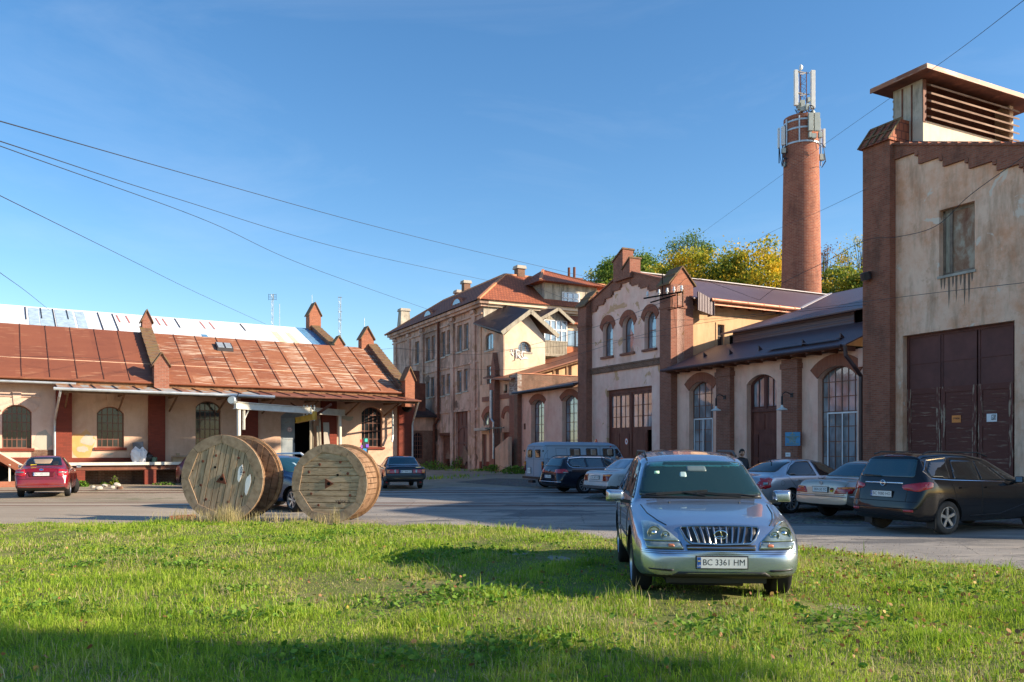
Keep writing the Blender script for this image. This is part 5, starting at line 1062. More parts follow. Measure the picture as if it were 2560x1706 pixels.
m = MB(tf); m.box(64.0, 64.38, .003, .1, 7.3, 12.2); Wg.part('corner_strip', m, M['p_tall_low'])
gx_, gz_ = gA(1276, wb), G.Z(902, 31, wb)
for nm_, mt_, w_, L_ in (('graffiti', 'white', .10, [[(0,1.2),(.25,1.5),(.4,1.1),(.1,.9),(.35,.6)],[(.7,1.4),(.75,.3)],[(.7,1.4),(1.1,1.3),(1.05,1.0),(.75,.9),(1.2,.3)],[(1.9,1.2),(1.5,1.3),(1.4,.8),(1.6,.4),(2.0,.5)],[(1.3,.2),(2.2,.35)]]), ('graffiti_outline', 'ink', .05, [[(.5,1.4),(.55,.0),(.3,-.1)],[(.95,.9),(.9,.25)],[(1.6,1.0),(1.65,.5)]])):
    for l_ in L_: m = MB(); m.tube([(gx_+x*.72, wb-.01, gz_+z*.6) for x, z in l_], w_*.6, 5); Wg.part(nm_, m, M[mt_])
# glazed balcony
pb = 61.6; Bc = Bld(G, 'glazed_balcony', 'timber balcony with a boarded gable and glazed front beside the gabled wing', 'balcony', gA(1389, pb), pb)
x0, x1 = gA(1361.5, pb), gA(1417, pb); xm = (x0+x1)/2; zf = G.Z(887, xm, pb); zb_ = G.Z(855, xm, pb); ze_ = G.Z(803, xm, pb); zp_ = G.Z(772, xm, pb)
m = MB(); m.box(x0, x1, pb, 64.4, zf-.15, zf); Bc.part('floor', m, M['weath_wood'])
m = MB(); k = x0
while k < x1-.05: m.box(k, k+.11, pb, pb+.04, zf, zb_); k += .15
k = pb
while k < 64.3: m.box(x0-.04, x0, k, k+.11, zf, zb_); k += .15
m.box(x0-.05, x1, pb-.03, pb+.06, zb_, zb_+.08); m.box(x0-.05, x1, pb-.03, pb+.06, zf-.05, zf+.05); Bc.part('balustrade', m, M['weath_wood'])
m = MB(); hz = ze_-zb_
for f_ in (0, .28, .52, .76, 1.): xx = x0+(x1-x0)*f_; m.box(xx-.04, xx+.04, pb-.01, pb+.05, zb_+.08, ze_+.05)
for z_ in (zb_+hz*.52, zb_+hz*.58, ze_): m.box(x0, x1, pb, pb+.05, z_, z_+.06)
m.box(x0-.05, x0+.05, 64.2, 64.3, zb_, ze_); Bc.part('glazing_frame', m, M['win_white'])
g = MB(); g.box(x0+.02, x1-.02, pb+.06, pb+.07, zb_+.08, ze_); g.box(x0+.02, x0+.03, pb+.08, 64.2, zb_+.08, ze_); Bc.part('pane', g, M['glass_sky'])
m = MB(); k = x0
while k < x1-.05:
    zt_ = ze_+.06+(zp_-ze_-.25)*(1-abs(k+.06-xm)/((x1-x0)/2+.01)); m.box(k, k+.12, pb+.0, pb+.04, ze_+.06, max(ze_+.08, zt_)); k += .15
Bc.part('gable_boards', m, M['weath_wood'])
for s, ex in ((-1, gA(1343.6, pb-.3)), (1, gA(1433, pb-.3))):
    pk0 = Vector((xm, pb-.45, zp_)); pts = [Vector((ex, pb-.45, G.Z(800 if s < 0 else 808, ex, pb))), pk0, pk0+Vector((0,2.9,.25)), Vector((ex, 64.3, G.Z(800, ex, pb)+.25))]
    m = MB(); m.hexa([p-Vector((0,0,.1)) for p in pts], pts); Bc.part('roof', m, M['darkroof']); m = MB(); m.bar(pts[0]-Vector((0,.05,.1)), pk0-Vector((0,.05,.1)), .06, .26); Bc.part('barge_board', m, M['weath_wood'])
# veranda right of it
vb = 62.3; V = Bld(G, 'glazed_veranda', 'orange walled veranda with a strip of windows next to the glazed balcony', 'veranda', gA(1440, vb), vb)
x0, x1 = gA(1417, vb)+.02, 43.; zA, zB, zC = G.Z(900, x0, vb), G.Z(866, x0, vb), G.Z(826, x0, vb)
m = MB(); m.box(x0, x1, vb, 64.38, zA-2, zB); V.part('wall', m, flat('orange_wall', (.55,.17,.07), .8, var=.25)); m = MB(); m.box(x0, x1, vb, 64.38, zC, zC+.55); V.part('fascia', m, M['p_cream'])
g = MB(); g.box(x0+.03, x1, vb+.06, vb+.07, zB, zC); V.part('pane', g, M['glass_sky']); m = MB()
for k in range(8): xx = x0+k*.82; m.box(xx, xx+.09, vb, vb+.05, zB, zC)
m.box(x0, x1, vb-.02, vb, zB-.04, zB+.06); V.part('glazing_frame', m, M['win_wood'])
m = MB(); m.slab([(x0-.5, vb-.5, zC+.6), (x1, vb-.5, zC+.6), (x1, 64.39, zC+1.7), (x0-.5, 64.39, zC+1.7)], .1); V.part('roof', m, M['tiles'])
# ---- the tall block
B = Bld(G, 'tall_block', 'tall three storey old plaster building with stained walls and a red tiled hipped roof', 'building', 30., 64.4)
TA, TB0, TB1, TZ = 30., 64.4, 88., 14.25; tt = fa(TA)
def t3(X, Y): return 940+X*.35714, 640+Y*.35714
wl = []
for (X0, X1, Y0, Y1) in ((568,602,486,672),(616,648,472,655),(455,486,532,708),(497,524,518,690),(350,380,572,738),(388,412,560,728),(274,302,600,755),(568,600,803,958),(613,642,793,945),(456,482,836,980),(494,520,826,967),(350,374,858,992),(384,408,850,985)):
    p0, yt = t3(X0, Y0); p1, yb = t3(X1, Y1); wl.append(arect(p0, p1, yt, yb, TA))
p0, yt = t3(558, 1075); p1, yb = t3(642, 1480); dg1 = arect(p0, p1, yt, yb, TA); dg1 = (dg1[0], dg1[1], 0, dg1[3])
p0, yt = t3(450, 1258); p1, yb = t3(522, 1470); dg2 = arect(p0, p1, yt, yb, TA); dg2 = (dg2[0], dg2[1], 0, dg2[3])
m = MB(tt); m.box(TB0, TB1, -.5, 0, 0, TZ); B.part('wall', m, M['p_tall'], cut=cutter(tt, [arch(*w_, 0) for w_ in wl]+[arch(*dg1, 0), arch(*dg2, 0)], -.4, .3))
for w_ in wl: window(B, tt, *w_, 0, .2, 2, 2, .09, 'win_wood', 'glass_sky', sill=.1, sm='concrete')
m = MB(); m.box(TA+.501, 46, TB0, TB1, 0, TZ); B.part('wall', m, M['p_grey'])
for d in (dg1,):
    m = MB(tt); m.box(d[0], d[1], -.3, -.25, 0, d[3]); g_ = B.part('gate', m, M['door_red']); m = MB(tt); zz = d[3]*.72
    ring(m, arch(d[0]+.1, d[1]-.1, 0, zz-.12, .5)[2:], arch(d[0], d[1], 0, zz, .55)[2:], -.25, -.2); m.box((d[0]+d[1])/2-.04, (d[0]+d[1])/2+.04, -.25, -.2, 0, zz-.1)
    for k in range(1, 3): xx = d[0]+(d[1]-d[0])*k/3; m.box(xx-.05, xx+.05, -.25, -.2, zz+.1, d[3])
    m.box(d[0], d[1], -.25, -.2, d[3]*.42, d[3]*.45); B.part('gate_trim', m, M['door'], g_)
m = MB(tt); m.box(dg2[0], dg2[1], -.38, -.33, 0, dg2[3]); B.part('garage_door', m, M['rust_dark']); m = MB(tt); m.box(dg2[0]-.1, dg2[1]+.1, 0, .08, dg2[3], dg2[3]+.25); B.part('lintel', m, M['rustmetal'])
for X in (140, 235, 330, 540, 690):
    p_, _ = t3(X, 0); b_ = G.B(p_, TA); m = MB(tt); m.box(b_-.35, b_+.35, .003, .16, 0, TZ-.6); m.box(b_-.4, b_+.4, .003, .3, TZ-.6, TZ-.3); B.part('pilaster', m, M['p_tall'])
m = MB(tt); m.box(TB0, TB1, .003, .12, 5.2, 5.4); m.box(TB0, TB1, .003, .1, 9.35, 9.5); m.box(TB0, TB1, .003, .14, 13.4, 13.55); B.part('string_course', m, M['p_tall'])
m = MB(); m.box(TA-.55, TA+.3, TB0-.55, TB1+.5, TZ, TZ+.28); m.box(TA-.35, TA+.3, TB0-.35, TB1+.3, TZ-.22, TZ); B.part('cornice', m, M['p_tall'])
m = MB(); m.box(TA+.3, 46.5, TB0-.55, TB0+.1, TZ-.0, TZ+.3); m.box(TA+.3, 46.5, TB0-.3, TB0, TZ-.2, TZ); B.part('cornice', m, M['p_cream'])
m = MB(fb(TB0)); m.box(30.05, 31.6, .003, .06, 12.6, TZ-.2); B.part('corner_panel', m, M['p_grey'])
p_, _ = t3(438, 0); b_ = G.B(p_, TA-.2); m = MB(tt); m.tube([(b_, .22, TZ-.2), (b_, .22, 4.7), (b_+.9, .3, 4.1), (b_+.9, .3, .1)], .14, 10); B.part('downpipe', m, M['rustmetal'])
for (b_, z_, w_s, h_s) in ((68.3, 1.2, .8, .9), (72.2, .8, .6, .8), (66.2, .9, .9, .7), (75., 3.2, .5, .8), (70.2, 5.9, .5, .35), (77.5, 8.8, .8, .4)):
    r_ = random.Random(int(b_*7)); m = MB(tt); m.prism([(b_+w_s*math.cos(a)*r_.uniform(.6,1.2), z_+h_s*math.sin(a)*r_.uniform(.6,1.2)) for a in np.linspace(0, 2*PI, 16)[:-1]], 'y', -.01, .002); B.part('exposed_brick', m, M['brick_ruin'])
# roof
e = .75; zE = TZ+.3; rz = 18.05; r0 = (TA-e, TB0-e); w_ = 5.05
V_ = [(TA-e, TB0-e, zE), (46.5, TB0-e, zE), (46.5, TB0-e+w_, rz), (TA-e+w_, TB0-e+w_, rz), (TA-e+w_, TB1+e-w_, rz), (TA-e, TB1+e, zE), (TA-e+2*w_, TB1+e, zE), (TA-e+2*w_, TB0-e+2*w_, zE), (46.5, TB0-e+2*w_, zE)]
m = MB(); m.v = V_; m.f = [(0,1,2,3), (0,3,4,5), (5,4,6), (6,4,3,7), (7,3,2,8)]; me = bpy.data.meshes.new('roof'); me.from_pydata([tuple(Vector(v)-Vector((30,64.4,0))) for v in V_], [], m.f); link('roof', me, M['tiles'], B.t)
m = MB(); m.bar(V_[0], V_[3], .26, .16); m.bar(V_[3], V_[2], .22, .14); m.bar(V_[3], V_[4], .22, .14); m.bar(V_[4], V_[5], .22, .14); B.part('ridge_tiles', m, M['tile_ridge'])
def chim(px, b, a, ytop, w, d, zb, mat='brick_ruin', taper=0.):
    zt = G.Z(ytop, a, b); m = MB(); t_ = taper; m.hexa([(a-w/2-t_, b-d/2-t_, zb), (a+w/2+t_, b-d/2-t_, zb), (a+w/2+t_, b+d/2+t_, zb), (a-w/2-t_, b+d/2+t_, zb)], [(a-w/2, b-d/2, zt-.3), (a+w/2, b-d/2, zt-.3), (a+w/2, b+d/2, zt-.3), (a-w/2, b+d/2, zt-.3)]); c_ = B.part('chimney', m, M[mat])
    m = MB(); m.box(a-w/2-.12, a+w/2+.12, b-d/2-.12, b+d/2+.12, zt-.3, zt-.15); m.box(a-w/2-.08, a+w/2+.08, b-d/2-.08, b+d/2+.08, zt-.15, zt); B.part('chimney_cap', m, M['concrete'], c_)
chim(0, 68.9, gA(1299, 68.9), 666, .75, .75, 17.2); bb_ = G.B(1165, 34.6); chim(0, bb_, 34.6, 703, .7, .7, 16.5); bb_ = G.B(1148, 35.5); chim(0, bb_, 35.5, 727, .8, .8, 16.2); bb_ = G.B(1010, 32.5); chim(0, bb_, 32.5, 773, 1.0, 1.0, 14.6, 'p_grey', .25)
for X, Y, s_ in ((565, 325, .75), (362, 410, .6)):
    p_, y_ = t3(X, Y); a_ = 30.5; b_ = G.B(p_, a_); z_ = G.Z(y_, a_, b_); m = MB(); m.prism([(b_+1.6*math.cos(PI*k/8), 15.0+1.05*math.sin(PI*k/8)) for k in range(9)], 'x', a_, a_+2.5); dm = B.part('dormer', m, M['tiles'])
    g = MB(fa(a_)); g.prism([(b_+1.0*math.cos(PI*k/8), 15.05+.8*math.sin(PI*k/8)) for k in range(9)], 'y', .01, .05); B.part('pane', g, M['glass_sky'], dm)
# attic block
aa0, aa1, ab_ = gA(1360, 64.7), gA(1492, 64.7), 64.7; t4 = fb(ab_)
m = MB(); m.box(aa0, aa1, ab_, 71, 14.3, 16.75); at = B.part('attic_block', m, M['p_grey'])
for k in range(5): xx = aa0+(aa1-aa0)*[0,.16,.36,.78,.9][k]; m = MB(t4); m.box(xx, xx+.06, .003, .04, 14.6, 16.7); B.part('batten', m, M['weath_wood'], at)
x0, x1, z0, z1 = brect(1406, 1447, 733, 761, ab_); m = MB(t4)
for f_ in (0, .33, .66, 1): xx = x0+(x1-x0)*f_; m.box(xx-.06, xx+.06, .0, .08, z0, z1)
for f_ in (0, .5, 1): zz = z0+(z1-z0)*f_; m.box(x0, x1, .0, .07, zz-.04, zz+.04)
wf_ = B.part('attic_window', m, M['win_white'], at); g = MB(t4); g.box(x0, x1, .003, .03, z0, z1); B.part('attic_pane', g, M['glass_sky'], at)
e = .8; zE2 = 16.75; cx_ = (aa0+aa1)/2; V2 = [(aa0-e, ab_-e, zE2), (aa1+e, ab_-e, zE2), (aa1+e, 72, zE2), (aa0-e, 72, zE2), (cx_-.9, 68.3, 18.75), (cx_-.6, 68.6, 18.75)]
me = bpy.data.meshes.new('attic_roof'); me.from_pydata([tuple(Vector(v)-Vector((30,64.4,0))) for v in V2], [], [(0,1,5,4),(1,2,5),(2,3,4,5),(3,0,4),(3,2,1,0)]); link('attic_roof', me, M['tiles'], B.t)
m = MB(); m.bar(V2[0], V2[4], .24, .16); m.bar(V2[1], V2[5], .22, .14); B.part('attic_ridge_tiles', m, M['tile_ridge'])
m = MB(); a_ = gA(1418, 68.5); m.box(a_-.2, a_+1.6, 68.2, 68.8, 17.4, 18.35); m.tube([(a_+.2, 68.5, 18.3), (a_+.2, 68.5, 19.3)], .13, 8); m.tube([(a_+.8, 68.5, 18.3), (a_+.8, 68.5, 19.4)], .13, 8); B.part('vent_stack', m, M['rust_dark'])
# ---- ruined brick outhouse left of the tall block
ob = 75.2; O = Bld(G, 'ruined_outhouse', 'crumbling brick outhouse with a dark arched window between warehouse and tall block', 'outhouse', 27.5, ob)
t5 = fb(ob); p0, yt = c2(65, 985); p1, yb = c2(185, 1310); x0, x1, z0, z1 = brect(p0, p1, yt, yb, ob); oa0 = gA(1022, ob)
m = MB(t5); m.box(oa0, TA-.02, -.4, 0, 0, 5.1); O.part('wall', m, M['brick_ruin'], cut=cutter(t5, [arch(x0, x1, z0, z1, .6)], -.5, .3)); window(O, t5, x0, x1, z0, z1, .6, .2, 4, 6, .05, 'win_brown', 'glass')
m = MB(t5); m.box(x0-.1, TA-.3, .003, .05, 3.6, 5.0); O.part('plaster_patch', m, M['p_tall_low'])
m = MB(); m.v = [(oa0-.4, ob-.5, 5.0), (TA-.02, ob-.5, 5.0), (TA-.02, 80, 5.0), (oa0-.4, 80, 5.0), (oa0+.5, ob+2.2, 6.9), (28.2, ob+2.2, 6.9)]
me = bpy.data.meshes.new('roof'); me.from_pydata([tuple(Vector(v)-Vector((27.5, ob, 0))) for v in m.v], [], [(0,1,5,4),(1,2,5),(2,3,4,5),(3,0,4),(3,2,1,0)]); link('roof', me, M['darkroof'], O.t)
m = MB(); m.box(oa0-.4, TA-.02, ob-.55, ob-.45, 4.85, 5.05); O.part('gutter', m, M['darkmetal'])
m = MB(); a_ = gA(1042, ob+.5); m.box(a_-.9, a_+.8, ob+.2, ob+1.5, 5.2, 8.2); m.box(a_-.5, a_+.2, ob+.3, ob+1., 8.2, 9.4); O.part('derelict_stack', m, M['rust_dark'])
# ---------------------------------------------------------------- factory chimney with phone antennas
CY = 70.; cX = (2003-1280)/2066*CY; k_ = CY/2066
T = thing('factory_chimney', 'tall round red brick factory chimney hung with phone antennas', 'chimney', (cX, CY, 0))
zt = 1.7+(1126-299)*k_; RR = lambda z: 1.86-(1.86-1.38)*z/zt
m = MB(); m.lathe([(RR(z), z) for z in (0, 8, 16, 22, zt-.3)]+[(RR(zt)+.05, zt-.28), (RR(zt)+.05, zt), (1.1, zt), (1.1, zt-1)], (0,0,0), 'z', 48)
sh = m.build('shaft', M['brick_chim'], T, smooth=True)
uv = sh.data.uv_layers[0]
for p in sh.data.polygons:
    us = []
    for li in p.loop_indices:
        c = sh.data.vertices[sh.data.loops[li].vertex_index].co; us.append((math.atan2(c.y, c.x), c.z, li))
    a0 = us[0][0]
    for (a, z, li) in us:
        if a-a0 > PI: a -= 2*PI
        if a-a0 < -PI: a += 2*PI
        uv.data[li].uv = (a*1.6, z)
def az(X, Y): return Vector(((1900+X*.1913-2006)*k_, 0, 1.7+(1126-(140+Y*.1913))*k_))
for Y in (905, 1010, 1190):
    z = az(0, Y).z; r = RR(z)+.04; m = MB(); m.lathe([(r,-.07),(r+.03,-.07),(r+.03,.07),(r,.07),(r,-.07)], (0,0,z), 'z', 40, cap=False); m.build('steel_band', M['galv_clean'], T)
z0, z1 = az(0,1190).z, az(0,880).z
for a in (200, 245, 330, 20, 80, 140):
    x, y = math.cos(R(a)), math.sin(R(a)); r = RR(z0)+.1; m = MB(); m.bar((x*r, y*r, z0-.1), (x*r, y*r, z1+.1), .1); m.build('steel_upright', M['galv_clean'], T)
# lattice mast with head-frame
m = MB(); bz, tz = az(0,840).z, az(0,230).z; xm = az(565,0).x; h = .28
cs = [(xm-h, -h), (xm+h, -h), (xm, h)]
for (x, y) in cs: m.tube([(x, y, bz-.6), (x, y, tz)], .035, 6)
z = bz; i = 0
while z < tz-.4:
    for q in range(3): a, b = cs[q], cs[(q+1)%3]; m.tube([(a[0], a[1], z if i%2 else z+.4), (b[0], b[1], z+.4 if i%2 else z)], .014, 4)
    z += .4; i += 1
m.build('lattice_mast', M['rustmetal'], T)
m = MB()
for Y in (232, 510): 
    z = az(0,Y).z; m.bar((az(455,0).x, -.5, z), (az(615,0).x, -.1, z), .07); m.bar((az(500,0).x, -.7, z-.35), (az(680,0).x, .2, z+.15), .05); m.bar((az(600,0).x, .3, z), (az(455,0).x, -.5, z), .04)
m.build('head_frame', M['darkmetal'], T)
for (X0, X1, Y0, Y1, y, dp) in ((420,470,240,700,-.75,.26),(505,525,310,660,.3,.2),(672,728,200,700,-.1,.3),(482,498,300,640,-.35,.12)):
    p0, p1 = az(X0, Y0), az(X1, Y1); m = MB(); m.box(p0.x, p1.x, y-dp/2, y+dp/2, p1.z, p0.z); m.build('panel_antenna', M['offwhite'], T, bevel=.03)
for (X, Y, r, y, f) in ((515, 190, .26, -.5, 1), (650, 800, .24, -.9, -1)):
    p = az(X, Y); m = MB(); m.lathe([(.02,.22),(.14,.18),(r,.02),(r,0.),(0,.0)], (p.x, y, p.z), 'x' if f > 0 else 'x', 20, cap=False); m.build('dish_antenna', M['greygreen' if f < 0 else 'offwhite'], T, smooth=True)
rs = random.Random(4)
for (X0, X1, Y0, Y1, y) in ((480,520,650,740,-.5),(505,560,630,770,-.7),(620,655,560,620,-.2),(600,640,650,700,-.3),(560,580,700,770,-.9),(455,490,590,660,-.3)):
    p0, p1 = az(X0, Y0), az(X1, Y1); m = MB(); m.box(p0.x, p1.x, y-.15, y+.15, p1.z, p0.z); m.build('radio_unit', M['greygreen'], T, bevel=.02)
for i in range(16):
    a = az(rs.uniform(440,700), rs.uniform(660,760)); b = az(rs.uniform(500,660), rs.uniform(800,860)); y = rs.uniform(-.8, .1); mid = (a+b)/2+Vector((rs.uniform(-.25,.25), 0, -.1)); m = MB(); m.tube([a+Vector((0,y,0)), mid+Vector((0,y,0)), b+Vector((0,y*.5,0))], .025, 5); m.build('cable', M['ink'], T)
for (X, Y, r) in ((635, 740, .26),): p = az(X, Y); m = MB(); m.tube([(p.x+r*math.cos(k*PI/10), -.8, p.z+r*math.sin(k*PI/10)) for k in range(21)], .04, 6); m.build('cable_coil', M['ink'], T)
# antennas round the shaft
for (X0, X1, Y0, Y1, y) in ((555,620,850,1080,-1.75),(632,705,845,1080,-1.7)):
    p0, p1 = az(X0, Y0), az(X1, Y1); m = MB(); m.box(p0.x, p1.x, y, y+.22, p1.z, p0.z); m.build('panel_antenna', M['greygreen'], T, bevel=.03)
for (X0, X1, Y0, Y1, y) in ((240,262,955,1220,-.3),(272,316,955,1195,-.6),(830,862,960,1200,-.2)):
    p0, p1 = az(X0, Y0), az(X1, Y1); m = MB(); m.box(p0.x, p1.x, y, y+.25, p1.z, p0.z); m.build('panel_antenna', M['offwhite'], T, bevel=.03)
m = MB()
for (X, Y0, Y1, y) in ((325,945,1480,-.5),(800,965,1450,-.2),(250,1220,1420,-.3),(285,1200,1460,-.5)): a, b = az(X, Y0), az(X, Y1); m.tube([(a.x,y,a.z),(b.x,y,b.z)], .045, 6)
for (X0, X1, Y, y) in ((320,360,990,-.5),(320,350,1060,-.5),(770,815,985,-.2),(770,815,1330,-.2),(300,350,1420,-.4)): a, b = az(X0, Y), az(X1, Y); m.tube([(a.x,y,a.z),(b.x,y,b.z)], .04, 6)
m.build('mounting_pole', M['darkmetal'], T)
for (X0, X1, Y0, Y1, y) in ((685,732,1095,1165,-1.75),(275,325,1235,1300,-.6),(775,845,1300,1380,-.4),(565,600,1090,1160,-1.7),(600,660,1110,1170,-1.7),(305,335,1410,1470,-.5)):
    p0, p1 = az(X0, Y0), az(X1, Y1); m = MB(); m.box(p0.x, p1.x, y, y+.3, p1.z, p0.z); m.build('radio_unit', M['greygreen'], T, bevel=.02)
m = MB()
for (X, Y, r, y) in ((335,1330,.28,-.5),): p = az(X, Y); m.tube([(p.x+r*math.cos(k*PI/10), y, p.z+r*math.sin(k*PI/10)) for k in range(21)], .05, 6)
m.build('cable_coil', M['ink'], T)
for q in (((250,1220),(260,1350),(285,1470),(300,1450)),((320,1300),(300,1400),(320,1490)),((820,1200),(850,1390),(800,1480),(775,1470)),((600,1170),(650,1230),(655,1310)),((660,1230),(730,1250),(770,1300))): m = MB(); m.tube([az(*p)+Vector((0,-1.72 if 560 < p[0] < 780 else -.4,0)) for p in q], .03, 5); m.build('cable', M['ink'], T)

# ---------------------------------------------------------------- trees
M['leaf_green'] = leafmat('leaves_green', [(0.,(.06,.12,.02)),(.5,(.13,.22,.03)),(.85,(.24,.31,.05)),(1.,(.42,.38,.05))], .4, clump=(.5, .6))
M['leaf_yellow'] = leafmat('leaves_yellow', [(0.,(.10,.16,.02)),(.3,(.26,.30,.03)),(.6,(.62,.47,.03)),(.85,(.80,.48,.03)),(1.,(.70,.28,.03))], .45, clump=(.5, .65))
M['leaf_mixed'] = leafmat('leaves_turning', [(0.,(.07,.13,.02)),(.5,(.18,.25,.03)),(.75,(.44,.38,.04)),(1.,(.65,.42,.04))], .42, clump=(.5, .65))
M['leaf_brown'] = leafmat('leaves_sparse', [(0.,(.10,.05,.04)),(.6,(.20,.09,.06)),(1.,(.30,.18,.08))], .3)
def tree(name, label, cat, x, y, h, cw, ch, leaf, n, seed, lsz=.32, nclump=60, group=None, trunk_r=.25, z0=0., bark='bark', branchy=1.):
    rg = np.random.default_rng(seed); rd = random.Random(seed)
    T = thing(name, label, cat, (x, y, z0), 0, group)
    m = MB(); top = Vector((rd.uniform(-.4,.4), rd.uniform(-.4,.4), h*.93)); base = h-ch
    m.tube([(0,0,-.2), (top.x*.2, top.y*.2, base*.6), (top.x*.6, top.y*.6, base+ch*.4), top], [trunk_r*1.3, trunk_r, trunk_r*.55, .03], 8)
    cl = []
    for i in range(nclump):
        while True:
            p = np.array([rd.uniform(-1,1), rd.uniform(-1,1), rd.uniform(-1,1)])
            if .25 < (p**2).sum() < 1: break
        s = 1+.22*math.sin(3*math.atan2(p[1], p[0])+seed)
        wz = 1-.35*max(0, p[2])
        cl.append(Vector((p[0]*cw*s*wz, p[1]*cw*s*wz, base+ch*.5+p[2]*ch*.5)))
    for c in cl[:int(26*branchy)]:
        t0 = rd.uniform(.25, .8); st = Vector((top.x*t0*.6, top.y*t0*.6, base*.6+(c.z-base*.6)*t0*.55)); mid = (st+c)/2+Vector((rd.uniform(-.5,.5), rd.uniform(-.5,.5), rd.uniform(.1,.8)))
        m.tube([st, mid, c], [trunk_r*.35, trunk_r*.18, .02], 5)
        for q in range(int(2*branchy)):
            e = c+Vector((rd.uniform(-1,1), rd.uniform(-1,1), rd.uniform(-.2,1.1)))*cw*.25; m.tube([mid, (mid+e)/2+Vector((0,0,.2)), e], [trunk_r*.12, .03, .012], 4)
    m.build('trunk', M[bark], T, smooth=True)
    C = np.array([list(c) for c in cl]); idx = rg.integers(0, len(C), n); sp = cw*.155*rg.uniform(.6, 1.5, len(C))[idx]
    P = C[idx]+rg.normal(0, 1, (n, 3))*sp[:,None]*np.array([1,1,.7])
    o = leaves('crown', P[:,0], P[:,1], P[:,2], lsz*rg.uniform(.6, 1.3, n), M[leaf], 1., .6); o.parent = T; o.location = (0,0,0)
    return T
def tp(px, Y): return (px-1280)/2066*Y
for (px, Y, ytop, cw, ch, leaf, n, sd, lab, nm) in (
    (1545, 92, 648, 3.6, 9, 'leaf_green', 4200, 1, 'green tree rising left of the stepped gable peak', 'broadleaf_tree'),
    (1622, 94, 646, 4.0, 9, 'leaf_green', 6000, 2, 'round dark green tree just right of the gable peak', 'broadleaf_tree'),
    (1726, 98, 592, 3.9, 8, 'leaf_green', 2600, 3, 'tallest open crowned tree with loose grey green leaves', 'broadleaf_tree'),
    (1712, 88, 640, 5.0, 10, 'leaf_yellow', 9000, 4, 'yellow green tree in front of the tallest open crown', 'broadleaf_tree'),
    (1795, 86, 668, 4.6, 9, 'leaf_mixed', 8000, 5, 'dense turning tree above the hall roof, between the two yellow ones', 'broadleaf_tree'),
    (1895, 84, 612, 4.6, 10, 'leaf_yellow', 10000, 6, 'golden orange tree beside the chimney', 'broadleaf_tree'),
    (1850, 100, 640, 5, 10, 'leaf_mixed', 6000, 16, 'turning tree deep behind the golden orange one', 'broadleaf_tree'),
    (2065, 96, 618, 3.4, 11, 'leaf_brown', 700, 7, 'nearly bare tree with purple brown leaves right of the chimney', 'bare_tree'),
    (2100, 88, 680, 4.4, 9, 'leaf_mixed', 7500, 8, 'green and yellow tree between chimney and corner pier', 'broadleaf_tree'),
    (2155, 92, 590, 3.8, 10, 'leaf_yellow', 1500, 9, 'thin crowned tree with bare twigs behind the corner pier', 'bare_tree'),
    (2165, 84, 676, 3.6, 9, 'leaf_mixed', 6000, 12, 'leafy yellow green tree close behind the corner pier', 'broadleaf_tree'),
    (1600, 82, 690, 4.2, 8, 'leaf_mixed', 3500, 10, 'low green tree hidden mostly behind the shed gable', 'broadleaf_tree'),
    (1510, 96, 672, 2.6, 8, 'leaf_mixed', 2500, 11, 'small yellowish tree at the left end of the row', 'broadleaf_tree')):
    h = 1.7+(1126-ytop)*Y/2066; tree(nm, lab, 'tree', tp(px, Y), Y, h+.5, cw*.9, ch, leaf, int(n*1.9), sd, .27 if n > 3000 else .22, 85 if n > 3000 else 50, 'trees behind the hall roofs', branchy=1.6 if n < 3000 else .8)
# trees beside the photographer that shade the near grass
tree('roadside_tree', 'leafy tree beside the photographer shading the near lawn', 'tree', 15.5, 1.6, 12.6, 2.5, 6.2, 'leaf_green', 4200, 31, .34, 24, None)
tree('roadside_tree', 'second leafy tree further right beside the photographer', 'tree', 23, -1.2, 14.5, 2.6, 7.0, 'leaf_green', 3000, 32, .36, 22, None)

# ---------------------------------------------------------------- radio masts far left
for (px, Y, yt, yb, lab, hd) in ((681, 130, 735, 812, 'thin lattice mast with a square head behind the white roof', 1), (699, 140, 760, 815, 'thin plain mast right of the square headed one', 0), (850, 120, 742, 836, 'slim tall mast above the roof end', 2), (780, 150, 738, 778, 'faint needle mast behind the roof pinnacle', 0), (911, 130, 795, 822, 'short needle mast above the right hand roof pinnacle', 0)):
    X = tp(px, Y); z1 = 1.7+(1126-yt)*Y/2066; T = thing('radio_mast', lab, 'mast', (X, Y, 0), 0, 'thin masts behind the warehouse')
    m = MB(); w = .05 if hd == 0 else .10
    if hd:
        for (a, b) in ((-w*1.6,-w),(w*1.6,-w),(0,w*1.6)): m.tube([(a,b,0),(a,b,z1)], .035, 5)
        z = 8.
        while z < z1-1: m.tube([(-w*1.6,-w,z),(w*1.6,-w,z+.7)], .02, 4); m.tube([(w*1.6,-w,z+.7),(-w*1.6,-w,z+1.4)], .02, 4); z += 1.4
    else: m.tube([(0,0,0),(0,0,z1)], .05, 6)
    m.build('pole', M['galv_clean'], T)
    if hd == 1:
        m = MB()
        for z in (z1-.15, z1-.5, z1-.85): m.bar((-.6,0,z),(.6,0,z),.05)
        for x in (-.6,-.2,.2,.6): m.bar((x,0,z1-1.),(x,0,z1),.04)
        m.build('aerial', M['darkmetal'], T)
    if hd == 2:
        m = MB()
        for z in (z1-.1, z1-2.2, z1-3.4): m.bar((-.3,0,z),(.3,0,z),.06)
        m.build('aerial', M['darkmetal'], T)
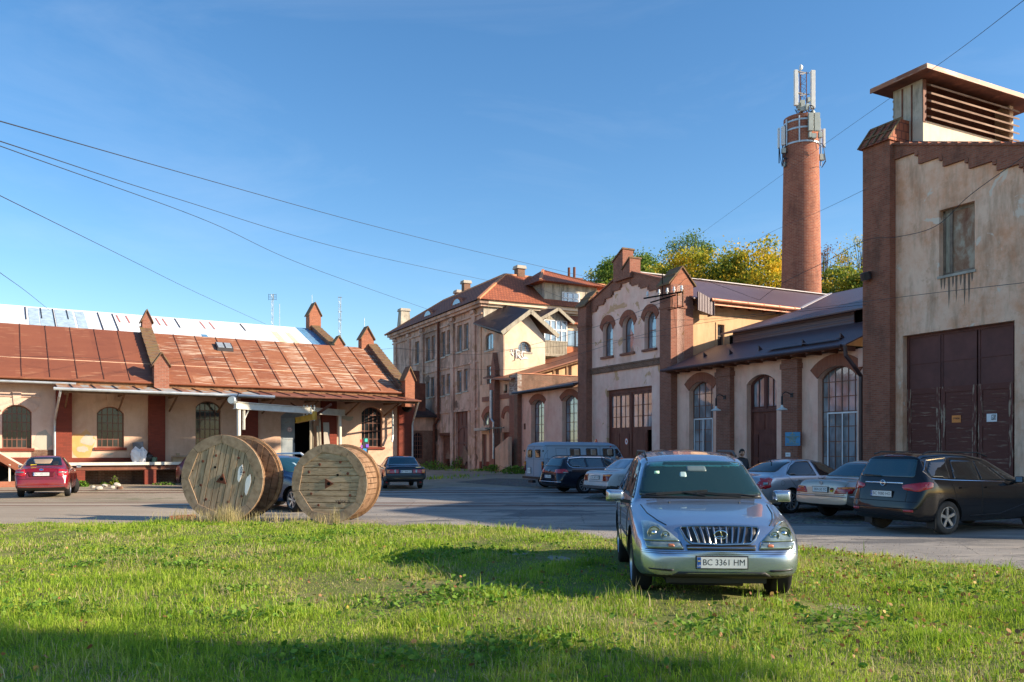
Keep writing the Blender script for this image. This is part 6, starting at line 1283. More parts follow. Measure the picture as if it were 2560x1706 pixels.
# ---------------------------------------------------------------- overhead wires
def P3(px, py, Y): return Vector(((px-1280)/2066*Y, Y, 1.7+(1126-py)*Y/2066))
def wire(pts, r, label, sub=10):
    P = [P3(*p) for p in pts]; out = []
    if pts[0][0] < -1: P = P[1:]; d_ = (P[0]-P[1]).normalized(); P = [P[0]+d_*(P[0]-P[1]).length]+P
    elif pts[0][1] < 0: d_ = (P[0]-P[1]).normalized(); P = [P[0]+d_*(P[0]-P[1]).length]+P
    n = len(P)
    for i in range(n-1):
        p0, p1, p2, p3 = P[max(i-1,0)], P[i], P[i+1], P[min(i+2,n-1)]
        for k in range(sub):
            t = k/sub; out.append(.5*((2*p1)+(p2-p0)*t+(2*p0-5*p1+4*p2-p3)*t*t+(3*p1-p0-3*p2+p3)*t**3))
    out.append(P[-1]); o_ = Vector(P[0]); m = MB(); m.tube(out, r*.52, 5); o = m.build('overhead_wire', M['wire'], None, tuple(o_)); o.location = o_; tag(o, label, 'wire', 'overhead wires'); return o
D = 1.0880
def wd(L, ys): return [(x*D, y*D, Y) for (x, y), Y in zip(L, ys)]
wire(wd([(-60,268),(0,279),(480,415),(840,515),(1110,582),(1385,645)], [12,13,24,36,48,62]), .020, 'highest wire, falling from the left edge to the attic roof')
wire(wd([(-60,305),(0,325),(400,455),(800,575),(1130,647)], [12,13,24,38,60]), .018, 'second wire from the top left, ending at the tall block roof')
wire(wd([(-60,312),(0,336),(480,510),(700,610),(985,712)], [14,15,28,38,56]), .018, 'third wire from the left edge, ending above the tall block corner')
wire(wd([(-60,425),(0,450),(300,598),(450,672),(610,745)], [14,15,28,38,52]), .016, 'lower wire falling from the left edge to the white roof')
wire(wd([(-40,600),(0,627),(60,670),(112,712)], [20,21,30,40]), .016, 'short lowest wire at the left edge above the roof')
wire(wd([(2380,-20),(2155,150),(1900,328),(1600,545)], [20,32,50,86]), .018, 'wire crossing the sky from the top right corner past the chimney')
wire(wd([(1995,432),(1885,485),(1760,540),(1700,580)], [34,48,62,84]), .018, 'faint wire from the corner pier to behind the trees')
wire(wd([(2400,645),(2353,650),(2150,673),(1990,693),(1830,712),(1540,735),(1340,700),(1180,640)], [22,23,27,31,36,46,60,70]), .016, 'long thin wire crossing the tower wall to the insulator bracket')
wire(wd([(2353,360),(2230,448),(2150,520),(2060,545),(1990,552),(1900,600),(1800,650),(1745,690)], [26,29.5,31.5,33.5,34.5,38,42,46]), .024, 'thick cable from the tower gable to the hall valley')
wire(wd([(1745,690),(1600,640),(1560,655),(1540,683)], [46,46.5,46.8,46.8]), .02, 'dark cable across the shed roof to the insulator bracket')
wire(wd([(905,800),(1100,815),(1340,760),(1535,690)], [70,62,52,46.2]), .022, 'cable between the tall block facade and the insulator bracket')
wire(wd([(905,838),(1130,850),(1250,838),(1530,757),(1990,700)], [70,62,58,46,35]), .018, 'thin wire passing before the gabled wing and the three arched windows')
wire(wd([(905,800),(1060,808),(1300,795),(1440,780),(1536,770)], [70,62,54,48,46]), .016, 'level wire across the wing wall to the shed windows')
wire(wd([(780,800),(850,805),(905,800)], [60,64,70]), .02, 'short wire between the warehouse pinnacle and the tall block')
wire(wd([(0,820),(190,822),(400,838)], [40,40.5,43]), .014, 'thin wire lying low over the left rust roof')
# ---------------------------------------------------------------- vehicles
M['tyre'] = flat('tyre_rubber', (.018,.018,.019), .85, var=.3, spec=.2)
M['tyre_dusty'] = flat('tyre_dusty', (.07,.062,.055), .9, var=.4, spec=.2)
M['alloy'] = flat('alloy', (.55,.55,.56), .3, .8, var=.1)
M['steelrim'] = flat('dull_rim', (.30,.31,.32), .4, .6, var=.2)
M['trim'] = flat('black_trim', (.015,.015,.016), .5, var=.2)
M['trim_grey'] = flat('grey_bumper_plastic', (.07,.072,.078), .6, var=.2)
M['chrome'] = flat('chrome', (.75,.76,.78), .12, 1., var=.03)
M['carglass'] = glass('car_glass', (.008,.014,.017), .02, 1.75)
M['screen'] = glass('windscreen', (.012,.032,.032), .02, 1.6)
M['carglass_blue'] = glass('car_glass_blue', (.010,.045,.06), .03, 1.9)
M['redlamp'] = flat('red_lamp', (.42,.008,.012), .12, var=.15, sc=9, coat=1.)
M['darkred'] = flat('dark_red_lamp', (.17,.006,.008), .12, var=.15, sc=9, coat=1.)
M['amber'] = flat('amber_lamp', (.80,.22,.02), .15, var=.15, sc=9, coat=1.)
M['clearlamp'] = flat('clear_lamp', (.26,.32,.30), .06, .5, var=.3, sc=9, coat=1.)
M['softchrome'] = flat('grille_chrome', (.34,.36,.38), .2, 1., var=.1)
M['plate'] = flat('number_plate', (.70,.71,.70), .45, var=.05)
M['plateblue'] = flat('plate_blue', (.01,.08,.35), .4, var=.05)
M['plateyellow'] = flat('plate_yellow', (.80,.60,.02), .4, var=.05)
def interp(L, x):
    if x <= L[0][0]: return L[0][1]
    for (a, u), (b, v) in zip(L, L[1:]):
        if x <= b: return u+(v-u)*(x-a)/(b-a)
    return L[-1][1]
class Car:
    def __init__(s, name, label, cat, pos, heading, sp, group=None):
        s.sp = sp; s.L = sp['L']; s.t = thing(name, label, cat, (pos[0], pos[1], pos[2] if len(pos) > 2 else 0.01), R(heading), group)
        keys = sorted({round(k[0], 3) for n in ('top','wt','w','belt','zb') for k in sp[n]} | {round(i*.3, 3) for i in range(1, int(s.L/.3))} | {0., s.L})
        ks = [keys[0]]
        for k in keys[1:]:
            if k-ks[-1] > .018: ks.append(k)
        ks[-1] = s.L
        sec = []
        for x in ks:
            zt, wt, w, zb = interp(sp['top'], x), interp(sp['wt'], x), interp(sp['w'], x), interp(sp['zb'], x)
            be = min(interp(sp['belt'], x), zt-.035); wt = min(wt, w*.985); cr = sp.get('crown', .035); h = zt-be; rk = min(.07, .35*h)
            wb = w*sp.get('tuck', .965); c = min(cr, .5*h)
            hh = be-zb
            sec.append([(0,zb),(w*.6,zb),(w*.9,zb+.01),(w*.975,zb+.07*min(1,hh/.4)),(w,zb+.30*hh),(w*1.005,zb+.62*hh),(w*.995,be-.09*min(1,hh/.4)),(wb,be),
                        (wb+(wt-wb)*.5, be+(zt-c-rk-be)*.5), (wt+.012, zt-c-rk), (wt-.05, zt-c-rk*.12), (wt*.55, zt-c*.25), (0, zt)])
        V = []; F = []; n = len(sec[0]); N = 2*(n-1)
        for x, q in zip(ks, sec):
            ring_ = q+[(-y, z) for (y, z) in q[-2:0:-1]]
            V += [(s.L/2-x, y, z) for (y, z) in ring_]
        for i in range(len(ks)-1):
            for k in range(N): F.append((i*N+k, i*N+(k+1)%N, (i+1)*N+(k+1)%N, (i+1)*N+k))
        for i in (0, len(ks)-1):
            o = i*N
            for k in range(n-1):
                a, b, c, d = o+k, o+k+1, o+(N-k-1)%N, o+(N-k)%N
                f = [a, b, c, d]; f = [q for j, q in enumerate(f) if q not in f[:j]]
                if len(f) > 2: F.append(tuple(f) if i else tuple(f[::-1]))
        me = bpy.data.meshes.new('body'); me.from_pydata(V, [], F); me.validate(); recalc(me)
        o = bpy.data.objects.new('b', me); COL.objects.link(o); md = o.modifiers.new('s', 'SUBSURF'); md.levels = md.render_levels = sp.get('sub', 2)
        me = evalmesh(o); bpy.data.objects.remove(o)
        wr = sp['wr']; ar = sp.get('ar', wr+.055); cyl = MB()
        for xw in sp['wheels']:
            for sd in (-1, 1):
                y1 = sd*(sp['W']+.2); y0 = sd*(sp['W']-.30); cyl.lathe([(ar, y0), (ar, y1)], (s.L/2-xw, 0, wr+.015), 'y', 36)
        s.bvh = BVHTree.FromPolygons([v.co.copy() for v in me.vertices], [tuple(p.vertices) for p in me.polygons])
        me = boolean(me, cyl.mesh())
        s.body = link('body', me, sp['paint'], s.t, smooth=True); me.materials.append(M['trim']); 
        if sp.get('clad'): me.materials.append(sp['clad'][1])
        for p in me.polygons:
            c = p.center; x = s.L/2-c.x
            for xw in sp['wheels']:
                if abs(math.hypot(x-xw, c.z-wr-.015)-ar) < .012 and abs(p.normal.y) < .5 and abs(c.y) > sp['W']-.36: p.material_index = 1
                if abs(abs(c.y)-(sp['W']-.30)) < .01 and math.hypot(x-xw, c.z-wr) < ar: p.material_index = 1
            if p.normal.z < -.75 and c.z < interp(sp['zb'], x)+.06: p.material_index = 1
            elif sp.get('clad') and c.z < sp['clad'][0] and p.material_index == 0: p.material_index = 2
        for i, xw in enumerate(sp['wheels']):
            for sd in (-1, 1): s.wheel(s.L/2-xw, sd, wr, sp.get('tw', .21), sp.get('rim', 'five'), sp.get('rimmat', 'alloy'), sp.get('steer', 0) if i == 0 else 0)
    def wheel(s, x, sd, r, tw, style, rm, steer):
        y = sd*(s.sp['W']-.015-s.sp.get('inset', 0)); rr = r*s.sp.get('rimk', .66); fl = sd
        m = MB(); pf = [(rr*.97,-tw),(rr*1.02,-tw),(r*.93,-tw*.98),(r*.985,-tw*.9),(r,-tw*.75),(r,-tw*.25),(r*.985,-tw*.1),(r*.93,-.004),(rr*1.10,.004),(rr*1.02,-.006),(rr*.985,-.02)]
        m.lathe([(a, b*fl) for a, b in pf], (0,0,0), 'y', 36, cap=False); m.lathe([(0,-tw*fl),(rr*.97,-tw*fl)], (0,0,0), 'y', 36, cap=False)
        o = link('wheel', m.mesh(), M[s.sp.get('tyremat', 'tyre')], s.t, smooth=True); o.location = (x, y, r); o.rotation_euler = (0, R(random.uniform(0, 70)), R(steer))
        m = MB()
        m.lathe([(rr*.98,-.03*fl),(rr,-.004*fl),(rr*.955,-.003*fl),(rr*.90,-.05*fl),(rr*.90,-.11*fl)], (0,0,0), 'y', 36, cap=False)
        m.lathe([(0,-.022*fl),(rr*.17,-.022*fl),(rr*.22,-.035*fl),(rr*.22,-.1*fl)], (0,0,0), 'y', 20, cap=False)
        ns = {'five': 5, 'six': 6, 'ten': 10, 'cap': 8, 'steel': 0}[style]; wsp = {'five': .24, 'six': .2, 'ten': .085, 'cap': .2}.get(style, 0)
        for k in range(ns):
            a = 2*PI*k/ns; ca, sa = math.cos(a), math.sin(a)
            def q(rad, wd, dy): return [(rad*ca-wd*sa, dy*fl, rad*sa+wd*ca), (rad*ca+wd*sa, dy*fl, rad*sa-wd*ca)]
            w0, w1 = rr*wsp*.5, rr*wsp*(.62 if style != 'ten' else .5)
            A = q(rr*.12, w0, -.028)+q(rr*.93, w1, -.018)[::-1]; Bq = q(rr*.12, w0, -.06)+q(rr*.93, w1, -.05)[::-1]; m.hexa(Bq, A)
        if style == 'steel':
            m.lathe([(rr*.2,-.03*fl),(rr*.45,-.02*fl),(rr*.6,-.035*fl),(rr*.92,-.06*fl)], (0,0,0), 'y', 28, cap=False)
        w = link('rim', m.mesh(), M[rm], o, smooth=True)
        m = MB(); m.lathe([(0,-.085*fl),(rr*.93,-.085*fl)], (0,0,0), 'y', 28, cap=False); link('brake_shadow', m.mesh(), M['trim'], o)
    def ray(s, p, d):
        h = s.bvh.ray_cast(Vector(p), Vector(d)); return h[0] if h[0] is not None else None
    def panel(s, name, poly, side, mat, off=.006, step=.05, parent=None, skirt=.012, mirror=False, smooth=True):
        """outline laid over the body: side 'L'/'R' outline (xf,z); 'F'/'B' outline (y,z); 'T' outline (xf,y)"""
        dd = {'L': Vector((0,-1,0)), 'R': Vector((0,1,0)), 'F': Vector((-1,0,0)), 'B': Vector((1,0,0)), 'T': Vector((0,0,-1))}[side]
        def org(u, v):
            if side in 'LR': return Vector((s.L/2-u, 3 if side == 'L' else -3, v))
            if side in 'FB': return Vector((5 if side == 'F' else -5, u, v))
            return Vector((s.L/2-u, v, 4))
        P = []; step = min(step, .05); off = max(off, .006)
        n = len(poly)
        for i in range(n):
            a, b = Vector(poly[i]), Vector(poly[(i+1)%n]); k = max(1, int((b-a).length/step+.5))
            for j in range(k): P.append(a+(b-a)*j/k)
        nb = len(P); us = [p[0] for p in poly]; vs = [p[1] for p in poly]
        def inside(u, v):
            c = False
            for i in range(n):
                (x1, y1), (x2, y2) = poly[i], poly[(i+1)%n]
                if (y1 > v) != (y2 > v) and u < (x2-x1)*(v-y1)/(y2-y1)+x1: c = not c
            return c
        u = min(us)+step*.5
        while u < max(us):
            v = min(vs)+step*.5
            while v < max(vs):
                if inside(u, v) and min((Vector((u, v))-b).length for b in P[:nb]) > step*.35: P.append(Vector((u, v)))
                v += step
            u += step
        r = delaunay_2d_cdt(P, [], [list(range(nb))], 1, 1e-5)
        V = []; last = None
        for p in r[0]:
            h_ = s.bvh.ray_cast(org(p[0], p[1]), dd); h = None
            if h_[0] is not None: nn = h_[1] if h_[1].dot(dd) < 0 else -h_[1]; h = h_[0]+nn*off+dd*off*.15
            V.append(h)
        ok = [v for v in V if v is not None]
        if not ok: return None
        for i, p in enumerate(r[0]):
            if V[i] is None:
                j = min((j for j in range(len(V)) if V[j] is not None), key=lambda j: (r[0][j]-p).length); h = V[j].copy(); o_ = org(p[0], p[1])
                V[i] = Vector((h.x if dd.x else o_.x, h.y if dd.y else o_.y, h.z if dd.z else o_.z))
        top = V; bot = [v+dd*(skirt+off) for v in V]; F = [tuple(f) for f in r[2]]; N = len(V)
        cnt = {}
        for f in F:
            for a, b in zip(f, f[1:]+f[:1]): cnt[frozenset((a, b))] = cnt.get(frozenset((a, b)), 0)+1
        F2 = list(F)
        for f in F:
            for a, b in zip(f, f[1:]+f[:1]):
                if cnt[frozenset((a, b))] == 1: F2.append((a, b, b+N, a+N))
        me = bpy.data.meshes.new(name); me.from_pydata([tuple(v) for v in top+bot], [], F2); me.validate(); recalc(me)
        o = link(name, me, mat if not isinstance(mat, str) else M[mat], parent or s.t)
        if smooth:
            for p in me.polygons: p.use_smooth = len(p.vertices) == 3 and abs(p.normal.dot(dd)) > .12
        if mirror: s.panel(name, [(-a, b) for a, b in poly] if side in 'FB' else ([(a, -b) for a, b in poly] if side == 'T' else poly), {'L': 'R', 'R': 'L'}.get(side, side), mat, off, step, parent, skirt)
        return o
    def both(s, name, poly, mat, **k): s.panel(name, poly, 'L', mat, **k); s.panel(name, poly, 'R', mat, **k)
    def seam(s, lines, side, w=.008, mat='trim', name='panel_gap', off=.0025):
        if len(lines) > 1:
            for l in lines: s.seam([l], side, w, mat, name, off)
            return
        m = MB()
        dd = {'L': Vector((0,-1,0)), 'R': Vector((0,1,0)), 'F': Vector((-1,0,0)), 'B': Vector((1,0,0)), 'T': Vector((0,0,-1))}[side]
        for L in lines:
            pts = []
            for a, b in zip(L, L[1:]):
                k = max(1, int(math.hypot(b[0]-a[0], b[1]-a[1])/.05))
                for j in range(k+1):
                    u, v = a[0]+(b[0]-a[0])*j/k, a[1]+(b[1]-a[1])*j/k
                    o_ = Vector((s.L/2-u, 3 if side == 'L' else -3, v)) if side in 'LR' else (Vector((5 if side == 'F' else -5, u, v)) if side in 'FB' else Vector((s.L/2-u, v, 4)))
                    h = s.ray(o_, dd)
                    if h is not None: pts.append(h-dd*off)
            q = [pts[0]]
            for p in pts[1:]:
                if (p-q[-1]).length > .01: q.append(p)
            if len(q) > 1: m.tube(q, w/2, 4)
        if m.v: link(name, m.mesh(), M[mat], s.t)
    def plate(s, side, z, txt, y=0., w=.52, h=.112, lift=.02, flag=True, sz=.088):
        d = 1 if side == 'F' else -1; hit = s.ray((5*d, y, z), (-d, 0, 0)); x = hit.x+d*lift
        m = MB(); m.box(min(x, x+d*.012), max(x, x+d*.012), y-w/2, y+w/2, z-h/2, z+h/2); p = link('number_plate', m.mesh(), M['plate'], s.t)
        xf = x+d*.0121
        m = MB(); m.box(min(x-d*.01, x+d*.006), max(x-d*.01, x+d*.006), y-w/2-.012, y+w/2+.012, z-h/2-.012, z+h/2+.012); link('plate_holder', m.mesh(), M['trim'], p)
        if flag:
            m = MB(); ya = y-d*(w/2-.022); m.box(min(xf, xf+d*.001), max(xf, xf+d*.001), ya-.020, ya+.020, z-h/2+.002, z+h/2-.002); link('blue_band', m.mesh(), M['plateblue'], p)
            m = MB(); m.box(min(xf+d*.001, xf+d*.002), max(xf+d*.001, xf+d*.002), ya-.013, ya+.013, z+.012, z+.022); link('yellow_bar', m.mesh(), M['plateyellow'], p)
        mt = Matrix(((0,0,d,xf+d*.0004),(d,0,0,y+d*.02),(0,1,0,z),(0,0,0,1)))
        text_obj(txt, sz, M['ink'], p, mt, width=w*.83, depth=.0004)
        if flag: text_obj('UA', .028, M['white'], p, Matrix(((0,0,d,xf+d*.0014),(d,0,0,y-d*(w/2-.022)),(0,1,0,z-.035),(0,0,0,1))), depth=.001)
        return p
    def mirror(s, xf, z, w=.20, h=.16, y=None, mat=None, dp=.11):
        for sd in (-1, 1):
            yy = sd*((y or s.sp['W'])+.03); m = MB(); x = s.L/2-xf
            pr = [(0,.62),(.25,.93),(.6,1.),(1.,.9)]
            lo = [(x-dp/2, yy, z-h*.38), (x-dp/2, yy+sd*w, z-h*.42), (x-dp/2, yy+sd*w, z+h*.46), (x-dp/2, yy, z+h*.42)]; hi = [(x+dp/2, yy+sd*.02, z-h*.30), (x+dp/2, yy+sd*(w-.045), z-h*.34), (x+dp/2, yy+sd*(w-.045), z+h*.34), (x+dp/2, yy+sd*.02, z+h*.32)]
            m.hexa(lo, hi); me = m.mesh(); bm = bmesh.new(); bm.from_mesh(me); bmesh.ops.bevel(bm, geom=list(bm.edges), offset=.032, segments=3, affect='EDGES', profile=.6, clamp_overlap=True); bm.to_mesh(me); bm.free()
            o = link('wing_mirror', me, mat or s.sp['paint'], s.t, smooth=True)
            m = MB(); m.bar((x, yy+sd*.05, z-h*.3), (x+.02, sd*(s.sp['W']*.93), z-h*.42), .05, .045); link('mirror_stalk', m.mesh(), M['trim'], o)
            m = MB(); m.box(x-dp/2-.004, x-dp/2+.001, min(yy+sd*.03, yy+sd*(w-.03)), max(yy+sd*.03, yy+sd*(w-.03)), z-h*.3, z+h*.34); link('mirror_glass', m.mesh(), M['glass_sky'], o)
    def handle(s, xfs, z, mat=None):
        for sd, d in (('L', Vector((0,1,0))), ('R', Vector((0,-1,0)))):
            for xf in xfs:
                h = s.ray((s.L/2-xf, 3 if sd == 'L' else -3, z), -d)
                if h is None: continue
                m = MB(); m.box(h.x-.09, h.x+.09, min(h.y, h.y+d.y*.035), max(h.y, h.y+d.y*.035), z-.014, z+.014); link('door_handle', m.mesh(), mat or s.sp['paint'], s.t)
    def bar(s, name, p, q, w, h, mat, parent=None): m = MB(); m.bar(p, q, w, h); return link(name, m.mesh(), M[mat] if isinstance(mat, str) else mat, parent or s.t)
def rnd(poly, r=.03, n=3):
    out = []; N = len(poly)
    for i in range(N):
        p0, p, p1 = Vector(poly[i-1]), Vector(poly[i]), Vector(poly[(i+1)%N]); a = (p0-p); b = (p1-p); ra = min(r, a.length*.4); rb = min(r, b.length*.4); A = p+a.normalized()*ra; Bq = p+b.normalized()*rb
        for k in range(n+1):
            t = k/n; out.append(tuple((1-t)**2*A+2*t*(1-t)*p+t*t*Bq))
    return out

# ---- silver SUV on the lawn, nose to the camera
LX = dict(L=4.58, W=.915, wheels=(.90, 3.52), wr=.355, ar=.425, tw=.225, rim='five', rimk=.62, paint=paint('silver_blue_paint', (.36,.44,.55), .85, .25, .03),
    top=[(0,.60),(.05,.66),(.12,.80),(.20,.875),(.5,.945),(.9,1.01),(1.25,1.065),(1.36,1.10),(2.02,1.535),(2.3,1.62),(2.9,1.675),(3.6,1.64),(3.95,1.58),(4.35,1.18),(4.48,1.05),(4.55,.8),(4.58,.6)],
    wt=[(0,.50),(.1,.62),(.25,.70),(1.25,.83),(1.38,.825),(2.05,.685),(2.9,.70),(3.9,.66),(4.4,.72),(4.58,.6)],
    w=[(0,.60),(.06,.74),(.16,.84),(.35,.895),(.7,.915),(3.9,.915),(4.3,.87),(4.5,.80),(4.58,.66)],
    belt=[(0,.52),(.2,.72),(.5,.83),(1.3,1.0),(2.5,1.05),(4.2,1.08),(4.58,.6)], zb=[(0,.36),(.06,.30),(.3,.26),(.8,.27),(3.9,.27),(4.4,.33),(4.58,.42)], crown=.04)
c = Car('silver_suv', 'silver blue sport utility car parked on the lawn, its front facing the camera', 'car', (2.41, 11.15, .02), -94.0, LX)
ws = [(-.765,1.115),(-.4,1.095),(0,1.09),(.4,1.095),(.765,1.115),(.625,1.515),(.35,1.535),(0,1.54),(-.35,1.535),(-.625,1.515)]
c.panel('windscreen', rnd(ws, .04), 'F', 'screen', .004, .09)
c.panel('windscreen_shade', [(-.58,1.45),(0,1.462),(.58,1.45),(.595,1.508),(.35,1.528),(0,1.533),(-.35,1.528),(-.595,1.508)], 'F', flat('shade_band', (.02,.10,.11), .05, coat=1.), .006, .09)
c.panel('screen_sticker', [(-.535,1.37),(-.47,1.372),(-.465,1.405),(-.528,1.405)], 'F', flat('sticker', (.45,.75,.50), .5), .007, .05)
c.panel('mirror_behind_glass', rnd([(-.12,1.40),(.14,1.40),(.13,1.47),(-.11,1.47)], .02), 'F', flat('grey_inside', (.12,.16,.16), .3), .007, .05)
c.panel('hanging_charm', rnd([(-.22,1.33),(-.13,1.33),(-.13,1.395),(-.21,1.395)], .02), 'F', flat('charm', (.40,.55,.52), .3), .008, .04)
# scuttle, wipers
c.panel('scuttle', [(-.74,1.083),(.74,1.083),(.72,1.125),(.3,1.105),(-.3,1.105),(-.72,1.125)], 'F', 'trim', .008, .08)
def ws_pt(y, z, off=.02): h = c.ray((5, y, z), (-1,0,0)); return h+Vector((off, 0, off*.6))
for pts, sd in (([(.66,1.10),(.45,1.125),(.05,1.135),(-.05,1.13)], 0), ([(.05,1.105),(-.25,1.15),(-.5,1.135),(-.68,1.12)], 1)):
    m = MB(); m.tube([ws_pt(*p) for p in pts], .010, 6); w_ = link('wiper', m.mesh(), M['trim'], c.t)
    m = MB(); a, b = (ws_pt(-.02,1.14,.025), ws_pt(.48,1.10,.025)) if sd == 0 else (ws_pt(-.55,1.12,.025), ws_pt(.08,1.16,.025)); m.bar(a, b, .012, .028); link('wiper_blade', m.mesh(), M['trim'], w_)
for y in (-.42, .42):
    h = c.ray((c.L/2-1.18, y, 4), (0,0,-1)); m = MB(); m.lathe([(.014,0),(.010,.012),(0,.014)], (h.x, h.y, h.z), 'z', 10); link('washer_jet', m.mesh(), M['trim'], c.t)
# bonnet shut lines, front details
c.seam([[(1.22,-.76),(.8,-.72),(.45,-.64),(.25,-.56)],[(1.22,.76),(.8,.72),(.45,.64),(.25,.56)]], 'T', .012)
GR = [(-.41,.838),(-.28,.848),(0,.852),(.28,.848),(.41,.838),(.425,.822),(.37,.72),(.31,.672),(0,.662),(-.31,.672),(-.37,.72),(-.425,.822)]
g = c.panel('grille', GR, 'F', 'trim', .004, .05)
def out_f(y, z, o): h = c.ray((5, y, z), (-1,0,0)); return h+Vector((o, 0, 0))
m = MB(); m.tube([out_f(y, z, .012) for (y, z) in GR+GR[:1]], .013, 8); link('grille_surround', m.mesh(), M['softchrome'], g, smooth=True)
for k in range(-5, 6):
    y0 = k*.070; y1 = k*.058
    if abs(k) == 5: y1 = k*.064
    zb_ = .675 if abs(k) < 5 else .70
    m = MB(); m.tube([out_f(y0, .836, .014), out_f((y0+y1)/2, .76, .02), out_f(y1, zb_, .012)], [.013,.014,.012], 8); link('grille_bar', m.mesh(), M['softchrome'], g, smooth=True)
m = MB()
for k in range(-17, 18):
    y = k*.0245
    if abs(y) < .38 and k % 3: m.tube([out_f(y*1.02, .83, .004), out_f(y*.9, .68, .003)], .004, 5)
link('grille_rib', m.mesh(), M['chrome'], g)
m = MB(); ex = .068; ez = .045
m.tube([out_f(0,.765,.04)+Vector((0, ex*math.cos(k*PI/14), ez*math.sin(k*PI/14))) for k in range(29)], .0075, 8)
p0 = out_f(0,.765,.042); m.tube([p0+Vector((0,-.005,.040)), p0+Vector((0,.012,-.004)), p0+Vector((0,.026,-.022)), p0+Vector((0,-.045,-.020))], .0075, 8); link('badge', m.mesh(), M['chrome'], g, smooth=True)
m = MB(); m.lathe([(0,0),(1,0),(1,.01),(0,.01)], (0,0,0), 'x', 24, cap=False); me = m.mesh(); me.transform(Matrix.Translation(p0-Vector((.02,0,0))) @ Matrix.Diagonal((1,.064,.042,1))); link('badge_back', me, M['trim'], g)
for sd in (1, -1):
    f_ = lambda pts: [(sd*y, z) for y, z in pts]
    H1 = f_([(.81,.862),(.72,.872),(.63,.845),(.53,.775),(.44,.698),(.44,.684),(.81,.684)])
    hl = c.panel('headlight', rnd(H1, .02), 'F', 'clearlamp', .010, .05)
    for (y, z, r) in ((.70,.772,.072),(.585,.752,.045)):
        p = out_f(sd*y, z, .008); m = MB(); m.lathe([(r,.01),(r*.86,.006),(r*.8,-.0),(0,.004)], tuple(p), 'x', 24, cap=False); link('lamp_bowl', m.mesh(), flat('lamp_bowl', (.20,.25,.24), .15, .6, coat=1.), hl, smooth=True)
        m = MB(); m.lathe([(r*.42,.012),(r*.3,.024),(0,.03)], tuple(p), 'x', 16, cap=False); link('lamp_bulb', m.mesh(), M['chrome'], hl, smooth=True)
        m = MB(); m.tube([p+Vector((.012, r*math.cos(k*PI/12), r*math.sin(k*PI/12))) for k in range(25)], .004, 6); link('lamp_ring', m.mesh(), M['chrome'], hl)
    tl = c.panel('indicator', rnd(f_([(.80,.674),(.44,.674),(.40,.612),(.78,.612)]), .012), 'F', 'clearlamp', .010, .05)
    c.panel('amber_bulb', rnd(f_([(.56,.66),(.50,.66),(.49,.628),(.56,.628)]), .012), 'F', flat('dim_amber', (.45,.14,.06), .2, coat=1.), .013, .04, parent=tl)
    c.panel('fog_slot', f_([(.77,.402),(.52,.398),(.50,.385),(.53,.373),(.76,.388)]), 'F', 'trim', .004, .05)
    c.seam([f_([(.80,.606),(.40,.606)]), f_([(.43,.69),(.40,.61)])], 'F', .010)
c.panel('lower_grille', [(-.37,.655),(.37,.655),(.36,.598),(-.36,.598)], 'F', 'trim', .004, .06)
m = MB(); m.tube([out_f(y, .628, .008) for y in np.linspace(-.36, .36, 9)], .008, 6); link('lower_grille_bar', m.mesh(), M['chrome'], c.t)
c.seam([[(-.84,.585),(.84,.585)],[(-.84,.565),(.84,.565)]], 'F', .005)
c.panel('bumper_intake', [(-.46,.372),(.46,.372),(.56,.31),(-.56,.31)], 'F', 'trim', .006, .06)
p_ = c.plate('F', .475, 'BC 3361 HM', w=.53, h=.118, lift=.012, sz=.092)
# sides
sw = [[(1.50,1.075),(2.20,1.50),(2.62,1.565),(2.62,1.10)],[(2.68,1.10),(2.68,1.567),(3.35,1.55),(3.50,1.12)],[(3.56,1.125),(3.42,1.54),(3.85,1.50),(4.15,1.22),(4.10,1.15)]]
for q in sw: c.both('side_window', rnd(q, .03), 'carglass', off=.005, step=.1)
c.mirror(1.62, 1.10, .24, .185, y=.90)
c.handle((2.35, 3.3), .93)
for sd in 'LR': c.seam([[(1.42,1.03),(1.40,.5),(1.44,.35)],[(2.65,1.08),(2.65,.36)],[(3.52,1.1),(3.40,.75)]], sd); c.seam([[(1.35,.62),(3.1,.64)]], sd, .03, 'trim')
m = MB()
for y in (-.60,.60): m.tube([(c.L/2-2.3,y,1.60),(c.L/2-2.5,y,1.665),(c.L/2-3.6,y,1.67),(c.L/2-3.9,y,1.59)], .016, 8)
link('roof_rail', m.mesh(), M['trim'], c.t)
c.both('indicator', rnd([(1.12,.83),(1.16,.83),(1.16,.86),(1.12,.86)], .01), 'amber', off=.006, step=.05)
m = MB(); m.box(1.2,1.95,-.55,.55,.2,.3); m.box(-1.9,1.2,-.5,.5,.2,.3); m.tube([(1.39,-.75,.34),(1.39,.75,.34)], .05, 8); m.tube([(1.9,-.5,.2),(1.9,.3,.19)],.03,6); link('underbody', m.mesh(), M['trim'], c.t)
c.panel('rear_window', rnd([(-.6,1.2),(.6,1.2),(.52,1.52),(-.52,1.52)], .05), 'B', 'carglass', .005, .12)

